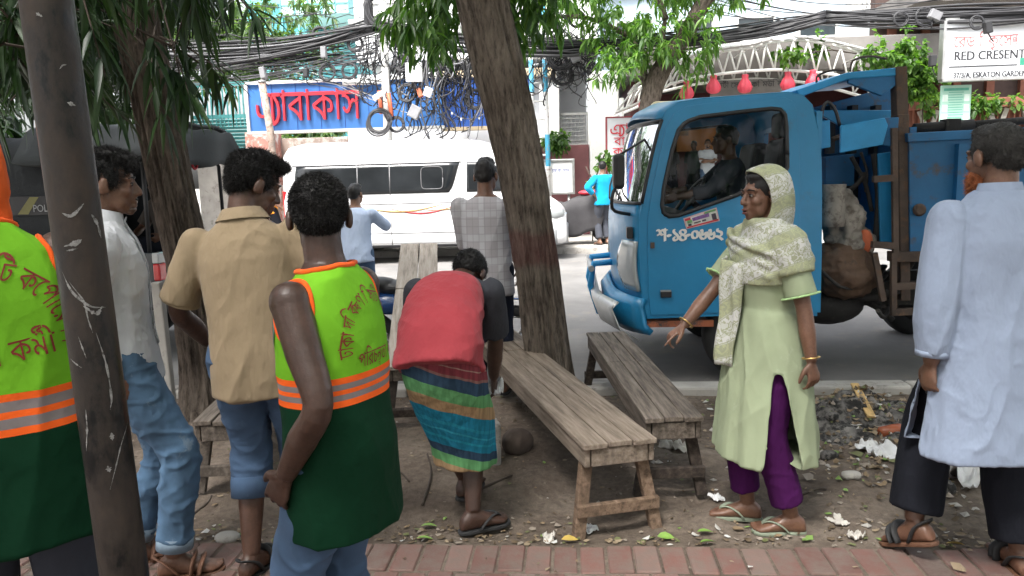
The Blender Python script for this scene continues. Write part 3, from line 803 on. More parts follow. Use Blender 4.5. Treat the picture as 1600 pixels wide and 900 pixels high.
# ================================================================== TREES, CABLES
def bark_mat(name, base, dark, dirtc=None):
    m, nt, b = _new(name)
    n1 = noise_node(nt, 9, 9, rough=.72, stretch=(3.4, 3.4, 0.8))
    r = ramp(nt, n1.outputs[0], [(0.36, dark), (0.5, base), (0.68, tuple(c * 1.5 for c in base))])
    n2 = noise_node(nt, 2.0, 4); r2 = ramp(nt, n2.outputs[0], [(0.35, (0.75, 0.72, 0.7)), (0.65, (1.15, 1.15, 1.12))])
    c = mixc(nt, 1.0, r.outputs[0], r2.outputs[0], 'MULTIPLY')
    if dirtc is not None:                                    # a faded painted band round the trunk
        tc = nd(nt, 'ShaderNodeTexCoord'); sp = nd(nt, 'ShaderNodeSeparateXYZ'); nt.links.new(tc.outputs['Object'], sp.inputs[0])
        z0, z1, pc = dirtc
        n3 = noise_node(nt, 9, 3); ad = nd(nt, 'ShaderNodeMath', operation='MULTIPLY_ADD'); nt.links.new(n3.outputs[0], ad.inputs[0]); ad.inputs[1].default_value = 0.12; nt.links.new(sp.outputs[2], ad.inputs[2])
        rr = ramp(nt, ad.outputs[0], [(0.0, 0.0), (0.5, 0.0)]); rr.color_ramp.interpolation = 'EASE'
        mr = nd(nt, 'ShaderNodeMapRange'); nt.links.new(ad.outputs[0], mr.inputs[0]); mr.inputs[1].default_value = z0; mr.inputs[2].default_value = z1
        rr = ramp(nt, mr.outputs[0], [(0.0, 0.0), (0.2, 0.55), (0.8, 0.55), (1.0, 0.0)])
        c = mixc(nt, rr.outputs[0], c, pc)
    nt.links.new(c, b.inputs['Base Color']); b.inputs['Roughness'].default_value = 0.9; b.inputs['Specular IOR Level'].default_value = 0.2
    b1 = bump(nt, b, n1.outputs[0], 1.0, 0.04); n4 = noise_node(nt, 60, 4, stretch=(2, 2, 0.5)); bump(nt, b, n4.outputs[0], 0.5, 0.008, b1)
    return m
def catmull(pts, n):
    P = np.array([list(p) for p in pts], float); P = np.vstack([2 * P[0] - P[1], P, 2 * P[-1] - P[-2]]); m = len(P) - 3; out = []
    for t in np.linspace(0, m - 1e-6, n):
        i = int(t); f = t - i; a, b, c, d = P[i:i + 4]
        out.append(0.5 * (2 * b + (c - a) * f + (2 * a - 5 * b + 4 * c - d) * f * f + (3 * b - a - 3 * c + d) * f ** 3))
    return np.array(out)
def trunk_mesh(pts, radii, n=120, seg=260, amp=0.018, flare=0.0):
    C = catmull(pts, seg); rr = np.interp(np.linspace(0, 1, seg), np.linspace(0, 1, len(radii)), radii)
    a = np.linspace(0, 2 * PI, n, endpoint=False)
    v = []
    for i in range(seg):
        d = C[min(i + 1, seg - 1)] - C[max(i - 1, 0)]; d = V(d).normalized(); x, y, _ = frame_of(d, V((0, 1, 0)))
        x, y = np.array(x), np.array(y)
        h = C[i][2]
        q = np.stack([np.cos(a) * 5.5, np.sin(a) * 5.5, np.full(n, h * 2.4)], 1)
        f = 1 - np.abs(vnoise(q * np.array([2.1, 2.1, 1]) + 5)) * 2
        g = vnoise(np.stack([np.cos(a) * 1.2, np.sin(a) * 1.2, np.full(n, h * 0.9)], 1))
        k = rr[i] * (1 + 0.07 * g + (flare * math.exp(-h / 0.14) * (0.7 + 0.5 * np.cos(5 * a)))) + amp * (f - 0.3)
        v.append(C[i] + np.outer(k * np.cos(a), x) + np.outer(k * np.sin(a), y))
    v = np.concatenate(v); i = np.arange(n); F = []
    for s in range(seg - 1): F.append(np.stack([s * n + i, s * n + (i + 1) % n, (s + 1) * n + (i + 1) % n, (s + 1) * n + i], 1))
    return np_mesh('trunk', v, np.concatenate(F), True)
def leaves(P, D, L, W, droop=0.5, Nrm=None):
    """vectorised leaves: base P, direction D, arching down, lens shaped, folded along the midrib"""
    n = len(P); D = D / (np.linalg.norm(D, axis=1, keepdims=True) + 1e-9)
    up = np.tile([0, 0, 1.0], (n, 1)) + (rng.random((n, 3)) - .5) * 0.9
    S = np.cross(D, up); S /= np.linalg.norm(S, axis=1, keepdims=True) + 1e-9
    N = np.cross(S, D)
    st = [(0, 0.06), (0.22, 0.75), (0.5, 1.0), (0.78, 0.6), (1.0, 0.02)]
    rows = []
    for t, w in st:
        c = P + D * (L * t)[:, None] + np.array([0, 0, -1.0]) * (L * droop * t * t)[:, None]
        hw = (W * w / 2)[:, None]
        rows += [c - S * hw + N * hw * 0.35, c, c + S * hw + N * hw * 0.35]
    v = np.stack(rows, 1).reshape(-1, 3); b = (np.arange(n) * 15)[:, None]
    f = []
    for k in range(4):
        for q in (0, 1): f.append(np.array([3 * k + q, 3 * k + q + 1, 3 * k + 4 + q, 3 * k + 3 + q]))
    f = (b[:, None, :] + np.array(f)[None]).reshape(-1, 4)
    return v, f
def crown_cloud(blobs, n_twigs, per, L=(0.1, 0.16), W=0.04, droop=0.7, hang=0.3):
    """leaf sprays on the shell and inside of several uneven ellipsoids"""
    w = np.array([b[1][0] * b[1][1] * b[1][2] for b in blobs]) ** (2 / 3); w /= w.sum()
    vs, fs, k = [], [], 0
    ci = rng.choice(len(blobs), n_twigs, p=w)
    c = np.array([list(b[0]) for b in blobs])[ci]; r = np.array([list(b[1]) for b in blobs])[ci]
    d = rng.normal(size=(n_twigs, 3)); d /= np.linalg.norm(d, axis=1, keepdims=True)
    rad_ = rng.random(n_twigs) ** 0.45
    T = c + d * r * rad_[:, None]
    keep = fbm(T * 0.9 + 3.1, 2) > -0.35
    T, d = T[keep], d[keep]
    tw = d * 0.6 + rng.normal(size=d.shape) * 0.5; tw[:, 2] -= hang; tw /= np.linalg.norm(tw, axis=1, keepdims=True)
    m = len(T); P = np.repeat(T, per, 0); D = np.repeat(tw, per, 0)
    t = np.tile(np.linspace(0, 1, per), m); tl = np.repeat(rng.uniform(0.12, 0.3, m), per)
    P = P + D * (t * tl)[:, None]
    LD = D * 0.5 + rng.normal(size=P.shape) * 0.65; LD[:, 2] -= hang * 0.6
    return leaves(P, LD, rng.uniform(L[0], L[1], len(P)), np.full(len(P), W) * rng.uniform(0.7, 1.2, len(P)), droop)
m_barkA = bark_mat('bark_grey', (0.135, 0.11, 0.092), (0.045, 0.036, 0.031), None)
m_barkB = bark_mat('bark_banded', (0.165, 0.138, 0.115), (0.055, 0.045, 0.038), (1.02, 1.3, (0.10, 0.03, 0.03)))
m_twig = M('twig', (0.06, 0.045, 0.035), 0.9, 0.3)
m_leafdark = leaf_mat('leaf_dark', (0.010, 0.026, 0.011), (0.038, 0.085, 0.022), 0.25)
m_leafmid = leaf_mat('leaf_mid', (0.03, 0.08, 0.02), (0.11, 0.20, 0.045), 0.45)
m_leafbright = leaf_mat('leaf_bright', (0.05, 0.12, 0.03), (0.17, 0.29, 0.06), 0.5)
m_leaffar = leaf_mat('leaf_far', (0.06, 0.11, 0.05), (0.18, 0.25, 0.11), 0.45)

# --- tree at the left, dark trunk, long drooping leaves
TY = 5.0
tA = thing('tree', 'dark leaning tree with long drooping leaves beside the police pickup', 'tree', tuple(PZ(322, 640, 0)))
def at(px, py, Y): return PY(px, py, Y)
ptsA = [PZ(326, 660, -0.05), at(322, 600, TY), at(300, 440, TY), at(268, 290, TY), at(240, 150, TY), at(212, 30, TY), at(185, -110, TY), at(150, -300, TY), at(120, -520, TY)]
link_mesh('trunk', trunk_mesh(ptsA, [0.175, 0.155, 0.14, 0.135, 0.13, 0.13, 0.12, 0.11, 0.09], amp=0.020, flare=0.18), m_barkA, tA)
for a, b, r in ((at(212, 30, TY), V((-4.2, 3.6, 5.6)), .07), (ptsA[-2], V((-1.2, 2.8, 6.2)), .06), (ptsA[-2], V((-3.0, 7.5, 6.6)), .06), (ptsA[-1], V((-4.5, 1.2, 7.0)), .05), (ptsA[5], V((-2.2, 3.4, 4.6)), .05)):
    p = catmull([a, lerp(a, b, .5) + V((0, 0, .35)), b], 9); MB().tube(p, list(np.linspace(r, 0.02, 9)), 8).build('limb', m_barkA, tA)
# drooping sprays that hang into the picture, upper left
sprays = []
mbt = MB()
for _ in range(420):
    px = random.uniform(-60, 265) if random.random() < .9 else random.uniform(240, 330); lim = 160 if px < 235 else (50 if px < 280 else 0)
    py = random.uniform(-120, lim); Y = random.uniform(3.0, 5.6)
    if px > 300 and py > 0: Y = random.uniform(3.0, 4.0)
    if 125 < px < 300 and py > -40 and Y < 5.4: Y = random.uniform(5.4, 6.2)
    sprays.append((at(px, py - 45, Y), Y))
for px, py in ((270, 85), (300, 100), (318, 112), (280, 120), (310, 128), (262, 120), (325, 105), (300, 20), (325, 5), (335, 0), (280, 10), (310, -30)): sprays.append((at(px - 30, py - 30, 3.5), 3.5))
P, D, Ls, Ws = [], [], [], []
for base, Y in sprays:
    dirn = V((random.gauss(0.25, .5), random.gauss(0, .5), random.gauss(-0.35, .3))).normalized()
    L = random.uniform(0.15, 0.32); p0 = base - dirn * 0.25
    mbt.tube([p0, base, base + dirn * L + V((0, 0, -0.05))], [0.006, 0.005, 0.003], 4, cap=False)
    for k in range(random.randint(9, 15)):
        f = random.random() ** .7; P.append(base + dirn * L * f + V((0, 0, -0.05 * f * f)))
        D.append(dirn * 0.6 + V((random.gauss(0, .6), random.gauss(0, .6), random.gauss(-.45, .35)))); Ls.append(random.uniform(.11, .2)); Ws.append(random.uniform(.02, .034))
v1, f1 = leaves(np.array([list(p) for p in P]), np.array([list(p) for p in D]), np.array(Ls), np.array(Ws), 0.55)
# the rest of the crown overhead (it shades the pavement), plus unseen low blobs added to block sky light
v2, f2 = crown_cloud([((-4.0, 3.6, 5.8), (2.6, 2.2, 1.5)), ((-2.0, 2.2, 6.2), (2.4, 2.0, 1.4)), ((-3.6, 0.2, 6.6), (2.6, 2.4, 1.5)), ((-4.2, 6.0, 6.2), (2.4, 1.5, 1.6)), ((-5.4, 5.0, 3.6), (1.6, 1.6, 1.4)), ((-6.5, 6.5, 3.2), (1.8, 1.6, 1.6)), ((-5.5, 2.5, 4.2), (1.8, 2.2, 1.6)), ((-5.5, -1.5, 4.6), (2.0, 2.4, 2.0)), ((-3.2, -4.2, 4.6), (2.6, 1.6, 2.2)), ((-2.4, -4.6, 2.6), (2.6, 1.2, 1.6)), ((-6.2, 1.0, 3.0), (1.2, 3.0, 1.8))], 3900, 10, (0.16, 0.26), 0.06, 0.5)
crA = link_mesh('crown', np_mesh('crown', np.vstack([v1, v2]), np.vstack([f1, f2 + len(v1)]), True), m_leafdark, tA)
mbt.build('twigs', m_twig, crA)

# --- tree in the middle, leaning grey trunk with a faded dark red band
TB = 5.15
tB = thing('tree', 'thick leaning tree between the benches with a faded reddish band', 'tree', tuple(PZ(860, 645, 0)))
ptsB = [PZ(866, 660, -0.06), at(860, 590, TB), at(845, 470, TB), at(826, 330, TB), at(802, 200, TB), at(776, 90, TB), at(752, -10, TB), at(722, -160, TB), at(700, -330, TB), at(690, -520, TB)]
link_mesh('trunk', trunk_mesh(ptsB, [0.185, 0.157, 0.146, 0.146, 0.152, 0.158, 0.158, 0.15, 0.13, 0.10], amp=0.018, flare=0.2), m_barkB, tB)
mb = MB()
for a, b, r in ((ptsB[7], V((2.2, 4.2, 5.6)), .09), (ptsB[8], V((-2.0, 4.5, 6.0)), .08), (ptsB[8], V((1.0, 1.2, 6.6)), .08), (ptsB[9], V((0, 7.0, 7.0)), .06), (ptsB[7], V((3.8, 6.6, 5.8)), .07), (ptsB[6] + V((0, 0, .1)), V((-1.7, 6.9, 3.9)), .05), (ptsB[6] + V((0, 0, .2)), V((0.3, 7.1, 4.0)), .05)):
    p = catmull([a, lerp(a, b, .5) + V((0, 0, .3)), b], 9); MB().tube(p, list(np.linspace(r, 0.02, 9)), 8).build('limb', m_barkB, tB)
cB = link_mesh('crown', None or np_mesh('crown', *crown_cloud([((0.4, 3.6, 6.4), (2.6, 2.2, 1.4)), ((2.9, 3.2, 6.0), (2.6, 2.2, 1.3)), ((1.2, 0.6, 6.8), (2.8, 2.2, 1.5)), ((4.2, 0.8, 6.2), (2.2, 2.2, 1.4)), ((0.2, 6.0, 6.6), (2.6, 1.5, 1.3)), ((3.4, 6.0, 6.1), (2.6, 1.4, 1.3)), ((5.8, 4.0, 5.8), (1.8, 2.2, 1.3)), ((1.0, -2.2, 6.4), (3.4, 1.8, 1.6)), ((-2.6, -2.4, 6.4), (2.8, 1.8, 1.6)), ((1.0, -4.6, 4.8), (3.0, 1.6, 2.2)), ((4.6, -3.6, 4.8), (2.4, 2.0, 2.2)), ((6.4, 0.4, 4.8), (1.8, 2.6, 1.8)), ((2.4, -4.8, 2.4), (3.2, 1.2, 1.6)), ((7.2, -1.0, 3.0), (1.4, 3.2, 2.0)), ((1.2, 3.4, 7.6), (3.4, 3.0, 1.2)), ((4.2, 3.2, 7.0), (2.4, 2.8, 1.2))], 5600, 10, (0.18, 0.28), 0.075, 0.5), True), m_leafmid, tB)  # crown overhead; unseen low blobs behind and beside the camera added to darken the foreground
# bright sprays that hang beside the trunk
def hanging(px0, px1, py0, py1, Y0, Y1, n, lim=None):
    P, D = [], []
    for _ in range(n):
        px, py = random.uniform(px0, px1), random.uniform(py0, py1)
        if lim and not lim(px, py): continue
        b = at(px, py, random.uniform(Y0, Y1)); dr = V((random.gauss(0, .5), random.gauss(0, .5), -0.5)).normalized()
        for k in range(11):
            P.append(b + dr * random.uniform(0, .28)); D.append(dr * 0.5 + V((random.gauss(0, .6), random.gauss(0, .6), random.gauss(-.4, .4))))
    P, D = np.array([list(p) for p in P]), np.array([list(p) for p in D])
    return leaves(P, D, rng.uniform(.10, .17, len(P)), rng.uniform(.028, .045, len(P)), 0.5)
v1, f1 = hanging(622, 722, -90, 78, 6.4, 7.2, 110, lambda x, y: y < 60 - abs(x - 672) * .7 + 18 * math.sin(x * .15))
v2, f2 = hanging(785, 862, -90, 62, 6.5, 7.2, 75, lambda x, y: y < 62 - (x - 785) * .55)
link_mesh('hanging_sprays', np_mesh('sprays', np.vstack([v1, v2]), np.vstack([f1, f2 + len(v1)]), True), m_leafmid, cB)

# --- street tree across the road
TC = 15.9
tC = thing('tree', 'forked street tree across the road in front of the white truss', 'tree', tuple(V((PY(1012, 200, TC).x, TC, FPZ))))
ptsC = [V((PY(1012, 200, TC).x, TC, FPZ - .05)), PY(1010, 250, TC), PY(1015, 165, TC), PY(1030, 115, TC), PY(1062, 68, TC), PY(1088, 25, TC), PY(1108, -20, TC), PY(1120, -80, TC)]
link_mesh('trunk', trunk_mesh(ptsC, [0.24, 0.2, 0.18, 0.18, 0.16, 0.15, 0.13, 0.1], 40, 90, 0.02), m_barkA, tC)
mb = MB()
for a, b, r in ((ptsC[2], PY(990, 60, TC + .4), .1), (ptsC[3], PY(1040, 30, TC - .3), .1), (PY(1040, 30, TC - .3), PY(1010, -20, TC), .07), (PY(990, 60, TC + .4), PY(845, 28, TC - .2), .06), (ptsC[5], PY(1150, 0, TC), .05)):
    p = catmull([a, lerp(a, b, .5) + V((0, 0, .2)), b], 9); MB().tube(p, list(np.linspace(r, 0.03, 9)), 8).build('limb', m_barkA, tC)
def blob(px, py, Y, rx, ry, rz): return (tuple(PY(px, py, Y)), (rx, ry, rz))
v, f = crown_cloud([blob(985, 95, TC - .4, .8, .6, .55), blob(960, 60, TC, .7, .6, .6), blob(1060, 55, TC - .5, .9, .7, .6), blob(1085, 80, TC - .4, .5, .5, .5), blob(1000, 0, TC, 1.5, .8, .7), blob(900, -20, TC, .9, .7, .6), blob(1090, -70, TC, 2.2, 1.5, 1.0), blob(950, -90, TC, 2.2, 1.4, .9), blob(1040, 120, TC - .3, .5, .4, .3)], 760, 10, (0.14, 0.24), 0.055, 0.5)
link_mesh('crown', np_mesh('crown', v, f, True), m_leafbright, tC)
# --- trees behind the fence and far block
def far_tree(label, px, py, Y, r, n, mat, base_px=None):
    c = PY(px, py, Y); t = thing('tree', label, 'tree', (c.x, Y, FPZ))
    MB().tube(catmull([V((c.x, Y, FPZ)), V((c.x + .2, Y, c.z * .5)), V((c.x, Y, c.z))], 8), list(np.linspace(.22, .08, 8)), 10).build('trunk', m_barkA, t)
    bl = [((c.x + random.uniform(-.8, .8) * r, Y + random.uniform(-.5, .5) * r, c.z + random.uniform(-.55, .55) * r), (r * random.uniform(.4, .7),) * 3) for _ in range(8)]
    v, f = crown_cloud(bl, n, 9, (0.2, 0.34), 0.09, 0.4); link_mesh('crown', np_mesh('crown', v, f, True), mat, t); return t
far_tree('pale green tree behind the cables left of the teal block', 425, 55, 25, 1.9, 420, m_leaffar)
far_tree('broad green tree above the teal louvred fence', 330, 90, 24, 2.4, 520, m_leaffar)
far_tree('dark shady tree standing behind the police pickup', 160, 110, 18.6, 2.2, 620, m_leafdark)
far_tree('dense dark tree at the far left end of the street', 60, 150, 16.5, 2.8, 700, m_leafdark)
far_tree('small tree showing under the blue sign', 480, 200, 22, 0.9, 160, m_leaffar)
# --- climbing vine over the truss, plants on the balustrade and by the wall
def vine(name, label, cat, blobs, n, mat, stems):
    t = thing(name, label, cat, tuple(blobs[0][0]))
    mb = MB()
    for s in stems: mb.tube(s, 0.015, 5)
    mb.build('stem', m_twig, t)
    v, f = crown_cloud(blobs, n, 8, (0.09, 0.15), 0.09, 0.3, 0.4); link_mesh('foliage', np_mesh('foliage', v, f, True), mat, t)
vine('climbing_vine', 'leafy creeper trailing over the right half of the truss canopy', 'creeper', [blob(1245, 82, CY, .4, .4, .14), blob(1290, 65, CY, .3, .4, .22), blob(1340, 90, CY - .1, .5, .4, .2), blob(1385, 80, CY, .35, .4, .4), blob(1410, 60, CY, .2, .3, .35), blob(1420, 95, CY - .1, .45, .4, .3), blob(1445, 115, CY - .1, .4, .4, .25), blob(1425, 130, CY, .25, .3, .25), blob(1440, 150, CY, .2, .2, .15)], 330, m_leafbright,
     [[PY(1240, 85, CY), PY(1300, 78, CY), PY(1380, 90, CY), PY(1440, 115, CY)], [PY(1440, 115, CY), PY(1442, 160, CY), PY(1440, 240, CY)]])
vine('potted_plant', 'trailing green plants along the terracotta balustrade', 'plant', [blob(1535, 160, 17.4, .4, .2, .1), blob(1570, 158, 17.4, .35, .2, .1), blob(1455, 162, 17.4, .2, .2, .1)], 60, m_leafbright, [[PY(1450, 165, 17.4), PY(1580, 162, 17.4)]])
vine('shrub', 'small bushy plant growing on top of the maroon wall', 'plant', [blob(868, 219, 18.0, .22, .2, .14)], 45, m_leafmid, [[PY(868, 230, 18.1), PY(868, 218, 18)]])
vine('shrub', 'thin weedy sapling growing beside the turquoise shirt', 'plant', [blob(917, 260, 16.4, .14, .1, .08), blob(945, 246, 16.4, .1, .1, .1), blob(930, 290, 16.4, .1, .1, .08)], 26, m_leafbright, [[V((PY(925, 300, 16.4).x, 16.4, FPZ)), PY(928, 285, 16.4), PY(915, 260, 16.4)], [PY(928, 285, 16.4), PY(945, 240, 16.4)]])

# ------------------------------------------------------------------ poles, ladder
m_rust = M('rusty_pole', (0.30, 0.24, 0.20), 0.8, 0.3, 6, 60, 0.2, dirt=(0.14, 0.06, 0.035), dfrac=0.5)
up_ = PY(600, 40, 16.4)
t = thing('utility_pole', 'pale steel utility pole wrapped in cables before the blue sign', 'pole', (PY(606, 215, 16.4).x, 16.4, FPZ))
MB().tube([V((PY(609, 300, 16.4).x, 16.4, FPZ)), PY(603, 130, 16.4), PY(594, -90, 16.4)], [.10, .09, .075], 14).build('shaft', m_whitesteel, t)
mb = MB(); mb.box(PY(600, 32, 16.38), (1.5, 0.09, 0.09)); mb.build('cross_arm', m_steel, t)
mb = MB()
for dx in (-22, 0, 20): p = PY(600 + dx, 28, 16.38); mb.lathe([(.03, 0), (.055, .05), (.035, .09), (.055, .13), (.03, .18)], p)
mb.build('insulator', M('porcelain', (.55, .52, .48), .3), t)
MB().lathe([(.09, -.32), (.10, -.30), (.10, .25), (.06, .3)], PY(576, 24, 16.3)).build('transformer_can', m_dark, t)
mb = MB(); mb.box(PY(574, 6, 16.3) , (.12, .12, .02)); 
mb = MB(); mb.tube([PY(592, 142, 16.28), PY(596, 178, 16.28)], .04, 8); mb.tube([PY(607, 146, 16.28), PY(612, 182, 16.28)], .045, 8); mb.build('orange_conduit', M('orange_pipe', (.55, .13, .06), .6, .2), t)
t = thing('post', 'thin rusty leaning post in front of the blue lettered sign', 'pole', (PY(424, 215, 16.0).x, 16.0, FPZ))
MB().tube([V((PY(430, 300, 16).x, 16, FPZ)), PY(424, 214, 16), PY(409, 128, 16)], .075, 12).build('shaft', m_rust, t)
MB().tube([PY(409.5, 129, 16), PY(409, 126, 16)], .085, 12).build('cap', m_steel, t)
def ladder_mat():
    m, nt, b = _new('ladder_paint'); tc = nd(nt, 'ShaderNodeTexCoord'); sp = nd(nt, 'ShaderNodeSeparateXYZ'); nt.links.new(tc.outputs['Object'], sp.inputs[0])
    ad = nd(nt, 'ShaderNodeMath', operation='MULTIPLY'); nt.links.new(sp.outputs[2], ad.inputs[0]); ad.inputs[1].default_value = 0.62
    fr = nd(nt, 'ShaderNodeMath', operation='FRACT'); nt.links.new(ad.outputs[0], fr.inputs[0])
    r = ramp(nt, fr.outputs[0], [(0.0, (0.08, 0.42, 0.62)), (0.42, (0.08, 0.42, 0.62)), (0.44, (0.75, 0.75, 0.74))]); r.color_ramp.interpolation = 'LINEAR'
    n = noise_node(nt, 12, 6); f = ramp(nt, n.outputs[0], [(0.58, 0.0), (0.66, 0.8)]); nt.links.new(mixc(nt, f.outputs[0], r.outputs[0], (0.35, 0.25, 0.2)), b.inputs['Base Color']); return m
m_lad = ladder_mat()
t = thing('ladder', 'tall ladder painted in white and blue bands beside the middle tree', 'ladder', (PY(845, 200, 17.3).x, 17.3, FPZ))
la, lb = [V((PY(836, 360, 17.3).x, 17.3, FPZ)), PY(829, 60, 17.3)], [V((PY(860, 360, 17.3).x, 17.3, FPZ)), PY(847, -30, 17.3)]
MB().tube(la, .055, 8).build('rail', m_lad, t); MB().tube(lb, .055, 8).build('rail', m_lad, t)
mb = MB()
for k in range(16):
    z = FPZ + 0.3 + 0.39 * k
    fa = (z - la[0].z) / (la[1].z - la[0].z); fb = (z - lb[0].z) / (lb[1].z - lb[0].z)
    if fa > 1: break
    mb.tube([lerp(la[0], la[1], fa), lerp(lb[0], lb[1], fb)], .026, 6)
mb.build('rungs', m_whitesteel, t)

# ------------------------------------------------------------------ cables: each strand an object, coils and boxes too
m_cable = M('cable_black', (0.022, 0.022, 0.025), 0.55, 0.3, bst=0.0)
m_cableg = M('cable_grey', (0.16, 0.16, 0.17), 0.6, 0.2, bst=0.0)
def cable(a, b, sag, r, mat, label, group, jit=0.05, n=26):
    a, b = V(a), V(b); p = []
    ph = random.uniform(0, 6)
    for i in range(n):
        t = i / (n - 1); q = lerp(a, b, t); q.z -= sag * 4 * t * (1 - t); q.z += jit * math.sin(t * 9 + ph) * t * (1 - t) * 2; q.y += jit * math.sin(t * 7 + ph * 2); p.append(q)
    o = MB().tube(p, r, 5).build('cable', mat); return tag(o, label, 'cable', group)
HUBL = PY(598, 40, 16.35)
lab1 = 'one of the black cables sagging in the thick bundle left of the utility pole'
lab2 = 'one of the black cables in the thick bundle strung to the right of the pole'
lab3 = 'thin loose wire crossing over the blue lettered sign'
lab4 = 'one of the loose black wires dangling below the bundle near the pole'
for k in range(26):
    y0 = random.gauss(64, 12); cable(PY(120, y0 + 20, 16.4 + random.uniform(-.4, .4)), HUBL + V((0, random.uniform(-.2, .2), random.gauss(.0, .1))), random.uniform(.1, .5), random.uniform(.012, .028), m_cable if random.random() < .6 else m_cableg, lab1, 'cables bundled left of the pole')
for k in range(16):
    y0 = random.gauss(100, 16); cable(PY(150, y0 + 20, 16.6 + random.uniform(-.3, .3)), PY(600, random.gauss(75, 22), 16.4), random.uniform(.1, .6), random.uniform(.006, .011), m_cableg, lab1, 'cables bundled left of the pole')
for k in range(24):
    cable(HUBL + V((0, random.uniform(-.2, .2), random.gauss(.0, .08))), PY(1000, random.gauss(62, 7), 16.4), random.uniform(.1, .45), random.uniform(.014, .028), m_cable, lab2, 'cables bundled right of the pole')
for k in range(30):
    p = PY(1000, random.gauss(62, 7), 16.4); y1 = random.gauss(19, 5)
    q = PY(1290, random.gauss(27, 5), 15.9); cable(p, q, random.uniform(.0, .2), random.uniform(.014, .028), m_cable, lab2, 'cables bundled right of the pole', .03)
    cable(q, PY(1720, y1 - 14, 15.3), random.uniform(-.05, .25), random.uniform(.014, .03), m_cable, lab2, 'cables bundled right of the pole', .03)
for k in range(9):
    cable(PY(430 + k * 14, random.uniform(100, 130), 17.0), PY(600 + random.uniform(0, 90), random.uniform(150, 185), 16.6), random.uniform(-.1, .15), .007, m_whitesteel if k % 2 else m_cableg, lab3, 'thin wires over the sign')
for k in range(7):
    cable(PY(1100, -30 + 8 * k, 18), PY(1500, random.uniform(-10, 40), 17), .3, .012, m_cable, 'thin overhead wire in front of the pale blue block', 'wires before the blocks')
# dangling tangle around the pole and the dark blue sign panel
def tangle(px0, px1, py0, py1, n, Y, bulk=None):
    for _ in range(n):
        px, py = random.uniform(px0, px1), random.uniform(py0, py0 + 25); L = random.uniform(25, py1 - py0)
        pts = []; x = px; sway = random.uniform(-22, 22); w = random.uniform(.5, 3)
        for i in range(14):
            t = i / 13; pts.append(PY(px + sway * t + 9 * math.sin(w * 3 * t + px), py + L * math.sin(t * random.uniform(1.5, 1.57)) - (L * .5 * t * t if sway > 10 else 0), Y + .15 * math.sin(5 * t + px)))
        if bulk is not None: bulk.tube(catmull(pts, 22), random.uniform(.006, .015), 4); continue
        o = MB().tube(catmull(pts, 26), random.uniform(.008, .018), 5).build('cable', m_cable if random.random() < .65 else m_cableg)
        tag(o, lab4, 'cable', 'loose wires near the pole')
tangle(560, 760, 40, 205, 60, 16.5); tangle(600, 705, 80, 220, 34, 16.45); tangle(850, 925, 55, 150, 36, 17.2); tangle(700, 830, 100, 195, 24, 17.0)
blk = MB()
for a in ((640, 735, 85, 215, 70, 16.8), (700, 830, 85, 200, 60, 16.9), (855, 925, 50, 145, 60, 17.1), (560, 640, 60, 150, 30, 16.4), (800, 960, 30, 70, 40, 16.8)): tangle(*a, bulk=blk)
for k in range(60): a = PY(random.uniform(200, 420), random.gauss(75, 25), 16.7); b = PY(random.uniform(480, 620), random.gauss(80, 28), 16.5); blk.tube([lerp(a, b, t) - V((0, 0, 1.2 * random.uniform(.1, .5) * t * (1 - t))) for t in np.linspace(0, 1, 12)], random.uniform(.005, .011), 4)
tag(blk.build('wire_tangle', m_cable), kind='stuff')
def coil(px, py, rp, Y, label, strands=6, tilt=0.3):
    c = PY(px, py, Y); R = rp * Y / FOC
    mb = MB()
    for s in range(strands):
        r = R * random.uniform(.86, 1.06); dx, dz = random.gauss(0, R * .07), random.gauss(0, R * .07); ti = tilt + random.gauss(0, .12)
        mb.tube([c + V((r * math.cos(a) + dx, r * math.sin(a) * math.sin(ti) * .5 + random.uniform(-.01, .01), r * math.sin(a) + dz)) for a in [2 * PI * k / 26 for k in range(27)]], random.uniform(.011, .019), 5)
    return tag(mb.build('cable_coil', m_cable), label, 'cable coil', 'coils hung on the cables')
for px, py, rp, Y, lb in ((592, 190, 18, 16.2, 'large black cable coil hanging lowest on the pale utility pole'), (555, 68, 11, 16.3, 'round black coil just left of the utility pole top'), (512, 113, 12, 16.3, 'black coil resting over the top edge of the blue sign, left of a pair'), (546, 111, 12, 16.3, 'black coil resting over the top edge of the blue sign, right of a pair'),
                          (628, 98, 12, 16.3, 'black coil left of the white junction box'), (636, 145, 13, 16.3, 'black coil below the white junction box'), (705, 102, 11, 16.8, 'grey black coil near the beige ledge'), (742, 155, 14, 16.8, 'dense black coil against the deep blue sign panel beside the tree'),
                          (878, 88, 19, 16.9, 'widest black coil right of the painted ladder'), (902, 30, 12, 16.5, 'black coil half hidden in street tree leaves'), (862, 40, 10, 16.8, 'small black coil high beside the painted ladder'), (1408, 30, 10, 15.6, 'black coil in the bundle left of the clinic sign'), (1445, 27, 13, 15.5, 'wider black coil with a grey box near the clinic sign'), (1527, 36, 9, 15.2, 'small black coil hanging over the clinic sign'), (500, 55, 12, 16.4, 'loose grey coil within the left cable bundle'), (600, 15, 27, 16.2, 'very large loop of cable around the top of the utility pole'), (620, 195, 12, 16.3, 'small loose coil right of the orange conduits'), (880, 118, 15, 17.1, 'tangled coil above the grille gate')):
    coil(px, py, rp, Y, lb, 9 if rp > 13 else 6)
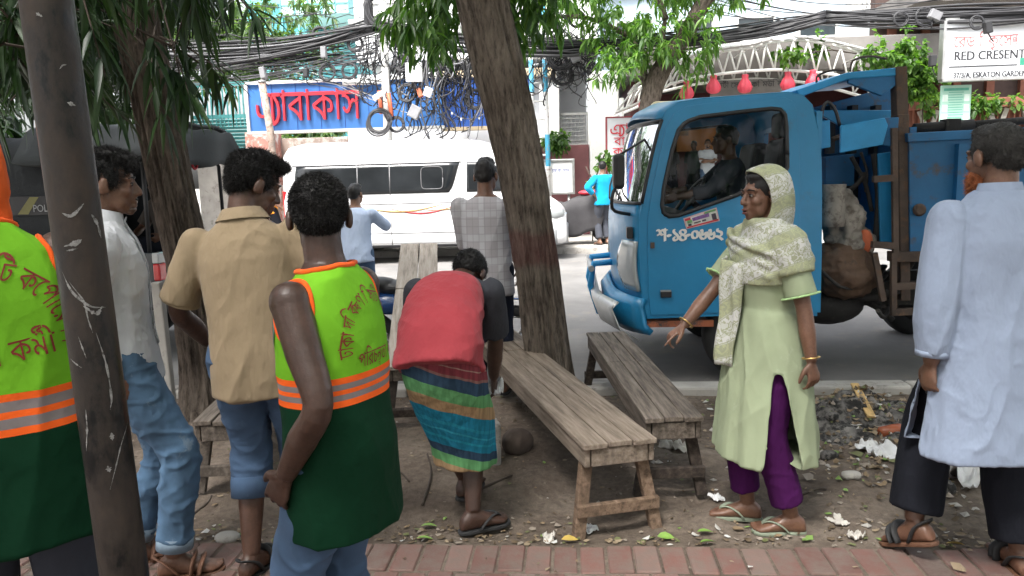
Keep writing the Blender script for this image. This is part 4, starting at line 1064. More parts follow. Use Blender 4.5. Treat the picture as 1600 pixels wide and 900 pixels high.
def jbox(px, py, w, h, Y, mat, label, rot=0.0):
    c = PY(px, py, Y); s = Y / FOC; t = thing('junction_box', label, 'junction box', tuple(c), local=True)
    t.rotation_euler = (0, rot, 0)
    MB().box((0, 0, 0), (w * s, .12, h * s)).build('casing', mat, t, bevel=.015)
    mb = MB(); mb.box((0, -.065, 0), (w * s * .86, .012, h * s * .88)); mb.build('lid', mat, t, bevel=.004)
    MB().tube([(0, 0, -h * s / 2), (.02, -.02, -h * s / 2 - .1), (.06, 0, -h * s / 2 - .16)], .012, 5).build('lead', m_cable, t)
m_gbox = M('grey_box', (.2, .2, .21), .6, .15, 4)
jbox(647, 113, 25, 28, 16.1, m_offw, 'large white junction box on the cable tangle')
jbox(669, 144, 12, 14, 16.1, m_white, 'small tilted white box under the white junction box', .4)
jbox(506, 82, 9, 17, 16.2, m_gbox, 'grey box hanging in the left cable bundle over the sign'); jbox(411, 114, 9, 18, 16.2, m_gbox, 'pale grey box above the rusty post', -.15); jbox(478, 114, 8, 14, 16.3, m_dark, 'small black box above the blue sign'); 
jbox(648, 175, 17, 20, 16.1, m_gbox, 'dented grey box low in the tangle beside the pole', .5); jbox(592, 149, 20, 7, 16.1, m_white, 'white tube shaped fitting clamped to the utility pole', -.5); jbox(656, 145, 7, 14, 16.2, M('orange_box', (.4, .12, .06), .6), 'orange brown block in the tangle', -.3)
jbox(1461, 24, 17, 13, 15.4, m_gbox, 'grey splice box in the bundle left of the clinic sign', .45); jbox(1543, 43, 10, 17, 15.1, m_dark, 'black box hanging over the clinic sign', -.2); jbox(1457, 95, 9, 16, 15.5, m_dark, 'black box among the creeper leaves'); jbox(897, 85, 15, 24, 16.9, m_gbox, 'grey plastic box beside the widest coil', -.4)
# string of little bulbs drooping from the tangle
p = catmull([PY(672, 92, 16.7), PY(685, 145, 16.7), PY(712, 180, 16.7), PY(740, 185, 16.7), PY(765, 172, 16.7), PY(790, 150, 16.8)], 40)
t = thing('light_string', 'string of small bulbs drooping across the deep blue sign panel', 'light string', tuple(p[0]))
MB().tube(p, .01, 5).build('wire', m_cableg, t); mb = MB()
for k in range(2, 40, 4): mb.ell(V(p[k]) + V((0, 0, -.03)), (.022, .022, .035), nu=8, nv=6)
mb.build('bulbs', m_white, t)
# ================================================================== VEHICLES
m_vanw = M('van_white', (0.78, 0.78, 0.78), 0.25, 0.03, 1, bst=0.0, coat=0.6)
m_vglass = M('van_dark_glass', (0.018, 0.02, 0.022), 0.06, 0.4, 1.2, bst=0.0)
m_seam = M('seam_grey', (0.14, 0.14, 0.145), 0.6, bst=0.0)
m_chrome = M('chrome', (0.7, 0.7, 0.7), 0.12, 0.05, metal=1.0, bst=0.02)
m_tail = M('tail_red', (0.45, 0.015, 0.02), 0.15, 0.2, bst=0.0, coat=0.8)
m_lens = M('lamp_lens', (0.34, 0.36, 0.36), 0.1, 0.1, 10, bst=0.05, coat=0.8)
m_amber = M('amber_lens', (0.7, 0.25, 0.03), 0.15, bst=0.0)
def wheel(mb_par, c, r, w, name='wheel', rimr=0.62, rimmat=None):
    """wheel standing across local y; thing part with tyre and rim"""
    R = Matrix.Rotation(PI / 2, 3, 'X')
    prof = [(r * rimr, -w * .42), (r * .86, -w * .5), (r * .97, -w * .42), (r, -w * .2), (r, w * .2), (r * .97, w * .42), (r * .86, w * .5), (r * rimr, w * .42)]
    t = MB().lathe(prof, c, R, 36, cap=False).build(name, m_rubber, mb_par)
    rb = MB().lathe([(0.02, -w * .30), (r * .2, -w * .34), (r * .22, -w * .26), (r * .5, -w * .22), (r * rimr * .97, -w * .40), (r * rimr, -w * .42), (r * rimr, w * .42), (0.02, w * .3)], c, R, 30)
    for k in range(5):
        a = 2 * PI * k / 5; rb.ell(V(c) + V((math.cos(a) * r * .33, -w * .29, math.sin(a) * r * .33)), (r * .05, w * .08, r * .05), nu=8, nv=6)
    rb.build('rim', rimmat or m_steel, t)
    return t
# ---------- white van
VL = 5.24
van = thing('van', 'white high roofed passenger van with dark side windows across the road', 'van', (0, 0, 0), local=True)
def v_hw(z): return 0.94 * (1 - 0.10 * max(0.0, (z - 1.05) / 1.2) ** 1.25)
def van_ring(x, zt, zb=0.30, k=1.0):
    half = []; half.append((0.0, zb)); half.append((v_hw(.5) * k - .2, zb)); half.append((v_hw(.5) * k - .05, zb + .03)); half.append((v_hw(.5) * k, zb + .13))
    zs = np.linspace(zb + .2, zt - .26, 9)
    for z in zs: half.append((v_hw(z) * k, z))
    y0 = v_hw(zt - .26) * k; r = .25
    for a in np.linspace(.15, PI / 2, 7): half.append((y0 - r + r * math.cos(a), zt - .26 + .23 * math.sin(a)))
    half.append((y0 * .4, zt)); half.append((0.0, zt + .01))
    pts = [V((x, -y, z)) for y, z in half] + [V((x, y, z)) for y, z in reversed(half[1:-1])]
    return pts
st = [(-2.62, 2.00, .42, .93), (-2.60, 2.12, .34, .97), (-2.52, 2.22, .30, .99), (-2.3, 2.27, .28, 1), (-1, 2.285, .28, 1), (0.4, 2.28, .28, 1), (1.0, 2.24, .28, 1), (1.30, 2.15, .28, 1), (1.55, 1.98, .28, .995), (1.80, 1.72, .28, .99), (2.02, 1.45, .28, .985), (2.2, 1.20, .28, .975), (2.38, 1.10, .28, .955), (2.52, 1.0, .28, .92), (2.60, .9, .30, .87), (2.62, .80, .34, .80)]
body = MB().loft([van_ring(*s) for s in st]).build('body', m_vanw, van)
def side_patch(name, rows, mat, off=0.006, parent=van, n=16):
    """rows: (z, x_left, x_right); follows the bulge of the side facing the street"""
    m_ = MB(); rings = []
    for z, a, b in rows: rings.append([V((lerp(a, b, k / n), -(v_hw(z) + off) * (1 if b < 1.9 else .985), z)) for k in range(n + 1)])
    m_.loft(rings, False, 0, True, False); o = m_.build(name, mat, parent); s = o.modifiers.new('thick', 'SOLIDIFY'); s.thickness = 0.008; s.offset = 0; return o
zz = np.linspace(1.29, 1.83, 9)
win = side_patch('side_window', [(z, -2.38 + .04 * ((z - 1.56) / .27) ** 2, .52 + .16 * (z - 1.29) / .54 - .05 * ((1.83 - z) / .54) ** 8) for z in zz], m_vglass)
for a in (-1.22, -.62): side_patch('window_post', [(1.29, a, a + .02), (1.83, a, a + .02)], m_seam, .012, win, 2)
fr = MB(); fo = []
for k in range(33):
    t = 2 * PI * k / 32; c, s = math.cos(t), math.sin(t); q = lambda u: math.copysign(abs(u) ** .35, u)
    z = 1.56 + .20 * q(s); fo.append(V((.17 + .20 * q(c), -(v_hw(z) + .014), z)))
fr.tube(fo, .008, 5).build('vent_frame', m_seam, win)
side_patch('door_window', [(z, .80 + .02 * (z - 1.29), 1.92 - .62 * (z - 1.25) / .54) for z in zz], m_vglass)
side_patch('window_line', [(1.83, -2.42, .7), (1.845, -2.42, .72)], m_seam, .008)
for za in (1.10, .56): side_patch('rail_groove', [(za, -2.5, .72), (za + .014, -2.5, .72)], m_seam, .003)
for xa in (.74, 1.72, -.62): side_patch('door_seam', [(.36, xa, xa + .012), (1.28, xa, xa + .012)], m_seam, .003)
m_gold, m_crim = M('decal_gold', (.55, .36, .16), .4, .2, bst=0), M('decal_red', (.55, .04, .05), .4, bst=0)
def swoosh(name, mat, x0, x1, za, dip, th):
    rings = [[], []]
    for k in range(25):
        t = k / 24; z = za - dip * math.sin(PI * t) + .05 * t; h = th * math.sin(PI * min(1, t * .9 + .08)) + .004
        for q, s in ((0, -1), (1, 1)): rings[q].append(V((lerp(x0, x1, t), -(v_hw(z) + .007), z + s * h / 2)))
    o = MB().loft(rings, False, 0, True, False).build(name, mat, van); s = o.modifiers.new('t', 'SOLIDIFY'); s.thickness = .004; return o
swoosh('gold_stripe', m_gold, -1.05, .35, 1.03, .09, .045); swoosh('red_stripe', m_crim, -.6, .62, 1.01, .11, .035); swoosh('gold_stripe', m_gold, .05, .75, .98, .02, .03)
side_patch('sill_trim', [(.30, -2.4, 2.2), (.37, -2.4, 2.2)], m_black, .004)
# windscreen, lamps, bumper, mirror, wheels
mb = MB(); rings = []
for x, z in ((1.40, 2.06), (1.62, 1.87), (1.86, 1.62), (2.08, 1.34), (2.20, 1.18)):
    w = v_hw(z) - .10; rings.append([V((x + .05 - .10 * (t * t), t * w, z + .045 - .03 * t * t)) for t in np.linspace(-1, 1, 13)])
o = mb.loft(rings, False, 0, True, False).build('windscreen', m_vglass, van); s = o.modifiers.new('t', 'SOLIDIFY'); s.thickness = .01
for sy in (-1, 1):
    MB().ell((2.36, sy * .80, .86), (.22, .13, .15)).build('headlight', m_lens, van)
    MB().ell((2.52, sy * .70, .47), (.10, .10, .05)).build('fog_lamp', m_lens, van)
    mb = MB(); mb.box((-2.56, sy * .87, 1.15), (.14, .07, .5)); mb.build('tail_light', m_tail, van, bevel=.02)
    mb = MB(); mb.box((1.78, sy * 1.08, 1.38), (.13, .20, .24)); mi = mb.build('side_mirror', m_vanw, van, bevel=.04, seg=3)
    MB().tube([(1.78, sy * .9, 1.28), (1.78, sy * 1.05, 1.33)], .025, 8).build('arm', m_black, mi)
mb = MB(); mb.loft([[V((x, t * w, z)) for t in np.linspace(-1, 1, 15) for x in [2.40 + .26 * (1 - abs(t) ** 3)]] for z, w in ((.28, .88), (.40, .93), (.56, .95), (.62, .92))], False, 0, True, False)
o = mb.build('front_bumper', M('bumper_grey', (.30, .31, .32), .5, .1), van); s = o.modifiers.new('t', 'SOLIDIFY'); s.thickness = .05
mb = MB(); mb.box((2.60, 0, .78), (.06, .9, .16)); mb.build('grille', m_chrome, van, bevel=.03)
for sx in (-1.42, 1.62):
    for sy in (-1, 1):
        wheel(van, (sx, sy * .80, .33), .33, .2)
        MB().lathe([(.39, -.02), (.41, 0), (.39, .02)], (sx, sy * .925, .36), Matrix.Rotation(PI / 2, 3, 'X'), 30, cap=True).build('wheel_arch', m_dark, van)
a = PY(432, 330, 13.75); b = PY(887, 330, 14.2)
van.location = ((a.x + b.x) / 2, 14.0 + .95, float(road_z(np.array([14.5]))[0])); van.rotation_euler = (0, 0, rad(1.2))

# ---------- blue dump truck
m_tb = M('truck_blue', (0.015, 0.21, 0.42), 0.36, 0.12, 1.6, 4, 0.25, dirt=(0.045, 0.15, 0.25), dfrac=0.62, bdist=.03, coat=0.2)
m_tl = M('truck_light_blue', (0.02, 0.27, 0.56), 0.45, 0.18, 3, 50, 0.08, dirt=(0.05, 0.12, 0.2), dfrac=0.62)
m_td = M('truck_worn_blue', (0.013, 0.125, 0.29), 0.55, 0.25, 2.2, 50, 0.15, dirt=(0.085, 0.06, 0.045), dfrac=0.55)
m_rustd = M('rusty_brown_steel', (0.085, 0.06, 0.048), 0.85, 0.35, 4, 50, 0.3, dirt=(0.13, 0.075, 0.045), dfrac=0.52)
m_grime = M('grimy_black', (0.022, 0.02, 0.019), 0.8, 0.4, 5, 50, 0.3, dirt=(0.06, 0.05, 0.042), dfrac=0.56)
m_wind = glass_mat('windscreen_glass', (.75, .82, .82), .75)
TN, TF = 6.0, 8.0
def tp(px, py, Y=TN): p = PY(px, py, Y); return (p.x, p.z)
trk = thing('dump_truck', 'bright blue open bodied dump truck with white number on its door', 'truck', (2.3, 7.0, -0.1))
outer = [tp(*p) for p in [(1012, 498), (1005, 470), (1001, 420), (999, 370), (1000, 335), (1007, 300), (1019, 245), (1032, 195), (1043, 172), (1062, 159), (1100, 153), (1180, 147), (1235, 143), (1258, 148), (1272, 163), (1280, 200), (1285, 250), (1284, 400), (1282, 488)]]
door = [tp(*p) for p in [(1017, 492), (1013, 460), (1012, 400), (1012, 340), (1019, 295), (1031, 240), (1042, 198), (1055, 176), (1075, 165), (1110, 160), (1180, 155), (1228, 151), (1241, 157), (1248, 172), (1250, 260), (1249, 400), (1243, 484)]]
wind = [tp(*p) for p in [(1037, 338), (1032, 326), (1036, 292), (1050, 232), (1060, 202), (1072, 189), (1095, 181), (1160, 173), (1218, 167), (1230, 173), (1232, 200), (1232, 262), (1226, 274), (1150, 306), (1050, 341)]]
def radial(poly, c, angs):
    P = np.array(poly); Q = np.roll(P, -1, 0); out = []
    for a in angs:
        d = np.array([math.cos(a), math.sin(a)]); best = None
        for p, q in zip(P, Q):
            e = q - p; den = d[0] * e[1] - d[1] * e[0]
            if abs(den) < 1e-12: continue
            w = p - np.array(c); t = (w[0] * e[1] - w[1] * e[0]) / den; u = (w[0] * d[1] - w[1] * d[0]) / den
            if t > 0 and -1e-6 <= u <= 1 + 1e-6 and (best is None or t > best): best = t
        out.append(np.array(c) + d * (best or 0.01))
    return out
def angs_for(polys, c, n=120):
    a = list(np.linspace(-PI, PI, n, endpoint=False))
    for P in polys:
        for p in P: a.append(math.atan2(p[1] - c[1], p[0] - c[0]))
    return sorted(a)
def ring_panel(mb, out, inn, Y, th, lean=None):
    c = np.mean(inn, 0); A = angs_for([out, inn], c); o, i = radial(out, c, A), radial(inn, c, A); n = len(A)
    L = lean or (lambda z: 0.0)
    def q(p, y): return V((p[0], y + L(p[1]) * (1 if Y < 7 else -1), p[1]))
    vs = [q(p, Y) for p in o] + [q(p, Y) for p in i] + [q(p, Y + th) for p in o] + [q(p, Y + th) for p in i]
    fs = []
    for k in range(n):
        j = (k + 1) % n; fs += [(k, j, n + j, n + k), (2 * n + j, 2 * n + k, 3 * n + k, 3 * n + j), (n + k, n + j, 3 * n + j, 3 * n + k), (j, k, 2 * n + k, 2 * n + j)]
    mb.add(vs, fs)
lean = lambda z: 0.085 * max(0.0, z - 1.35) ** 1.3
def front_x(z):
    fr = sorted([(p[1], p[0]) for p in outer[:9]]); return float(np.interp(z, [f[0] for f in fr], [f[1] for f in fr]))
cab = MB(); ring_panel(cab, outer, door, TN, .03, lean); ring_panel(cab, outer, door, TF, -.03, lean)
# front skin below the windscreen, roof, back wall
def row(z, n=21, inset=0.0):
    r_ = []
    for t in np.linspace(-1, 1, n):
        Y = 7 + t * (1.0 - lean(z)); r_.append(V((front_x(z) - .17 * (1 - abs(t) ** 3.0) + inset, Y, z)))
    return r_
zlo, zws, ztop = outer[0][1], tp(1003, 318)[1], tp(1036, 186)[1]
cab.loft([row(z) for z in np.linspace(zlo, zws, 9)], False, 0, True, False)
roofp = [(1036, 186), (1043, 172), (1062, 159), (1100, 153), (1180, 147), (1235, 143), (1258, 148), (1272, 163), (1280, 200)]
rr = []
for px, py in roofp:
    x, z = tp(px, py); q = []
    for t in np.linspace(-1, 1, 17):
        fx = -.17 * (1 - abs(t) ** 3) * max(0, 1 - (px - 1036) / 90.0)
        q.append(V((x + fx, 7 + t * (1 - lean(z)), z + .05 * (1 - t * t))))
    rr.append(q)
cab.loft(rr, False, 0, True, False)
xb = tp(1284, 300)[0]; zr = tp(1280, 200)[1]
for z0, z1, y0, y1 in ((zlo, 1.5, 6.02, 7.98), (2.0, zr + .05, 6.05, 7.95), (1.5, 2.0, 6.04, 6.4), (1.5, 2.0, 7.6, 7.96)): cab.box((xb - .02, (y0 + y1) / 2, (z0 + z1) / 2), (.04, y1 - y0, z1 - z0))
cabo = cab.build('cab', m_tb, trk); s = cabo.modifiers.new('t', 'SOLIDIFY'); s.thickness = .006
ws = MB(); ws.loft([row(z, 21, .01) for z in np.linspace(zws + .01, ztop - .015, 7)], False, 0, True, False); ws.build('windscreen', m_wind, trk)
mb = MB()
for z in (zws, ztop - .01): mb.tube(row(z, 21, -.004), .014, 6)
for t in (0, -1): mb.tube([row(z, 21, -.004)[t] for z in np.linspace(zws, ztop, 8)], .014, 6)
mb.build('windscreen_seal', m_black, trk)
m_ice = M('interior_dark', (.025, .026, .028), .8, .3)
for nm, Y, th, sg_ in (('door', TN - .012, .045, 1), ('door', TF + .012, -.045, -1)):
    db = MB(); ring_panel(db, door, wind, Y, th, lean); dd = db.build(nm, m_tb, trk, bevel=.006)
    sl_ = MB(); c = np.mean(wind, 0); sl_.tube([V((p[0], Y - .004 * sg_ + lean(p[1]) * sg_, p[1])) for p in [tuple(c + (np.array(w) - c) * .985) for w in radial(wind, c, np.linspace(0, 2 * PI, 70))]], .016, 6); sl_.build('window_seal', m_black, dd)
    g = MB(); half = [V((p[0], Y + .02 * sg_ + lean(p[1]) * sg_, p[1])) for p in wind]; g.add(half, [tuple(range(len(half)))]); g.build('pane', glass_mat('truck_window', (.85, .88, .88), 1.0, refl=.25), dd)
    h = MB(); hx, hz = tp(1040, 459); h.box((hx, Y - .012 * sg_, hz), (.085, .03, .05)); h.build('handle', m_black, dd, bevel=.008)
    h = MB(); h.box((hx - .002, Y - .02 * sg_, hz + .028), (.08, .02, .012)); h.build('hinge_cover', m_steel, dd)
    if sg_ == 1:
        hx, hz = tp(1019, 383); h = MB(); h.box((hx, Y - .008, hz), (.03, .02, .045)); h.build('hinge', m_rustd, dd)
        it = ['শ', ([[(.08, .3), (.2, .3)]], .28, .12), '১', '৪', ([[(.08, .3), (.2, .3)]], .28, .12), '০', '৬', '৬', '২']
        _, w_ = layout(it); a_, b_ = PY(1026, 377, Y), PY(1129, 374, Y); s_ = (b_.x - a_.x) / w_; h_ = (tp(1026, 359)[1] - tp(1026, 377)[1]) / .62
        def fat(items, o):                               # bolder: the line set twice, a hair apart
            write('number', items, m_white, lambda u, v: V((a_.x + u * s_ + o, Y - .004 - abs(o), a_.z + v * h_ + o * .5)), dd, 40)
        for o_ in (0.0, .006, -.005): fat(it, o_)
        # election style sticker under the window
        A, B, Cc, D = (tp(1067, 341), tp(1119, 324), tp(1124, 345), tp(1072, 358))
        def sk(u, v, y=.006): p = np.array(A) * (1 - u) * (1 - v) + np.array(B) * u * (1 - v) + np.array(Cc) * u * v + np.array(D) * (1 - u) * v; return V((p[0], Y - y, p[1]))
        def patch(u0, u1, v0, v1, y): return [sk(u0, v0, y), sk(u0, v1, y), sk(u1, v1, y), sk(u1, v0, y)]
        def pm(name, rects, mat, y):
            m_ = MB()
            for q in rects: m_.add(patch(*q, y), [(0, 1, 2, 3)])
            return m_.build(name, mat, st_)
        st_ = MB().add(patch(0, 1, 0, 1, .004), [(0, 1, 2, 3)]).build('sticker', M('sticker_pink', (.62, .42, .44), .5, bst=0), dd)
        pm('sticker_field', [(.03, .97, .1, .9)], M('sticker_field', (.62, .62, .58), .5, .15, 20, bst=0), .006)
        pm('sticker_red', [(.03, .97, .82, .93), (.03, .2, .1, .3), (.6, .97, .1, .18)], m_red, .008)
        pm('sticker_purple', [(.24, .74, .2, .48)], M('sticker_purple', (.20, .10, .30), .5, .3, 60, bst=0), .009)
        pm('sticker_green', [(.08, .22, .3, .55), (.62, .95, .05, .2)], M('sticker_green', (.15, .35, .14), .5, .3, 40, bst=0), .010)
        pm('sticker_dark', [(.80, .93, .35, .8), (.5, .62, .58, .72), (.08, .18, .62, .8), (.26, .46, .6, .7)], M('sticker_dark', (.05, .04, .06), .5, bst=0), .011)
# lamps, bumper, guards
hl = MB(); rings = []
for z in np.linspace(tp(985, 455)[1], tp(985, 378)[1], 8):
    q = []; f = (z - tp(985, 455)[1]) / (tp(985, 378)[1] - tp(985, 455)[1]); wd_ = .11 + .05 * math.sin(PI * f)
    for t in np.linspace(-.99, -.99 + wd_ * 1.9, 9): q.append(V((front_x(z) - .17 * (1 - abs(t) ** 3) - .022 * math.sin(PI * min(1, max(0, f * .9 + .05))), 7 + t * 1.0, z)))
    rings.append(q)
o = hl.loft(rings, False, 0, True, False).build('headlight', m_lens, trk); s = o.modifiers.new('t', 'SOLIDIFY'); s.thickness = .03
o2 = o.copy(); o2.data = o.data.copy(); COL.objects.link(o2); a_ = get_co(o2.data); a_[:, 1] = -a_[:, 1]; set_co(o2.data, a_); o2.data.flip_normals()
mb = MB(); z0 = tp(985, 425)[1]; mb.tube([V((front_x(z0) - .17 * (1 - abs(t) ** 3) - .03, 7 + t, z0)) for t in np.linspace(-.98, -.66, 8)], .012, 5); mb.build('lamp_divider', m_steel, o)
mb = MB(); p = tp(981, 365); mb.box((p[0] + .02, 6.09, p[1]), (.05, .1, .09)); mb.build('side_repeater', m_black, trk, bevel=.01)
bp = MB(); zb0, zb1 = tp(1000, 517)[1], tp(1000, 468)[1]
bp.loft([[V((front_x(zb1) + .03 - (.24 if z < zb1 - .05 else .2) * (1 - abs(t) ** 4) - k, 7 + t * 1.01, z)) for t in np.linspace(-1, 1, 25)] for z, k in ((zb0, -.05), (zb0 + .05, .0), (zb1 - .06, .02), (zb1, .0))], False, 0, True, False)
o = bp.build('bumper', m_tb, trk); s = o.modifiers.new('t', 'SOLIDIFY'); s.thickness = .05
# bent steel guard in front of the bumper
gp = MB(); gz0, gz1 = tp(955, 526)[1], tp(955, 468)[1]
gx = front_x(1.0) - .16
gp.loft([[V((gx - .14 * math.sin(PI * f * .5 + .3) + .30 * max(0, -t - .55) - dx, 7 + t * .98, z + .03 * t)) for t in np.linspace(-1, 1, 25)] for f, z, dx in ((0, gz0, -.06), (.35, gz0 + .08, .02), (.7, gz1 - .05, .05), (1, gz1, .0))], False, 0, True, False)
o = gp.build('steel_guard', M('bent_steel', (.5, .5, .49), .35, .15, 5, metal=.7, dirt=(.25, .2, .17), dfrac=.6), trk); s = o.modifiers.new('t', 'SOLIDIFY'); s.thickness = .012
mb = MB()
for y_ in (6.9, 7.5): mb.tube([V((gx - .12, y_, tp(940, 520)[1])), V((gx - .2, y_, tp(940, 470)[1])), V((gx - .17, y_, tp(940, 432)[1])), V((gx + .08, y_, tp(940, 432)[1] + .02))], .03, 8)
mb.build('guard_bars', m_tl, trk); mb = MB(); mb.tube([V((gx - .19, y_, tp(940, 440)[1])) for y_ in (6.85, 7.9)], .028, 8); mb.build('guard_rail', m_steel, trk)
# mirror
mx = MB(); p0 = PY(966, 268, 6.05); mx.box((p0.x, 6.02, p0.z), (.09, .17, .27)); mi = mx.build('mirror', m_black, trk, bevel=.035, seg=3)
mb = MB(); mb.tube(catmull([p0 + V((-.02, 0, -.12)), PY(957, 305, 6.03), PY(958, 328, 6.05), PY(985, 335, 6.15), PY(996, 336, 6.2)], 14), .014, 7); mb.tube([p0 + V((0, .02, .12)), PY(1012, 215, 6.25)], .01, 6); mb.build('mirror_arm', m_black, mi)
# wipers
for y_ in (6.35, 7.0): zq = zws + .02; MB().tube([row(zq, 21, -.03)[int((y_ - 6) * 10)], row(zq + .10, 21, -.035)[int((y_ - 6) * 10) + 4], row(zq + .22, 21, -.03)[int((y_ - 6) * 10) + 5]], .009, 5).build('wiper', m_black, trk)
mb = MB(); p = tp(1085, 151); mb.box((p[0], 7.6, p[1] + .06), (.3, .25, .1)); mb.build('roof_beacon', M('beacon_cream', (.65, .55, .30), .4), trk, bevel=.03)
# interior
mb = MB(); mb.box((tp(1195, 360)[0], 6.9, .98), (.5, 1.7, .3)); mb.build('seat', m_ice, trk, bevel=.06, seg=3)
mb = MB(); mb.box((tp(1238, 300)[0], 6.45, 1.45), (.16, .52, .75), Matrix.Rotation(.14, 3, 'Y')); mb.box((tp(1238, 300)[0], 7.4, 1.45), (.16, .6, .75), Matrix.Rotation(.14, 3, 'Y')); mb.build('seat_back', m_ice, trk, bevel=.06, seg=3)
mb = MB(); mb.box((tp(1245, 210)[0], 6.45, 1.93), (.10, .26, .2)); mb.build('headrest', M('seat_grey', (.12, .12, .13), .8), trk, bevel=.04, seg=3)
mb = MB(); mb.box((front_x(1.2) + .24, 7, 1.10), (.34, 1.86, .34)); mb.build('dashboard', m_ice, trk, bevel=.05, seg=3)
SWC = V((tp(1088, 300)[0], 6.42, 1.36)); SWR = Matrix.Rotation(rad(-52), 3, 'Y')
mb = MB(); mb.tube([SWC + SWR @ V((.21 * math.cos(a), .21 * math.sin(a), 0)) for a in [2 * PI * k / 40 for k in range(41)]], .014, 8, cap=False); sw = mb.build('steering_wheel', m_black, trk)
mb = MB(); mb.ell(SWC + SWR @ V((0, 0, -.03)), (.06, .06, .03), SWR); mb.tube([SWC + SWR @ V((0, -.2, 0)), SWC + SWR @ V((0, .2, 0))], .012, 6); mb.tube([SWC, SWC + SWR @ V((0, 0, -.4))], .025, 8); mb.build('column', m_black, sw)
# wheels and chassis
for px_ in (1185, 1610):
    cx = tp(px_, 480)[0]
    for y_ in (6.17, 7.83): wheel(trk, (cx, y_, .29), .40, .24, rimmat=m_grime)
mb = MB()
for y_ in (6.65, 7.35): mb.box((3.6, y_, .52), (5.4, .08, .2))
for x_ in (1.8, 2.6, 3.4, 4.4, 5.4): mb.box((x_, 7, .50), (.1, .66, .12))
mb.build('chassis', m_grime, trk)
mb = MB(); mb.ell((tp(1330, 440)[0], 6.55, .45), (.30, .22, .17)); mb.build('fuel_tank', m_grime, trk)
for k in range(24):
    a = V((random.uniform(2.25, 3.4), random.uniform(6.2, 7.0), random.uniform(.45, .75))); b = a + V((random.uniform(-.4, .4), random.uniform(-.2, .2), random.uniform(-.12, .2))); MB().tube(catmull([a, (a + b) / 2 + V((0, 0, -.06)), b], 7), random.uniform(.012, .035), 6).build('hose', m_grime, trk)
mb = MB(); mb.box((tp(1060, 503)[0], 6.12, tp(1060, 503)[1] - .02), (.55, .2, .05)); mb.build('step_board', M('step_orange', (.3, .09, .04), .7, .3, dirt=(.05, .04, .04)), trk)
# hopper / lifting gear behind the cab (Y 6.25 .. 7.8)
HB = 6.3
def hp(px, py, Y=HB): return PY(px, py, Y)
def plate(name, pts, Y, th, mat, bevel=.006, parent=trk):
    m_ = MB(); m_.prism([hp(px, py, Y) for px, py in pts], (0, th, 0)); return m_.build(name, mat, parent, bevel=bevel)
plate('hopper_front', [(1270, 168), (1405, 132), (1405, 240), (1285, 250)], 7.0, .03, m_td)
mb = MB()
for px_ in (1296, 1330, 1366): a, b = hp(px_, 165, 6.92), hp(px_ + 2, 240, 6.92); mb.box(((a.x + b.x) / 2, 6.92, (a.z + b.z) / 2), (.05, .12, a.z - b.z))
mb.build('hopper_ribs', m_dark, trk)
m_ = MB(); Q = [(1243, 141), (1325, 113), (1406, 105), (1406, 118), (1325, 124), (1250, 152)]
m_.prism([hp(px, py, 6.25) for px, py in Q], (0, 1.5, .05)); m_.build('hopper_hood', m_tl, trk, bevel=.01)
plate('hopper_cheek', [(1326, 122), (1402, 116), (1402, 132), (1378, 150), (1326, 130)], 6.26, .04, m_td)
plate('hopper_post', [(1400, 104), (1418, 103), (1420, 182), (1402, 182)], 6.24, .12, m_rustd)
plate('hopper_post', [(1403, 179), (1421, 178), (1423, 470), (1408, 470)], 6.22, .14, m_rustd)
plate('hopper_shelf', [(1268, 172), (1400, 172), (1400, 190), (1312, 196)], 6.6, .04, m_tl)
plate('side_flap', [(1314, 196), (1383, 184), (1388, 196), (1380, 226), (1313, 239)], 6.12, .03, m_tl)
plate('side_flap_end', [(1383, 184), (1405, 183), (1402, 230), (1380, 227)], 6.14, .05, m_td)
plate('cab_guard', [(1280, 190), (1297, 187), (1298, 230), (1281, 233)], 6.15, .03, m_tl)
MB().tube(catmull([hp(1283, 186, 6.2), hp(1286, 168, 6.2), hp(1294, 160, 6.2), hp(1305, 172, 6.2), hp(1312, 196, 6.2)], 18), .014, 8).build('air_hose', m_black, trk)
MB().tube([hp(1300, 218, 6.3), hp(1316, 212, 6.3)], .02, 8).build('hose_end', m_rustd, trk)
for c_ in ([(1328, 112), (1334, 94), (1360, 88), (1386, 92)], [(1276, 130), (1278, 118), (1300, 110), (1318, 110)]): MB().tube(catmull([hp(px, py, 6.4) for px, py in c_], 14), .009, 6).build('rail', m_rustd, trk)
plate('body_side', [(1420, 212), (1760, 196), (1760, 392), (1422, 398)], 6.20, .05, m_td)
plate('body_top_band', [(1418, 208), (1762, 190), (1762, 206), (1419, 222)], 6.17, .10, m_td)
plate('body_front', [(1372, 240), (1400, 236), (1400, 392), (1376, 388)], 6.45, .04, m_tl)
mb = MB(); X0, X1 = hp(1412, 300, 6.3).x, hp(1760, 300, 6.3).x
mb.box(((X0 + X1) / 2, 7.75, 1.4), (X1 - X0, .05, .95)); mb.box((X0 + .03, 7.0, 1.4), (.05, 1.5, .95)); mb.box(((X0 + X1) / 2, 7.0, .93), (X1 - X0, 1.5, .05)); mb.build('body_box', m_td, trk)
mb = MB()
for px_ in (1500, 1590, 1680): a, b = hp(px_, 225, 6.19), hp(px_, 396, 6.19); mb.box((a.x, 6.17, (a.z + b.z) / 2), (.06, .06, a.z - b.z))
mb.build('body_ribs', m_td, trk)
MB().lathe([(.02, -.03), (.045, -.02), (.05, 0), (.03, .02)], hp(1437, 328, 6.17), Matrix.Rotation(PI / 2, 3, 'X'), 16).build('tow_boss', m_rustd, trk)
plate('body_rail', [(1395, 394), (1760, 388), (1760, 402), (1395, 410)], 6.16, .12, m_rustd)
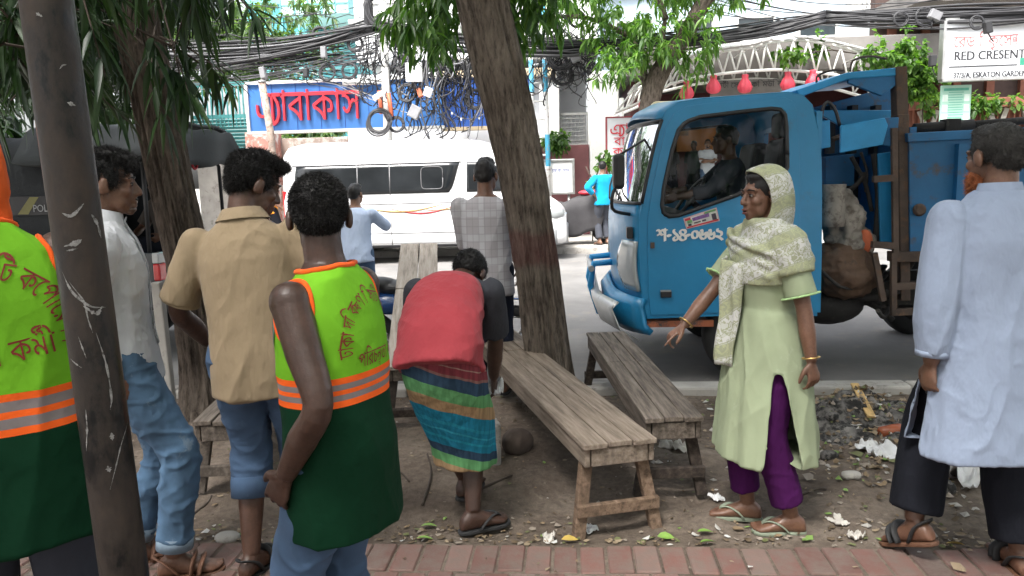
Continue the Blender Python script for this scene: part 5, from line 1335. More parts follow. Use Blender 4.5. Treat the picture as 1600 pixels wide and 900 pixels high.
mb = MB(); mb.tube([hp(1428, 202, 6.5), hp(1520, 195, 6.5)], .045, 12); mb.tube([hp(1516, 195, 6.5), hp(1660, 184, 6.5)], .03, 12); mb.box(hp(1484, 206, 6.5), (.11, .12, .2)); mb.build('hydraulic_ram', m_grime, trk)
mb = MB(); mb.bar(hp(1430, 222, 6.6), hp(1700, 208, 6.6), .05, .07); mb.build('tail_beam', m_whitesteel, trk)
# ladder step frame between cab and body
mb = MB()
for a, b in (((1397, 200), (1399, 395)), ((1396, 395), (1396, 492)), ((1366, 395), (1380, 470))): mb.bar(hp(*a, 6.12), hp(*b, 6.12), .04, .04, V((0, 1, 0)))
for a, b in (((1364, 280), (1396, 278)), ((1362, 382), (1400, 384)), ((1392, 448), (1432, 446)), ((1392, 488), (1432, 486))): mb.bar(hp(*a, 6.12), hp(*b, 6.12), .05, .05, V((0, 1, 0)))
mb.build('step_frame', m_rustd, trk)
for a, b, r_ in (((1330, 245), (1362, 330), .018), ((1345, 238), (1352, 300), .012), ((1310, 310), (1352, 270), .02), ((1366, 240), (1368, 380), .03), ((1350, 470), (1395, 500), .025), ((1372, 462), (1390, 498), .018)): MB().tube(catmull([hp(*a, 6.5), (hp(*a, 6.5) + hp(*b, 6.5)) / 2 + V((.03, 0, 0)), hp(*b, 6.5)], 8), r_, 7).build('linkage', m_grime, trk)
mb = MB(); mb.box(hp(1335, 300, 7.3), (.5, .06, .9)); mb.build('bulkhead', m_grime, trk)
plate('battery_box', [(1290, 245), (1335, 240), (1335, 290), (1290, 292)], 6.7, .3, m_td)
# the sacks carried behind the cab rest on the chassis: things of their own
m_sack = M('grimy_white_sack', (.27, .245, .215), .85, .3, 6, 60, .4, dirt=(.12, .10, .085), dfrac=.5)
m_tarp = M('brown_tarpaulin', (.10, .058, .036), .75, .3, 5, 50, .4, dirt=(.05, .035, .028), dfrac=.55)
def blobby(parts, vox, amp, seed, it=2, freq=9):
    m_ = MB()
    for c, r in parts: m_.ell(c, r)
    me = remesh(m_, vox, it); co = get_co(me); no = get_no(me); q = co * freq + seed
    d = amp * (1 - 2 * np.abs(vnoise(q * np.array([1, 1, .5])))) + amp * .5 * vnoise(q * 2.7); set_co(me, co + no * d[:, None]); return me
def sh(o, name, label, cat, **k): return tag(o, label, cat, **k)
c = hp(1322, 425, 6.35)
tag(link_mesh('tarpaulin_bundle', blobby([(c, (.24, .22, .20)), (c + V((-.10, 0, .07)), (.16, .2, .17)), (c + V((.10, 0, -.03)), (.15, .17, .12))], (.014), .026, 3, 1, 11), m_tarp), 'brown tarpaulin bundle slung behind the blue truck cab', 'bundle')
c = hp(1318, 352, 6.42); sk_ = thing('sack', 'torn grimy white sack with an orange patch above the brown bundle', 'sack', tuple(c))
link_mesh('bag', blobby([(c, (.15, .14, .22)), (c + V((.06, 0, -.15)), (.17, .15, .15)), (c + V((-.03, 0, .15)), (.11, .11, .12))], .011, .030, 8, 1, 13), m_sack, sk_)
mb = MB(); mb.ell(c + V((.14, -.085, -.13)), (.06, .05, .10)); mb.build('orange_patch', M('orange_print', (.5, .12, .05), .8, .2), sk_)
MB().lathe([(.085, -.16), (.09, -.1), (.085, .1), (.092, .17), (.07, .17)], hp(1302, 322, 6.25), None, 18).build('rolled_cardboard', m_sack); tag(bpy.data.objects['rolled_cardboard'], 'pale rolled sheet standing upright behind the cab door', 'roll')

# ---------- police pickup with canvas hood
m_pol = M('police_dark_green', (.012, .02, .026), .35, .3, 2, bst=.03, coat=.4)
m_canvas = M('grey_canvas', (.032, .038, .041), .8, .15, 3, 50, .25)
m_canvd = M('black_canvas', (.02, .024, .028), .85, .2, 3, 50, .25)
pk = thing('police_pickup', 'dark police pickup with a grey canvas hood over its bed', 'pickup', (-5.2, 7.5, -.1))
PX, PYn, PYf = -3.78, 6.72, 8.42
mb = MB()
mb.box((PX - 1.15, PYn + .02, .72), (2.3, .05, .52)); mb.box((PX - 1.15, PYf - .02, .72), (2.3, .05, .52)); mb.box((PX - 1.15, (PYn + PYf) / 2, .48), (2.3, 1.7, .06)); mb.box((PX - .02, (PYn + PYf) / 2, .70), (.05, 1.68, .46)); mb.box((PX - 2.3, (PYn + PYf) / 2, .72), (.05, 1.7, .5))
mb.build('bed', m_pol, pk, bevel=.012)
mb = MB()
def pk_ring(x, zt, k): 
    y0, y1 = PYn + .02 + k, PYf - .02 - k; h = [(y0, .42), (y0, .95), (y0 + .03, 1.0), (y0 + .14 , zt - .08), (y0 + .22, zt), (y1 - .22, zt), (y1 - .14, zt - .08), (y1 - .03, 1.0), (y1, .95), (y1, .42)]; return [V((x, y, z)) for y, z in h]
mb.loft([pk_ring(PX - 2.36, 1.62, .01), pk_ring(PX - 2.6, 1.72, 0), pk_ring(PX - 3.3, 1.70, 0), pk_ring(PX - 3.85, 1.08, 0), pk_ring(PX - 4.7, .96, .03), pk_ring(PX - 4.9, .8, .1)], mi=0); mb.build('cab', m_pol, pk, bevel=.01)
mb = MB(); mb.box((PX - 2.95, PYn + .055, 1.32), (.85, .02, .42)); mb.build('cab_window', m_vglass, pk)
mb = MB(); mb.box((PX - 2.1, PYn - .012, .70), (3.6, .012, .09)); mb.build('yellow_band', M('police_yellow', (.16, .15, .03), .5), pk)
m_polw = M('police_lettering', (.30, .31, .32), .6, bst=0)
# canvas hood on hoops: side sheet, rolled rear valance, roof
def hood_ring(x, drop, k=0.0, zt=2.06):
    y0, y1 = PYn + .02, PYf - .02; h = [(y0, drop), (y0 + .01, 1.5), (y0 + .03, zt - .22), (y0 + .12, zt - .08), (y0 + .3, zt), ((y0 + y1) / 2, zt + .05), (y1 - .3, zt), (y1 - .12, zt - .08), (y1 - .03, zt - .22), (y1 - .01, 1.5), (y1, drop)]
    return [V((x, y, z + k * math.sin(y * 6))) for y, z in h]
mb = MB(); mb.loft([hood_ring(x, 1.0, .012 * math.sin(i * 1.9), 2.06 - .025 * abs(math.sin(i * 1.2))) for i, x in enumerate(np.linspace(PX - 2.25, PX - .75, 14))], False, 0, True, False)
o = mb.build('canvas_hood', m_canvd, pk); s = o.modifiers.new('t', 'SOLIDIFY'); s.thickness = .012
def roof_ring(x, sag): 
    r_ = []
    for t in np.linspace(-1, 1, 25):
        a = abs(t); z = 2.10 - .02 * sag - (.30 * max(0, a - .72) / .28) * 1.0 + .05 * (1 - t * t); r_.append(V((x, (PYn + PYf) / 2 + t * .90, z + .012 * math.sin(9 * t + x * 4))))
    return r_
mb = MB(); mb.loft([roof_ring(x, math.sin(i * 1.1)) for i, x in enumerate(np.linspace(PX - 1.2, PX + .12, 12))], False, 0, True, False); o = mb.build('canvas_roof', m_canvas, pk); s = o.modifiers.new('t', 'SOLIDIFY'); s.thickness = .03
rl = []
for i, z in enumerate((2.13, 2.02, 1.90, 1.84)): rl.append([V((PX + .14 - .02 * i + .02 * math.sin(7 * t), (PYn + PYf) / 2 + t * .92, z - .06 * (1 - t * t) * (1 if i > 1 else 0) - .22 * max(0, abs(t) - .74) * 4 + .012 * math.sin(11 * t + i))) for t in np.linspace(-1, 1, 25)])
o = MB().loft(rl, False, 0, True, False).build('rear_valance', m_canvas, pk); s = o.modifiers.new('t', 'SOLIDIFY'); s.thickness = .03
for x in (PX - 2.2, PX - 1.2, PX - .06): MB().tube([(x, PYn + .06, .9), (x, PYn + .08, 1.78), (x, PYn + .3, 1.98), (x, PYf - .3, 1.98), (x, PYf - .08, 1.78), (x, PYf - .06, .9)], .02, 7).build('hoop', m_dark, pk)
mb = MB(); mb.box((PX - 1.2, PYf - .25, .85), (2.0, .35, .06)); mb.build('bench', m_dark, pk)
for y_ in (PYn + .06, PYf - .06):
    m_ = MB(); m_.box((PX + .02, y_, .80), (.07, .13, .16)); tl = m_.build('tail_light', m_tail, pk, bevel=.015); m_ = MB(); m_.box((PX + .02, y_, .93), (.07, .13, .10)); m_.build('reverse_lens', m_lens, tl, bevel=.012)
mb = MB(); mb.box((PX + .10, (PYn + PYf) / 2, .48), (.12, 1.6, .12)); mb.build('rear_bumper', m_dark, pk, bevel=.02)
for x_ in (PX - 1.0, PX - 4.0):
    for y_ in (PYn + .1, PYf - .1): wheel(pk, (x_, y_, .27), .36, .22)
it = ['POLICE']; _, w_ = layout(it); a_ = PY(52, 331, PYn - .02); s_ = (PY(96, 331, PYn).x - a_.x) / w_
write('lettering', it, m_polw, lambda u, v: V((a_.x + u * s_, PYn - .022, a_.z + v * s_ * 1.15)), pk, 40)
mb = MB(); p_ = hp(48, 320, PYn - .016); mb.prism([PY(28, 335, PYn - .016), PY(46, 308, PYn - .016), PY(60, 308, PYn - .016), PY(44, 335, PYn - .016)], (0, .01, 0)); mb.build('yellow_chevron', MATS['police_yellow'], pk)
mb = MB(); mb.box(PY(66, 321, PYn - .008), (.62, .012, .17)); mb.build('letter_panel', m_dark, pk)
mb = MB(); p_ = V((PX - .1, PYf - .55, 1.80)); mb.tube([p_ + V((0, .05 * math.cos(a), .05 * math.sin(a))) for a in np.linspace(PI, 2 * PI, 10)], .014, 6); mb.build('red_strap', m_red, pk)

# ---------- motorcycles
def motorcycle(name, label, loc, rz, col, covered=False):
    t = thing(name, label, 'motorcycle', loc, local=True, rz=rz)
    for x_ in (-.62, .64):
        w = MB().lathe([(.22, -.035), (.275, -.05), (.30, -.03), (.305, 0), (.30, .03), (.275, .05), (.22, .035)], (x_, 0, .305), Matrix.Rotation(PI / 2, 3, 'X'), 32, cap=False).build('wheel', m_rubber, t)
        rb = MB(); rb.lathe([(.20, -.02), (.225, -.03), (.225, .03), (.20, .02)], (x_, 0, .305), Matrix.Rotation(PI / 2, 3, 'X'), 28, cap=False)
        for k in range(6): a = PI * k / 3; rb.tube([(x_, 0, .305), (x_ + .21 * math.cos(a), 0, .305 + .21 * math.sin(a))], .013, 5)
        rb.ell((x_, 0, .305), (.05, .06, .05)); rb.build('rim', m_chrome, w)
    mb = MB(); mb.tube([(.64, .06, .305), (.42, .06, .82)], .022, 8); mb.tube([(.64, -.06, .305), (.42, -.06, .82)], .022, 8); mb.build('fork', m_chrome, t)
    mb = MB(); mb.tube(catmull([(.40, -.34, .98), (.44, -.2, 1.0), (.42, 0, .92), (.44, .2, 1.0), (.40, .34, .98)], 16), .013, 7); hb = mb.build('handlebar', m_chrome, t)
    for s in (-1, 1):
        MB().tube([(.42, s * .3, .985), (.39, s * .37, .975)], .02, 8).build('grip', m_rubber, hb)
        m_ = MB(); m_.tube([(.42, s * .24, .99), (.42, s * .30, 1.12)], .007, 5); m_.ell((.42, s * .31, 1.16), (.018, .055, .04)); m_.build('mirror', m_black, hb)
    MB().ell((.52, 0, .86), (.10, .10, .10)).build('headlight', m_lens, t)
    if covered:
        return t
    me = blobby([((.12, 0, .76), (.26, .15, .13)), ((.25, 0, .77), (.14, .16, .12))], .014, .002, 1); link_mesh('tank', me, col, t)
    me = blobby([((-.25, 0, .79), (.30, .13, .065)), ((-.5, 0, .82), (.18, .12, .06))], .014, .002, 2); link_mesh('seat', me, m_black, t)
    me = blobby([((-.40, 0, .66), (.30, .13, .10)), ((-.68, 0, .74), (.14, .10, .07))], .014, .002, 2); link_mesh('side_panel', me, col, t)
    mb = MB(); mb.ell((.05, 0, .42), (.18, .15, .17)); mb.tube([(.1, .12, .35), (-.2, .17, .27), (-.75, .18, .33)], .04, 10); mb.build('engine', m_steel, t)
    mb = MB(); mb.tube([(.40, 0, .85), (.2, 0, .65), (-.1, 0, .3)], .03, 8); mb.tube([(.2, 0, .65), (-.5, 0, .62), (-.62, 0, .305)], .028, 8); mb.tube([(-.1, 0, .3), (-.62, .08, .305)], .022, 8); mb.build('frame', m_dark, t)
    mb = MB(); mb.loft([[V((.64 + .36 * math.sin(a), y, .305 + .36 * math.cos(a))) for y in (-.06, 0, .06)] for a in np.linspace(-.9, 1.0, 12)], False, 0, True, False); o = mb.build('mudguard', col, t); s = o.modifiers.new('t', 'SOLIDIFY'); s.thickness = .008
    m_ = MB(); m_.box((-.80, 0, .76), (.03, .14, .07)); m_.build('tail_light', m_tail, t, bevel=.01)
    return t
m_mblue = M('motorcycle_blue', (.02, .07, .22), .25, .1, coat=.7, bst=0)
p_ = PY(640, 440, 6.35)
mcy = motorcycle('motorcycle', 'dark blue motorcycle parked on the road edge behind the tilted bench', (p_.x + .25, 6.25, -.09), 0.08, m_mblue)
cm = motorcycle('motorcycle', 'motorcycle under a black cover parked on the far pavement', (PY(898, 340, 15.9).x, 15.9, FPZ), 0.0, m_red, True)
def covm():
    rings = []
    xs = np.linspace(-.98, .62, 26)
    for i, x in enumerate(xs):
        zt = np.interp(x, [-.98, -.8, -.2, .2, .45, .62], [.62, .80, .86, .98, 1.02, .86]); w = np.interp(x, [-.98, -.7, .2, .45, .62], [.10, .22, .25, .36, .2]); zb = np.interp(x, [-.98, -.5, .1, .5, .62], [.25, .16, .17, .34, .62])
        r_ = []
        for t in np.linspace(-1, 1, 33):
            a = abs(t); y = math.copysign(w * min(1.0, (a * 1.9) ** .8), t) + .02 * math.sin(x * 17 + t * 5) * a; z = zt - (zt - zb) * max(0, (a - .35) / .65) ** 1.15 + .02 * math.sin(x * 13 + 5 * a)
            r_.append(V((x, y, z)))
        rings.append(r_)
    return rings
o = MB().loft(covm(), False, 0, True, False).build('cover', M('cover_black', (.035, .033, .036), .7, .2, 4, 40, .3), cm); s = o.modifiers.new('t', 'SOLIDIFY'); s.thickness = .01
mb = MB(); mb.ell((.30, -.05, 1.04), (.22, .14, .06)); mb.build('red_panel', m_red, cm)
# ================================================================== PEOPLE
def sstep(x): x = min(1.0, max(0.0, x)); return x * x * (3 - 2 * x)
def Rx(a): return Matrix.Rotation(rad(a), 3, 'X')
def Ry(a): return Matrix.Rotation(rad(a), 3, 'Y')
def Rz(a): return Matrix.Rotation(rad(a), 3, 'Z')
class Sk:
    """a posed skeleton in the person's own frame: +Y is where the person faces, feet at z = 0"""
    def __init__(k, H=1.7, pel=None, lean=0, side=0, twist=0, hyaw=0, hpitch=0, hroll=0, pitch0=0, broad=1.0):
        k.H = H; s = k.s = H / 1.7; k.broad = broad
        k.pel = V(pel) if pel is not None else V((0, 0, .93 * s))
        N = 60; k.T = np.linspace(0, .56, N + 1); k.P, k.R = [k.pel.copy()], []
        for i, t in enumerate(k.T):
            f = sstep(t / .40); R = Rz(twist * f) @ Ry(side * f) @ Rx(-(pitch0 + (lean - pitch0) * f)); k.R.append(R)
            if i < N: k.P.append(k.P[-1] + R @ V((0, 0, .56 * s / N)))
        c, Rc = k.spine(.36); k.chest, k.Rc = c, Rc
        k.neck = k.spine(.53)[0] + Rc @ V((0, -.005, 0))
        k.sh = {d: k.spine(.448)[0] + Rc @ V((d * .178 * s * broad, -.008, 0)) for d in (-1, 1)}
        k.Rp = k.R[0]
        k.hip = {d: k.pel + k.Rp @ V((d * .088 * s, 0, -.02)) for d in (-1, 1)}
        k.Rh = Rz(hyaw) @ Ry(hroll) @ Rx(-hpitch)
        k.head = k.neck + Rc @ V((0, .0, .045 * s)) + k.Rh @ V((0, .022 * s, .088 * s))
        k.arm, k.leg = {}, {}
    def spine(k, t):
        if t <= 0: return k.pel + k.R[0] @ V((0, 0, t * k.s)), k.R[0]
        i = min(int(t / .56 * 60), 59); return k.P[i], k.R[i]
    def ik(k, a, b, l1, l2, hint):
        d = b - a; L = d.length; m = (l1 + l2) * .999
        if L > m: b = a + d * (m / L); d = b - a; L = m
        x = (l1 * l1 - l2 * l2 + L * L) / (2 * L); h = math.sqrt(max(0, l1 * l1 - x * x)); u = d.normalized(); q = V(hint) - u * V(hint).dot(u); q.normalize()
        return a + u * x + q * h, b
    def set_arm(k, d, wrist, hint=(0, -1, -.2)):
        e, w = k.ik(k.sh[d], V(wrist), .285 * k.s, .25 * k.s, hint); k.arm[d] = (k.sh[d], e, w)
    def set_leg(k, d, ankle, hint=(0, 1, 0)):
        e, w = k.ik(k.hip[d], V(ankle), .43 * k.s, .42 * k.s, hint); k.leg[d] = (k.hip[d], e, w)
def ring_at(c, R, a, b, yo=0.0, n=44, sq=1.0, fold=None):
    out = []
    for i in range(n):
        t = 2 * PI * i / n; ct, st_ = math.cos(t), math.sin(t)
        f = 1.0 + (fold(t) if fold else 0.0)
        out.append(c + R @ V((math.copysign(abs(ct) ** sq, ct) * a * f, math.copysign(abs(st_) ** sq, st_) * b * f + yo, 0)))
    return out
def torso(mb, sk, rows, n=44):
    """rows: t along the spine (negative: below the hips), half width, half depth, y offset, optional fold"""
    s = sk.s; rings = []
    for r in rows:
        c, R = sk.spine(r[0]); rings.append(ring_at(c, R, r[1] * s, r[2] * s, r[3] * s, n, .86, r[4] if len(r) > 4 else None))
    mb.loft(rings)
def limb(mb, a, b, c, r, n=18):
    """two boned limb with five radii: root, mid, joint, mid, end"""
    pts = catmull([a, lerp(a, b, .5), b, lerp(b, c, .5), c], 17); mb.tube(pts, list(np.interp(np.linspace(0, 1, 17), np.linspace(0, 1, len(r)), r)), n)
def hand(mb, wrist, fore, d, nrm, side, s=1.0, curl=.35, thumb=.5, point=False):
    d = V(d).normalized(); nrm = V(nrm); nrm = (nrm - d * nrm.dot(d)).normalized(); u = d.cross(nrm) * side      # u towards the thumb
    rings = []
    for t, w, th, o in ((-.02, .024, .019, 0), (.01, .026, .017, .001), (.035, .034, .016, .003), (.065, .039, .0145, .0), (.088, .038, .012, 0), (.095, .033, .009, 0)):
        c = wrist + d * t * s + u * o; rings.append([c + u * (w * s * math.cos(a)) + nrm * (th * s * math.sin(a)) for a in [2 * PI * k / 16 for k in range(16)]])
    mb.loft(rings)
    for i, (o, L) in enumerate(((.031, .070), (.0105, .079), (-.0105, .073), (-.0305, .057))):
        p = wrist + d * .080 * s + u * o * s; cur = d + u * o * 3.2; cur.normalize(); pts = [p - d * .02, p]; a = 0; cu = curl * (1 + .12 * i)
        if point and i == 0: cu = .06
        if point and i > 0: cu = curl * 2.2
        for j, f in enumerate((.45, .31, .24)):
            a += cu * (.8 if j == 0 else 1.0); q = (cur * math.cos(a) + nrm * math.sin(a)).normalized(); p = p + q * L * f * s; pts.append(p)
        r = .0082 * s; mb.tube(catmull(pts, 10), list(np.linspace(r * 1.05, r * .72, 10)), 10); mb.ell(pts[-1], r * .74, nu=10, nv=6)
    p = wrist + d * .022 * s + u * .024 * s; q1 = (d * .65 + u * .75 + nrm * .25).normalized(); q2 = (d * .9 + u * .15 + nrm * thumb).normalized()
    pts = [p - q1 * .012, p + q1 * .032 * s, p + q1 * .045 * s + q2 * .026 * s, p + q1 * .045 * s + q2 * .048 * s]
    mb.tube(catmull(pts, 10), [x * s for x in np.linspace(.015, .0085, 10)], 10); mb.ell(pts[-1], .0086 * s, nu=10, nv=6)
def foot(mb, ankle, yaw, s=1.0, pitch=0.0):
    R = Rz(yaw) @ Rx(pitch); h = .085 * s; rings = []
    for y, w, zt in ((-.068, .016, .035), (-.060, .027, .062), (-.035, .033, .085), (0, .034, .100), (.035, .036, .082), (.07, .041, .060), (.105, .046, .044), (.135, .047, .032), (.152, .042, .025)):
        c = ankle + R @ V((0, y * s, -h + zt * s / 2 + .004)); rings.append([c + R @ V((w * s * math.cos(a), 0, zt * s / 2 * (math.sin(a) if math.sin(a) > 0 else max(-1, math.sin(a) * 1.3)))) for a in [2 * PI * k / 18 for k in range(18)]])
    mb.loft(rings)
    for i, (x, r, y) in enumerate(((-.032, .014, .168), (-.010, .0105, .172), (.008, .010, .166), (.024, .0095, .157), (.037, .009, .143))):
        k = 1 if foot.side < 0 else -1
        mb.tube([ankle + R @ V((k * x * s * -1, (y - .04) * s, -h + .018)), ankle + R @ V((k * x * s * -1, y * s, -h + .013))], [r * s * 1.05, r * s * .95], 10); mb.ell(ankle + R @ V((k * x * s * -1, (y + .002) * s, -h + .013)), r * s, nu=10, nv=6)
foot.side = 1
def sandal(root, ankle, yaw, s, mat, strapmat, pitch=0.0, kind='flip'):
    R = Rz(yaw) @ Rx(pitch); h = .085 * s; ol = [(-.078, .0), (-.07, .025), (-.03, .038), (.04, .040), (.10, .050), (.15, .048), (.18, .030), (.19, .0)]
    P = ol + [(y, -x) for y, x in reversed(ol[1:-1])]
    mb = MB(); mb.prism([ankle + R @ V((x * s, y * s, -h - .014)) for y, x in P], R @ V((0, 0, .018))); so_ = mb.build('sandal', mat, root, bevel=.005)
    mb = MB()
    def strap(pts, w): mb.tube(catmull([ankle + R @ V(tuple(c * s for c in p)) for p in pts], 14), w, 8, flat=.45)
    if kind == 'flip':
        for q in (-1, 1): strap([(q * .045, .015, -.08), (q * .043, .05, -.045), (q * .025, .095, -.030), (0.006 * q, .132, -.045), (0.006, .142, -.078)], .0085)
    else:
        for y0, z0 in ((.10, -.034), (.07, -.020)): strap([(-.052, y0 - .01, -.08), (-.045, y0, z0 - .01), (0, y0 + .01, z0 + .008), (.045, y0, z0 - .01), (.052, y0 - .01, -.08)], .017)
        strap([(-.042, .02, -.08), (-.042, -.03, -.02), (0, -.078, .0), (.042, -.03, -.02), (.042, .02, -.08)], .011)
    mb.build('strap', strapmat, so_)
def head_parts(mb, sk, female=False):
    s = sk.s * (.97 if female else 1.0); c = sk.head; R = sk.Rh
    def e(p, r, Q=None): mb.ell(c + R @ V(tuple(x * s for x in p)), tuple(x * s for x in (r if hasattr(r, '__len__') else (r, r, r))), R @ Q if Q else R)
    e((0, -.014, .035), (.075, .093, .081)); e((0, .030, -.03), (.060, .060, .083)); e((0, .034, -.078), (.047 if not female else .041, .050, .034)); e((0, .074, -.100), (.020, .018, .015))
    e((-.028, .073, .024), (.026, .017, .010)); e((.028, .073, .024), (.026, .017, .010)); e((0, .074, .03), (.03, .016, .02))
    for q in (-1, 1):
        e((q * .040, .058, -.024), (.023, .026, .022)); e((q * .083, -.008, -.006), (.011, .020, .033), Rx(-12)); e((q * .079, .004, -.022), (.009, .011, .013)); e((q * .0115, .098, -.033), (.0095, .010, .0085)); e((q * .036, .04, -.062), (.022, .030, .035))
        e((q * .031, .0755, .0045), (.0165, .0125, .0105))
    mb.tube([c + R @ V(tuple(x * s for x in p)) for p in ((0, .084, .020), (0, .094, .0), (0, .107, -.020), (0, .112, -.029))], [.008 * s, .0095 * s, .0115 * s, .0115 * s], 12); e((0, .110, -.030), (.0125, .011, .0105))
    e((0, .088, -.050), (.022, .012, .012)); e((0, .094, -.061), (.0225, .010, .0065)); e((0, .091, -.077), (.0195, .0105, .0075)); e((0, .082, -.088), (.018, .012, .01))
    mb.tube([sk.neck + sk.Rc @ V((0, -.01, -.05)), sk.neck + sk.Rc @ V((0, -.005, .02)), c + R @ V((0, -.028 * s, -.045 * s)), c + R @ V((0, -.02 * s, .0))], [(.066 if not female else .054) * s, (.056 if not female else .046) * s, (.054 if not female else .046) * s, .055 * s], 20)
def skin_mat(name, col):
    if name in MATS: return MATS[name]
    m, nt, b = _new(name); n = noise_node(nt, 12, 5); r = ramp(nt, n.outputs[0], [(.28, tuple(c * .74 for c in col)), (.72, tuple(c * 1.2 for c in col))]); n9 = noise_node(nt, 90, 5, rough=.7); r9 = ramp(nt, n9.outputs[0], [(.35, (.86, .84, .84)), (.65, (1.1, 1.1, 1.1))]); nt.links.new(mixc(nt, 1.0, r.outputs[0], r9.outputs[0], 'MULTIPLY'), b.inputs['Base Color'])
    n5 = noise_node(nt, 30, 4); rr = ramp(nt, n5.outputs[0], [(.35, .36), (.65, .56)]); nt.links.new(rr.outputs[0], b.inputs['Roughness']); b.inputs['Specular IOR Level'].default_value = .5; b.inputs['Subsurface Weight'].default_value = .06; b.inputs['Subsurface Radius'].default_value = (.01, .004, .002)
    n2 = noise_node(nt, 260, 3); b1 = bump(nt, b, n2.outputs[0], .15, .003); n4 = noise_node(nt, 34, 4); bump(nt, b, n4.outputs[0], .22, .01, b1); MATS[name] = m; return m
m_hair = M('black_hair', (.011, .010, .010), .42, .4, 40, 320, .6, stretch=(1, 1, .35), bdist=.006, spec=.35)
m_eye = M('eye_white', (.30, .27, .25), .2, .05, bst=0); m_iris = M('eye_iris', (.012, .008, .006), .1, bst=0)
def fuzz(me, n, L, lay=0.75, seed=0, down=(0, 0, -1)):
    """short hair blades rooted on a mesh"""
    me.calc_loop_triangles(); r_ = np.random.default_rng(seed)
    co, no = get_co(me), get_no(me); i = r_.integers(0, len(co), n); p, d = co[i], no[i]
    d = d * (1 - lay) + np.array(down) * lay + r_.normal(size=p.shape) * .45; d /= np.linalg.norm(d, axis=1, keepdims=True)
    s = np.cross(d, r_.normal(size=p.shape)); s /= np.linalg.norm(s, axis=1, keepdims=True) + 1e-9
    l = (L * r_.uniform(.5, 1.2, n))[:, None]; w = .0009
    v = np.stack([p - s * w - no[i] * .002, p + s * w - no[i] * .002, p + d * l], 1).reshape(-1, 3); return v, np.arange(n * 3).reshape(-1, 3)
def hair(root, sk, parts, mat=None, vox=.007, amp=.004, fz=2500, L=.016, name='hair', seed=1, lay=.7, female=False):
    c, R, s = sk.head, sk.Rh, sk.s; mb = MB()
    for p, r in parts: mb.ell(c + R @ V(tuple(x * s for x in p)), tuple(x * s for x in r), R)
    me = remesh(mb, vox, 2); co, no = get_co(me), get_no(me); loc = (co - np.array(c)) @ np.array(R)
    set_co(me, co + no * (amp * fbm(loc * np.array([90, 90, 35]) + seed, 2))[:, None])
    o = link_mesh(name, me, mat or m_hair, root)
    if fz:
        v, f = fuzz(me, fz, L * s, lay, seed, tuple(R @ V((0, -.25, -1)))); o2 = link_mesh('strands', np_mesh('strands', v, f), mat or m_hair, o)
    return o
HAIR_SHORT = [((0, -.020, .041), (.080, .096, .082)), ((0, -.060, .0), (.066, .050, .058)), ((0, .035, .095), (.055, .045, .028)), ((-.066, .012, .022), (.014, .026, .030)), ((.066, .012, .022), (.014, .026, .030))]
HAIR_FULL = HAIR_SHORT + [((0, .055, .100), (.055, .042, .026)), ((.0, .0, .115), (.062, .070, .024)), ((0, -.06, .06), (.06, .055, .06))]
def eyes(root, sk):
    c, R, s = sk.head, sk.Rh, sk.s
    for q in (-1, 1):
        o = MB().ell(c + R @ V((q * .031 * s, .0775 * s, .0035 * s)), (.0110 * s, .0108 * s, .0068 * s), R, 14, 10).build('eye', m_eye, root)
        MB().ell(c + R @ V((q * .031 * s, .0868 * s, .0035 * s)), (.0062 * s, .0034 * s, .0058 * s), R, 12, 8).build('iris', m_iris, o)
        MB().tube([c + R @ V(tuple(x * s for x in p)) for p in ((q * .012, .0905, .025), (q * .03, .0905, .0315), (q * .052, .0755, .026))], [.0032 * s, .0042 * s, .002 * s], 8).build('eyebrow', m_hair, root)
        MB().tube([c + R @ V(tuple(x * s for x in p)) for p in ((q * .0185, .0855, .0085), (q * .031, .0905, .0115), (q * .0455, .081, .0075))], .002 * s, 6).build('lashes', m_hair, root)
TOR_M = [(-.11, .120, .095, -.005), (-.06, .158, .112, -.008), (0, .165, .115, -.008), (.09, .148, .105, 0), (.16, .140, .10, 0), (.26, .152, .108, 0), (.36, .168, .115, 0), (.43, .172, .102, -.005), (.48, .150, .080, -.010), (.515, .098, .064, -.010), (.54, .062, .056, -.006)]
def make_body(root, sk, skin, vox=.006, hands=None, feet=None, female=False, eyes_=True, it=3):
    """one continuous surface: torso, neck, head with its face, arms and hands, legs and feet"""
    mb = MB(); torso(mb, sk, [(t, a * (.88 if t < .42 else .86), b * (.86 if t < .42 else .88), y) for t, a, b, y in TOR_M], 32); s = sk.s
    for d in (-1, 1):
        if d in sk.arm:
            a, e, w = sk.arm[d]; k = .9 if female else 1.0
            limb(mb, a, e, w, [x * s * k for x in (.054, .049, .039, .041, .027)]); mb.ell(a, .056 * s * k); mb.ell(e, .038 * s * k)
            h = (hands or {}).get(d, {}); dr = h.get('dir'); dr = V(dr) if dr is not None else (w - e).normalized(); nr = h.get('palm', (-d, 0, 0))
            hand(mb, w, e, dr, nr, d, s * (.92 if female else 1.0), h.get('curl', .35), h.get('thumb', .45), h.get('point', False))
        if d in sk.leg:
            a, e, w = sk.leg[d]; limb(mb, a, e, w, [x * s for x in (.078, .068, .052, .052, .035)]); mb.ell(e, .053 * s)
            f = (feet or {}).get(d)
            if f: foot.side = d; foot(mb, w, f.get('yaw', 0), s, f.get('pitch', 0))
    head_parts(mb, sk, female)
    me = remesh(mb, vox, it - (vox < .0057)); o = link_mesh('body', me, skin, root)
    if eyes_: eyes(root, sk)
    return o
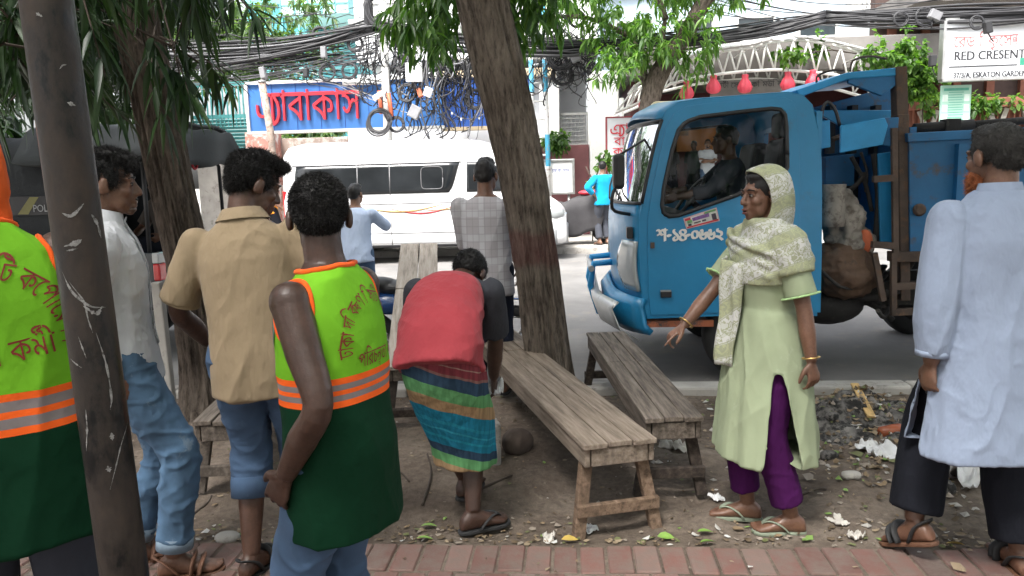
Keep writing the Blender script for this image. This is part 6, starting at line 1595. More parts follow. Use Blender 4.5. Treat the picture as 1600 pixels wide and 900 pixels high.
def wrinkle(me, amp, freq, stretch=(1, 1, .45), seed=0, mask=None, oct=2):
    """creases: thin warped ridges drawn out along two slanting directions, over soft swells"""
    co, no = get_co(me), get_no(me); st_ = np.array(stretch, float); ax = int(np.argmin(st_)); k = st_.min() / st_.max()
    warp = np.stack([vnoise(co * 3.1 + seed + 11 * i) for i in range(3)], 1) * .05
    w = .45 * vnoise(co * freq * .8 * st_ + seed)
    for i, (sl, g_) in enumerate(((.2, 1.0), (-.55, .55))):
        u = np.zeros(3); u[ax] = 1.0; u[(ax + 1) % 3] = sl; u[(ax + 2) % 3] = sl * .6; u /= np.linalg.norm(u)
        q = co + warp; al = q @ u; q = q - np.outer(al, u) * (1 - max(.16, k * .55)); n = np.abs(vnoise(q * freq * 1.25 + seed * 1.7 + 31 * i))
        f = np.clip(.5 + 1.1 * vnoise(co * 2.6 + seed + 57 * i), 0, 1)
        w = w + (np.clip(1 - n * 2.1, 0, 1) ** 2 * 1.25 - .25) * f * g_
    w = w * amp
    if mask is not None: w = w * mask(co)
    set_co(me, co + no * w[:, None])
def garment(root, name, sk, mat, rows, sleeves=None, legs=None, vox=.009, it=3, amp=.004, freq=9, stretch=(1, 1, .45), seed=0, extra=None, mask=None, n=56, amp2=.0):
    """cloth over the skeleton: a torso part, sleeves {side: (length along the arm 0..2, radii)}, legs {side: (length 0..2, radii)}"""
    mb = MB()
    if rows: torso(mb, sk, rows, n)
    s = sk.s
    def part(j, L, radii, nn=26):
        a, b, c = j; pts = [a, lerp(a, b, .5), b, lerp(b, c, .5), c]; C = catmull(pts, 41); u = np.linspace(0, 2, 41); k = int(round(L / 2 * 40)); mb.tube(C[:k + 1], [x * s for x in np.interp(u[:k + 1], np.linspace(0, L, len(radii)), radii)], nn)
    for d, (L, r) in (sleeves or {}).items(): part(sk.arm[d], L, r); mb.ell(sk.sh[d], r[0] * s * .97)
    for d, (L, r) in (legs or {}).items(): part(sk.leg[d], L, r); mb.ell(sk.leg[d][0], r[0] * s)
    if extra: extra(mb)
    me = remesh(mb, vox, it)
    if amp: wrinkle(me, amp, freq, stretch, seed, mask)
    if amp2: wrinkle(me, amp2, freq * 2.4, (stretch[0], stretch[1], stretch[2] * 2), seed + 9, mask)
    return link_mesh(name, me, mat, root)
def cut(o, fn):
    """open a slit: drop the faces whose middle fn says yes to; the cloth keeps a thickness"""
    import bmesh
    bm = bmesh.new(); bm.from_mesh(o.data); bmesh.ops.delete(bm, geom=[f for f in bm.faces if fn(f.calc_center_median())], context='FACES'); bmesh.ops.delete(bm, geom=[v for v in bm.verts if not v.link_faces], context='VERTS')
    for _ in range(14):
        e = [x for x in bm.edges if x.is_boundary]; P = {}
        for x in e:
            for a, b in (x.verts, reversed(x.verts)): P.setdefault(a, []).append(b.co.copy())
        for v, q in P.items():
            if len(q) == 2: v.co = v.co * .4 + (q[0] + q[1]) * .3
    bm.to_mesh(o.data); bm.free(); m = o.modifiers.new('t', 'SOLIDIFY'); m.thickness = .004
def new_person(label, loc, rz, group=None):
    return thing('person', label, 'person', tuple(loc), group, local=True, rz=rad(rz))
def loc_of(loc, rz):
    Mi = (Matrix.Translation(V(loc)) @ Matrix.Rotation(rad(rz), 4, 'Z')).inverted(); return lambda px, py, Y: Mi @ PY(px, py, Y)
def surf_map(o, O, U, W, N, off=.003):
    """place flat writing on a garment: O origin, U along the line, W up, N out of the cloth, all in the root's frame"""
    me = o.data; bv = BVHTree.FromPolygons([v.co for v in me.vertices], [p.vertices for p in me.polygons]); U, W, N, O = V(U).normalized(), V(W).normalized(), V(N).normalized(), V(O)
    def f(u, v):
        p = O + U * u + W * v + N * .5; h = bv.ray_cast(p, -N, 1.2)
        return (h[0] + h[1] * off) if h[0] is not None else p - N * .5
    return f
def arc_map(base, r, a0, scale, hk=1.7):
    """bend a line of writing round a circle: u runs clockwise from angle a0, v outwards"""
    def f(u, v): a = a0 - u * scale / r; q = r + v * scale * hk; return base(q * math.cos(a), q * math.sin(a))
    return f
skinD, skinM, skinL = skin_mat('skin_deep_brown', (.085, .042, .027)), skin_mat('skin_brown', (.15, .075, .047)), skin_mat('skin_tan_brown', (.21, .115, .075))
skinX = skin_mat('skin_dark', (.058, .030, .021))
def vest_mat(name, bands):
    m, nt, b = _new(name); tc = nd(nt, 'ShaderNodeTexCoord'); sp = nd(nt, 'ShaderNodeSeparateXYZ'); nt.links.new(tc.outputs['Object'], sp.inputs[0])
    z0, z1 = bands[0][0] - .05, bands[-1][0] + .05; mr = nd(nt, 'ShaderNodeMapRange'); nt.links.new(sp.outputs[2], mr.inputs[0]); mr.inputs[1].default_value = z0; mr.inputs[2].default_value = z1
    r = ramp(nt, mr.outputs[0], [(0.0, bands[0][1])] + [((z - z0) / (z1 - z0), c) for z, c in bands[1:]]); r.color_ramp.interpolation = 'CONSTANT'
    n = noise_node(nt, 6, 4); v = ramp(nt, n.outputs[0], [(.3, (.88, .88, .88)), (.7, (1.06, 1.06, 1.06))]); c = mixc(nt, 1.0, r.outputs[0], v.outputs[0], 'MULTIPLY'); nt.links.new(c, b.inputs['Base Color'])
    b.inputs['Roughness'].default_value = .8; b.inputs['Specular IOR Level'].default_value = .12
    w = noise_node(nt, 700, 1); b1 = bump(nt, b, w.outputs[0], .15, .002); f = noise_node(nt, 12, 3); bump(nt, b, f.outputs[0], .3, .02, b1); return m
LIME, DKG, ORG, REFL = (.165, .44, .022), (.003, .030, .013), (.90, .13, .02), (.22, .19, .19)
m_org = cloth_mat('orange_trim', (.85, .12, .02)); m_vtext = M('vest_lettering', (.20, .015, .012), .7, .1, bst=0)
m_jeanA = M('washed_denim', (.075, .145, .24), .9, .45, 5, 500, .3, dirt=(.22, .29, .36), dfrac=.60); m_jeanB = M('blue_denim', (.055, .10, .18), .9, .3, 4, 500, .3, dirt=(.10, .16, .25), dfrac=.62)
m_solebl = M('sandal_black', (.02, .02, .021), .7, .3); m_solebr = M('sandal_brown', (.12, .055, .03), .7, .3, 8); m_solegn = M('sandal_green', (.20, .23, .17), .7, .2)
TOR_CLOTH = lambda hem, ex=.02, flare=0.0: [(hem, .185 + ex + flare, .130 + ex + flare, -.005)] + [(t, a + ex, b + ex, y) for t, a, b, y in ((hem * .5, .178 + flare * .5, .125 + flare * .5, -.005), (0, .170, .120, -.006), (.09, .160, .112, -.002), (.16, .155, .110, 0), (.26, .158, .112, 0), (.36, .168, .117, 0), (.43, .168, .102, -.005), (.475, .140, .080, -.012), (.505, .085, .060, -.012))]

def trims(o, sk, xw, nr):
    """orange binding laid on the cloth round each big arm opening and round the neck"""
    s = sk.s; me = o.data; bv = BVHTree.FromPolygons([v.co for v in me.vertices], [p.vertices for p in me.polygons])
    def lay(P, r, name, mat, off):
        q = []
        for p in P: a, n, _, _ = bv.find_nearest(p); q.append(a + n * off)
        q.append(q[0]); MB().tube(catmull(q, 160), r, 8, cap=False).build(name, mat, o)
    for d in (-1, 1):
        c, R = sk.spine(.435); P = []
        for t in np.linspace(0, 2 * PI, 40, endpoint=False):
            u, w = math.cos(t) * .070 - .004, math.sin(t) * (.060 if math.sin(t) > 0 else .098); P.append(c + R @ V((d * (xw - (.045 * (w / .06) ** 2 if w > 0 else 0)) * s, u * s, w * s)))
        lay(P, .0075, 'armhole_trim', m_org, .002)
    c, R = sk.spine(.507); lay([p + R @ V((0, 0, .02 - .012 * math.sin(2 * PI * k / 40))) for k, p in enumerate(ring_at(c, R, nr * s, nr * .82 * s, -.014 * s, 40))], .0075, 'neck_trim', m_org, .001)
# ---- person: lime vest, nearest, back half seen, head turned left (middle left of the photo)
def build_vest_front():
    loc = PZ(528, 1225, 0); loc = V((PY(527, 600, 1.98).x, 1.98, 0)); rz = 72
    p = new_person('man in a sleeveless lime and green vest standing nearest the camera, arm hanging', loc, rz); L = loc_of(loc, rz)
    sk = Sk(1.59, lean=5, hyaw=-54, hpitch=6, broad=.95)
    sk.set_arm(-1, L(447, 742, 1.80), (-.3, -1, 0)); sk.set_arm(1, (.26, .10, .72), (.3, -1, 0))
    sk.set_leg(-1, (-.10, .02, .08)); sk.set_leg(1, (.10, -.02, .08))
    make_body(p, sk, skinX, .0042, {-1: dict(palm=(1, 0, 0), curl=.42), 1: dict(palm=(-1, 0, 0))}, {-1: dict(yaw=8), 1: dict(yaw=-8)})
    hair(p, sk, HAIR_SHORT, amp=.002, fz=30000, L=.013, lay=.45)
    vm = vest_mat('vest_cloth', [(.80, DKG), (1.008, ORG), (1.024, REFL), (1.039, ORG), (1.051, REFL), (1.066, ORG), (1.082, LIME)])
    rows = [(-.245, .196, .150, -.005), (-.19, .198, .148, -.005), (-.1, .196, .143, -.005), (0, .190, .140, -.006), (.09, .180, .130, -.002), (.16, .176, .128, 0), (.26, .180, .130, 0), (.34, .178, .132, 0), (.40, .170, .122, -.003), (.45, .158, .100, -.008), (.48, .138, .086, -.012), (.50, .105, .076, -.016), (.515, .088, .068, -.016)]
    o = garment(p, 'vest', sk, vm, rows, None, vox=.007, amp=.010, freq=6, stretch=(1.2, 1.2, .3), seed=4, amp2=.002)
    s = sk.s
    trims(o, sk, .172, .100)
    garment(p, 'jeans', sk, m_jeanB, [(-.12, .13, .10, 0), (-.05, .17, .125, -.005), (.06, .165, .12, -.004)], None, {d: (1.95, [.105, .092, .075, .068, .062]) for d in (-1, 1)}, amp=.006, freq=11, stretch=(.5, .5, 1.2), seed=2)
    for d in (-1, 1): sandal(p, sk.leg[d][2], -8 * d, s, m_solebl, m_solebl)
    # the writing lies on the back, in an arc with one straight line under it
    base = surf_map(o, (0.015, 0, 1.150), (1, 0, 0), (0, 0, 1), (.12, -1, .0))
    it = ['ঢ', 'া', 'ক', 'া', ' ', 'দ', 'ি', 'ক', ('sub', 'ষ', .7, -.1, .0, .4), 'ণ', ' ', 'ি', 'স', 'িট', ' ', 'ক', 'ে', 'প', REPH, 'া', 'ের', 'শ', 'ন']
    _, w = layout(it); r = .105; sc = 1.1 * PI * r / w; write('lettering', it, m_vtext, arc_map(base, r, PI * 1.05, sc, 1.8), o, 40)
    base2 = surf_map(o, (-.075, 0, 1.098), (1, 0, 0), (0, 0, 1), (.12, -1, .0)); it = ['প', 'ির', 'চ', *NNA, 'ত', 'া', ' ', 'ক', 'ম', REPH, 'ী']; _, w = layout(it); sc = .20 / w
    write('lettering', it, m_vtext, lambda u, v: base2(u * sc, v * sc * 1.6), o, 40)
    bd = surf_map(o, (-.095, 0, 1.19), (-1, 0, 0), (0, 0, 1), (-.35, 1, 0)); mb = MB(); P = [bd(.028 * math.cos(t), .036 * math.sin(t)) for t in np.linspace(0, 2 * PI, 25)[:-1]]; mb.add(P, [tuple(range(24))]); mb.build('badge', M('badge', (.10, .20, .16), .6, .4, 40), o)
    P = [bd(.015 * math.cos(t), .02 * math.sin(t)) + V((0, .003, 0)) for t in np.linspace(0, 2 * PI, 17)[:-1]]; mb = MB(); mb.add(P, [tuple(range(16))]); mb.build('badge_centre', M('badge_red', (.45, .10, .09), .6, .3, 40), o)
    return p
build_vest_front()

# ---- person: lime vest at the left edge, orange head cloth
def build_vest_edge():
    loc = V((PY(-18, 500, 1.80).x, 1.80, 0)); rz = 30
    p = new_person('worker cut off by the left edge in a lime vest with an orange head cloth', loc, rz); L = loc_of(loc, rz)
    sk = Sk(1.74, lean=4, side=-3, hyaw=14, hpitch=8)
    sk.set_arm(-1, (-.30, .06, .80), (-.3, -1, 0)); sk.set_arm(1, (.20, .30, 1.02), (.5, -1, -.3))
    sk.set_leg(-1, (-.11, .02, .085)); sk.set_leg(1, (.11, -.02, .085))
    make_body(p, sk, skinD, .0065, {1: dict(palm=(-1, 0, 0), curl=.6)}, {-1: dict(yaw=8), 1: dict(yaw=-8)})
    hair(p, sk, HAIR_SHORT, amp=.003, fz=0)
    c, R = sk.head, sk.Rh; mb = MB(); mb.ell(c + R @ V((0, -.02, .055)), (.092, .108, .078), R); mb.ell(c + R @ V((.058, -.065, -.03)), (.034, .045, .10), R); mb.ell(c + R @ V((.066, -.06, -.12)), (.026, .034, .08), R); mb.ell(c + R @ V((0, -.085, -.01)), (.06, .035, .07), R)
    me = remesh(mb, .008, 3); wrinkle(me, .006, 22, (1, 1, .5)); link_mesh('head_cloth', me, cloth_mat('orange_head_cloth', (.62, .10, .02)), p)
    vm = vest_mat('vest_cloth_edge', [(.80, DKG), (.985, ORG), (1.002, REFL), (1.026, ORG), (1.044, REFL), (1.068, ORG), (1.086, LIME)])
    rows = [(-.26, .222, .162, -.005), (-.18, .22, .158, -.005), (0, .205, .145, -.006), (.12, .195, .135, 0), (.26, .192, .132, 0), (.34, .190, .134, 0), (.40, .184, .124, -.003), (.45, .170, .102, -.008), (.485, .146, .086, -.012), (.508, .108, .076, -.016), (.525, .092, .068, -.016)]
    o = garment(p, 'vest', sk, vm, rows, None, vox=.008, amp=.011, freq=5.5, stretch=(1.2, 1.2, .35), seed=14, amp2=.002)
    s = sk.s; c, R = sk.spine(.515)
    trims(o, sk, .186, .100)
    rg = ring_at(c + R @ V((0, 0, .006)), R, .094 * s, .070 * s, -.016 * s, 40); MB().tube(rg + [rg[0]], .009, 8, cap=False).build('collar', cloth_mat('dark_green_cloth', DKG), o)
    garment(p, 'trousers', sk, M('dark_pinstripe', (.03, .035, .05), .9, .3, 4, 300, .2), [(-.12, .13, .10, 0), (-.05, .17, .125, -.005), (.06, .165, .12, -.004)], None, {d: (1.95, [.105, .092, .08, .075, .072]) for d in (-1, 1)}, amp=.004, seed=5)
    for d in (-1, 1): sandal(p, sk.leg[d][2], -8 * d, s, m_solebl, m_solebl)
    base = surf_map(o, (.0, 0, 1.200), (1, 0, 0), (0, 0, 1), (0, -1, .05))
    it = ['ঢ', 'া', 'ক', 'া', ' ', 'দ', 'ি', 'ক', ('sub', 'ষ', .7, -.1, .0, .4), 'ণ', ' ', 'ি', 'স', 'িট', ' ', 'ক', 'ে', 'প', REPH, 'া', 'ের', 'শ', 'ন']
    _, w = layout(it); r = .160; sc = 1.05 * PI * r / w; write('lettering', it, m_vtext, arc_map(base, r, PI * 1.02, sc, 1.8), o, 50)
    base2 = surf_map(o, (-.165, 0, 1.118), (1, 0, .16), (-.1, 0, 1), (0, -1, .05)); it = ['প', 'ির', 'চ', *NNA, 'ত', 'া', ' ', 'ক', 'ম', REPH, 'ী']; _, w = layout(it); sc = .32 / w
    write('lettering', it, m_vtext, lambda u, v: base2(u * sc, v * sc * 1.45), o, 50)
build_vest_edge()
# ---- man in a white shirt, profile, hand in pocket, behind the pole
m_wshirt = cloth_mat('white_shirt', (.54, .55, .58), .06); m_tan = cloth_mat('tan_shirt', (.275, .21, .135), .08); m_coral = cloth_mat('coral_shirt', (.29, .042, .052), .12)
def build_white_shirt():
    loc = PZ(250, 886, 0); loc.z = 0; rz = -64
    p = new_person('man in an untucked white shirt and washed jeans seen in profile behind the steel pole', loc, rz); L = loc_of(loc, rz); Y0 = loc.y
    sk = Sk(1.72, pel=(0.0, -.06, .925), lean=0, pitch0=-4, hyaw=0, hpitch=4)
    h = L(222, 575, Y0 - .17); sk.set_arm(1, (.185, -.075, .86), (.4, -1, 0)); sk.set_arm(-1, (-.24, -.08, .78), (-.3, -1, 0))
    sk.set_leg(1, (.09, .065, .085)); sk.set_leg(-1, (-.10, -.10, .085)); s = sk.s
    make_body(p, sk, skinM, .0055, {1: dict(dir=(-.15, .35, -1), palm=(-1, 0, .1), curl=.5), -1: dict(palm=(1, 0, 0))}, {1: dict(yaw=-6), -1: dict(yaw=10)})
    hair(p, sk, HAIR_FULL + [((0, .075, .098), (.05, .03, .022)), ((.02, .085, .085), (.035, .02, .02))], amp=.005, fz=22000, L=.024, lay=.5)
    hair(p, sk, [((0, .098, -.052), (.022, .006, .004))], m_hair, .004, .001, 260, .006, 'moustache', 3); hair(p, sk, [((0, .078, -.092), (.026, .02, .016))], skin_mat('stubble', (.09, .05, .035)), .005, .001, 0, .005, 'stubble', 4)
    rows = [(-.12, .165, .150, -.01), (-.06, .172, .142, -.008), (0, .178, .135, -.006), (.09, .168, .122, -.002), (.16, .164, .120, 0), (.26, .170, .122, 0), (.36, .176, .126, 0), (.43, .174, .110, -.005), (.475, .150, .092, -.012), (.51, .102, .076, -.012), (.53, .078, .066, -.008)]
    slv = {1: (1.80, [.068, .070, .062, .056, .052]), -1: (1.80, [.068, .070, .062, .056, .052])}
    o = garment(p, 'shirt', sk, m_wshirt, rows, slv, vox=.008, amp=.008, freq=7.5, stretch=(1, 1, .5), seed=21, amp2=.003)
    c, R = sk.spine(.535); mb = MB(); mb.loft([ring_at(c + R @ Rx(-16) @ V((0, .006, -.018)), R @ Rx(-16), .082 * s, .072 * s, 0, 36), ring_at(c + R @ Rx(-16) @ V((0, -.004, .030)), R @ Rx(-16), .067 * s, .062 * s, 0, 36), ring_at(c + R @ Rx(-16) @ V((0, -.002, .031)), R @ Rx(-16), .063 * s, .058 * s, 0, 36), ring_at(c + R @ V((0, 0, -.01)), R, .075 * s, .066 * s, 0, 36)], False); mb.build('collar', m_wshirt, o)
    mb = MB(); bm_ = surf_map(o, (0.0, 0, 1.0), (1, 0, 0), (0, 0, 1), (.08, 1, 0), .004)
    mb.loft([[bm_(x, v) for x in (-.016, .016)] for v in np.linspace(-.05, .46, 24)], False, 0, True, False); q = mb.build('placket', cloth_mat('grey_placket', (.42, .43, .45)), o); md = q.modifiers.new('t', 'SOLIDIFY'); md.thickness = .004
    mb = MB(); [mb.lathe([(.0055, 0), (.0055, .003), (.001, .004)], bm_(0, v), Rx(-90), 10) for v in (.02, .11, .20, .29)]; mb.build('buttons', m_white, o)
    garment(p, 'jeans', sk, m_jeanA, [(-.12, .13, .10, 0), (-.05, .17, .125, -.005), (.06, .168, .122, -.004)], None, {d: (1.84, [.106, .094, .078, .070, .066]) for d in (-1, 1)}, vox=.007, amp=.008, freq=11, stretch=(.45, .45, 1.3), seed=2, amp2=.002)
    for d in (1, -1):
        a, e, w = sk.leg[d]; ax = (w - e).normalized(); MB().tube([lerp(e, w, .80), lerp(e, w, .93)], [.071, .072], 24).build('cuff', M('pale_denim', (.22, .30, .38), .9, .3, 8, 500, .3), p)
        sandal(p, w, -6 if d > 0 else 10, s, m_solebr, m_solebr, kind='strap')
build_white_shirt()

# ---- man in a tan polo shirt, seen from behind, looking down to the right
def build_tan():
    loc = PZ(428, 893, 0); loc.z = 0; rz = 6
    p = new_person('man in a tan polo shirt and rolled jeans with his back turned, head bowed', loc, rz); L = loc_of(loc, rz); Y0 = loc.y
    sk = Sk(1.70, pel=(0, 0, .93), lean=8, side=-5, hyaw=-54, hpitch=22, broad=1.04)
    sk.set_arm(-1, L(325, 535, Y0 + .20), (-.55, -.7, -.2)); sk.set_arm(1, L(530, 455, Y0 + .28), (.6, -.2, -.9))
    sk.set_leg(-1, (-.085, .0, .085)); sk.set_leg(1, (.12, .10, .085)); s = sk.s
    make_body(p, sk, skinD, .0055, {-1: dict(palm=(.6, .6, .3), curl=.6), 1: dict(dir=(.2, 1, -.1), palm=(-.3, 0, -1), curl=.5)}, {-1: dict(yaw=-18), 1: dict(yaw=-40)})
    hair(p, sk, HAIR_FULL + [((0, .075, .108), (.052, .038, .022))], amp=.005, fz=22000, L=.022, lay=.45)
    rows = [(-.17, .178, .136, -.01), (-.10, .180, .138, -.008), (0, .178, .132, -.006), (.09, .176, .126, -.002), (.16, .178, .124, 0), (.26, .188, .126, 0), (.36, .192, .128, 0), (.42, .184, .112, -.005), (.465, .160, .090, -.012), (.50, .110, .076, -.014), (.515, .090, .070, -.014), (.53, .078, .066, -.01)]
    o = garment(p, 'polo_shirt', sk, m_tan, rows, {d: (.86, [.066, .070, .073]) for d in (-1, 1)}, vox=.007, amp=.011, freq=6.5, stretch=(1.2, 1.2, .3), seed=33, amp2=.002, it=4)
    c, R = sk.spine(.525); R2 = R; mb = MB(); mb.loft([ring_at(c + R @ V((0, -.012, -.016)), R, .104 * s, .086 * s, 0, 36), ring_at(c + R @ V((0, -.006, .030)), R, .076 * s, .070 * s, 0, 36), ring_at(c + R @ V((0, -.004, .031)), R, .071 * s, .065 * s, 0, 36), ring_at(c + R @ V((0, -.004, -.02)), R, .082 * s, .07 * s, 0, 36)], False); mb.build('collar', m_tan, o)
    for d in (-1, 1):
        a, e, w = sk.arm[d]; ax = (e - a).normalized(); q = lerp(a, e, .84); x, y, _ = frame_of(ax); MB().tube([q - ax * .013, q + ax * .013], [.0735 * s, .0735 * s], 30, cap=False).build('sleeve_band', m_tan, o)
    garment(p, 'jeans', sk, m_jeanB, [(-.12, .13, .10, 0), (-.05, .17, .125, -.005), (.06, .168, .122, -.004)], None, {d: (1.42, [.106, .094, .080, .074]) for d in (-1, 1)}, vox=.007, amp=.007, freq=11, stretch=(.45, .45, 1.3), seed=6, amp2=.002)
    for d in (-1, 1):
        a, e, w = sk.leg[d]; MB().tube([lerp(e, w, .26), lerp(e, w, .33), lerp(e, w, .46)], [.079, .081, .079], 26).build('rolled_cuff', m_jeanB, p); sandal(p, w, -18 if d < 0 else -40, s, m_solebl, m_solebl, kind='strap')
build_tan()

# ---- man bending over, coral shirt, striped lungi
def lungi_mat():
    m, nt, b = _new('lungi_stripes'); tc = nd(nt, 'ShaderNodeTexCoord'); mp = nd(nt, 'ShaderNodeMapping'); mp.inputs['Rotation'].default_value = (rad(8), rad(-17), 0); nt.links.new(tc.outputs['Object'], mp.inputs[0])
    sp = nd(nt, 'ShaderNodeSeparateXYZ'); nt.links.new(mp.outputs[0], sp.inputs[0]); n = noise_node(nt, 5, 2); ad = nd(nt, 'ShaderNodeMath', operation='MULTIPLY_ADD'); nt.links.new(n.outputs[0], ad.inputs[0]); ad.inputs[1].default_value = .05; nt.links.new(sp.outputs[2], ad.inputs[2])
    mr = nd(nt, 'ShaderNodeMapRange'); nt.links.new(ad.outputs[0], mr.inputs[0]); mr.inputs[1].default_value = .30; mr.inputs[2].default_value = .95
    tan_, grn, nav, cya, mar = (.30, .20, .11), (.10, .27, .11), (.025, .05, .085), (.015, .17, .27), (.17, .035, .045)
    st_ = [(0, tan_), (.04, grn), (.115, nav), (.175, cya), (.22, (.02, .24, .34)), (.235, cya), (.27, (.03, .26, .36)), (.285, cya), (.32, (.02, .22, .32)), (.34, cya), (.42, tan_), (.50, grn), (.585, nav), (.66, (.20, .10, .09)), (.675, mar), (.72, (.26, .16, .14)), (.73, mar), (.78, (.26, .16, .14)), (.79, mar), (.84, (.28, .18, .16)), (.85, mar), (.9, (.28, .18, .16)), (.91, mar)]
    r = ramp(nt, mr.outputs[0], st_); r.color_ramp.interpolation = 'CONSTANT'
    w = noise_node(nt, 60, 2, stretch=(1, 1, .06)); wr = ramp(nt, w.outputs[0], [(.4, (.82, .82, .82)), (.6, (1.12, 1.12, 1.12))]); nt.links.new(mixc(nt, 1.0, r.outputs[0], wr.outputs[0], 'MULTIPLY'), b.inputs['Base Color'])
    b.inputs['Roughness'].default_value = .95; b.inputs['Specular IOR Level'].default_value = .15; f = noise_node(nt, 16, 3); bump(nt, b, f.outputs[0], .35, .02); return m
def build_bending():
    loc = PZ(742, 832, 0); loc.z = 0; loc = loc + V((-.10, .03, 0)); rz = 4
    p = new_person('man bending over in a coral red shirt and a striped lungi', loc, rz); L = loc_of(loc, rz); Y0 = loc.y
    sk = Sk(1.66, pel=(-.02, -.10, .83), lean=80, pitch0=30, twist=-12, side=0, hyaw=-24, hpitch=58, broad=1.05)
    sk.set_arm(1, L(772, 632, Y0 + .52), (1, -.1, .25)); sk.set_arm(-1, L(655, 600, Y0 + .62), (-1, -.3, .5))
    sk.set_leg(1, (.09, .0, .085), (.1, 1, 0)); sk.set_leg(-1, (.04, .34, .085), (0, 1, 0)); s = sk.s
    make_body(p, sk, skinX, .006, {1: dict(dir=(0, .15, -1), palm=(-1, .2, 0), curl=.55), -1: dict(dir=(.2, .2, -1), palm=(1, .2, 0), curl=.5)}, {1: dict(yaw=-62), -1: dict(yaw=-20)})
    hair(p, sk, HAIR_SHORT, amp=.003, fz=14000, L=.014)
    hf = lambda t: .05 * math.sin(4 * t + .5) + .03 * math.sin(9 * t + 1)
    rows = [(-.07, .184, .162, -.008, hf), (-.03, .188, .158, -.006, lambda t: hf(t) * .5), (0.03, .192, .150, -.006), (.09, .190, .136, -.008), (.16, .186, .126, -.008), (.26, .182, .122, -.004), (.34, .172, .122, -.004), (.41, .152, .108, -.008), (.465, .122, .084, -.012), (.51, .092, .066, -.012)]
    garment(p, 'shirt', sk, m_coral, rows, None, vox=.008, amp=.014, freq=6.5, stretch=(.5, .9, 1.1), seed=41, amp2=.003, it=4)
    garment(p, 'undershirt', sk, cloth_mat('charcoal_cloth', (.04, .042, .05)), [(.30, .150, .10, 0), (.40, .165, .09, -.004), (.47, .150, .07, -.01)], {d: (.92, [.060, .064, .066]) for d in (-1, 1)}, vox=.009, amp=.006, freq=9, seed=43)
    hem = .29
    def skirt(mb):
        rings = []; c0, R0 = sk.spine(.02); q0, q1 = sk.pel, (sk.leg[1][2] + sk.leg[-1][2]) / 2 + V((0, -.06, 0))
        for f in np.linspace(0, 1, 22):
            z = lerp(sk.pel.z + .06, hem, f); c = V((lerp(sk.pel.x, q1.x - .005, sstep(f)), lerp(sk.pel.y, q1.y - .02, sstep(f)), z)); a = .162 + .020 * math.sin(PI * min(1, f * 1.2)) - .018 * f; b_ = .142 + .016 * math.sin(PI * min(1, f * 1.2))
            fold = lambda t, f=f: .035 * f * math.sin(7 * t + 1.3) + .02 * f * math.sin(13 * t + 3 * f)
            rings.append(ring_at(c, Rx(0) @ Ry(4 * f), a, b_, 0, 64, .9, fold))
        mb.loft(rings)
    garment(p, 'lungi', sk, lungi_mat(), None, None, vox=.008, amp=.007, freq=7, stretch=(1.2, 1.2, .35), seed=44, extra=skirt, amp2=.0025)
    for d in (1, -1): sandal(p, sk.leg[d][2], -62 if d > 0 else -20, s, m_solebl, m_solebl)
    w = p.matrix_basis @ (sk.arm[1][2] + V((0, .02, -.09)))
    crumple('rag', 'white rag held in the bending man\'s hand above the stone block', 'rag', w, .055, m_cloth_w0, 21, 1.2)
m_cloth_w0 = cloth_mat('white_rag', (.62, .62, .62))
def crumple(name, label, cat, c, size, mat, seed, flat=.5):
    r_ = np.random.default_rng(seed); n = 15; u = np.linspace(-1, 1, n); X, Y = np.meshgrid(u, u); P = np.stack([X.ravel(), Y.ravel(), X.ravel() * 0 + seed], 1); z = flat * (np.abs(fbm(P * 1.7 + seed, 3)))
    ang = r_.uniform(0, 6); e = 1 + .25 * vnoise(np.stack([np.arctan2(Y.ravel(), X.ravel()) * 2, X.ravel() * 0 + seed, X.ravel() * 0], 1)); x_, y_ = X.ravel() * e, Y.ravel() * e * .7
    v = np.stack([(x_ * math.cos(ang) - y_ * math.sin(ang)) * size, (x_ * math.sin(ang) + y_ * math.cos(ang)) * size, z * size], 1); i = (np.arange(n - 1)[None] + n * np.arange(n - 1)[:, None]).ravel()
    o = link_mesh(name, np_mesh(name, v, np.stack([i, i + 1, i + n + 1, i + n], 1), True), mat); s = o.modifiers.new('t', 'SOLIDIFY'); s.thickness = .0015; o.location = c; return tag(o, label, cat)
build_bending()

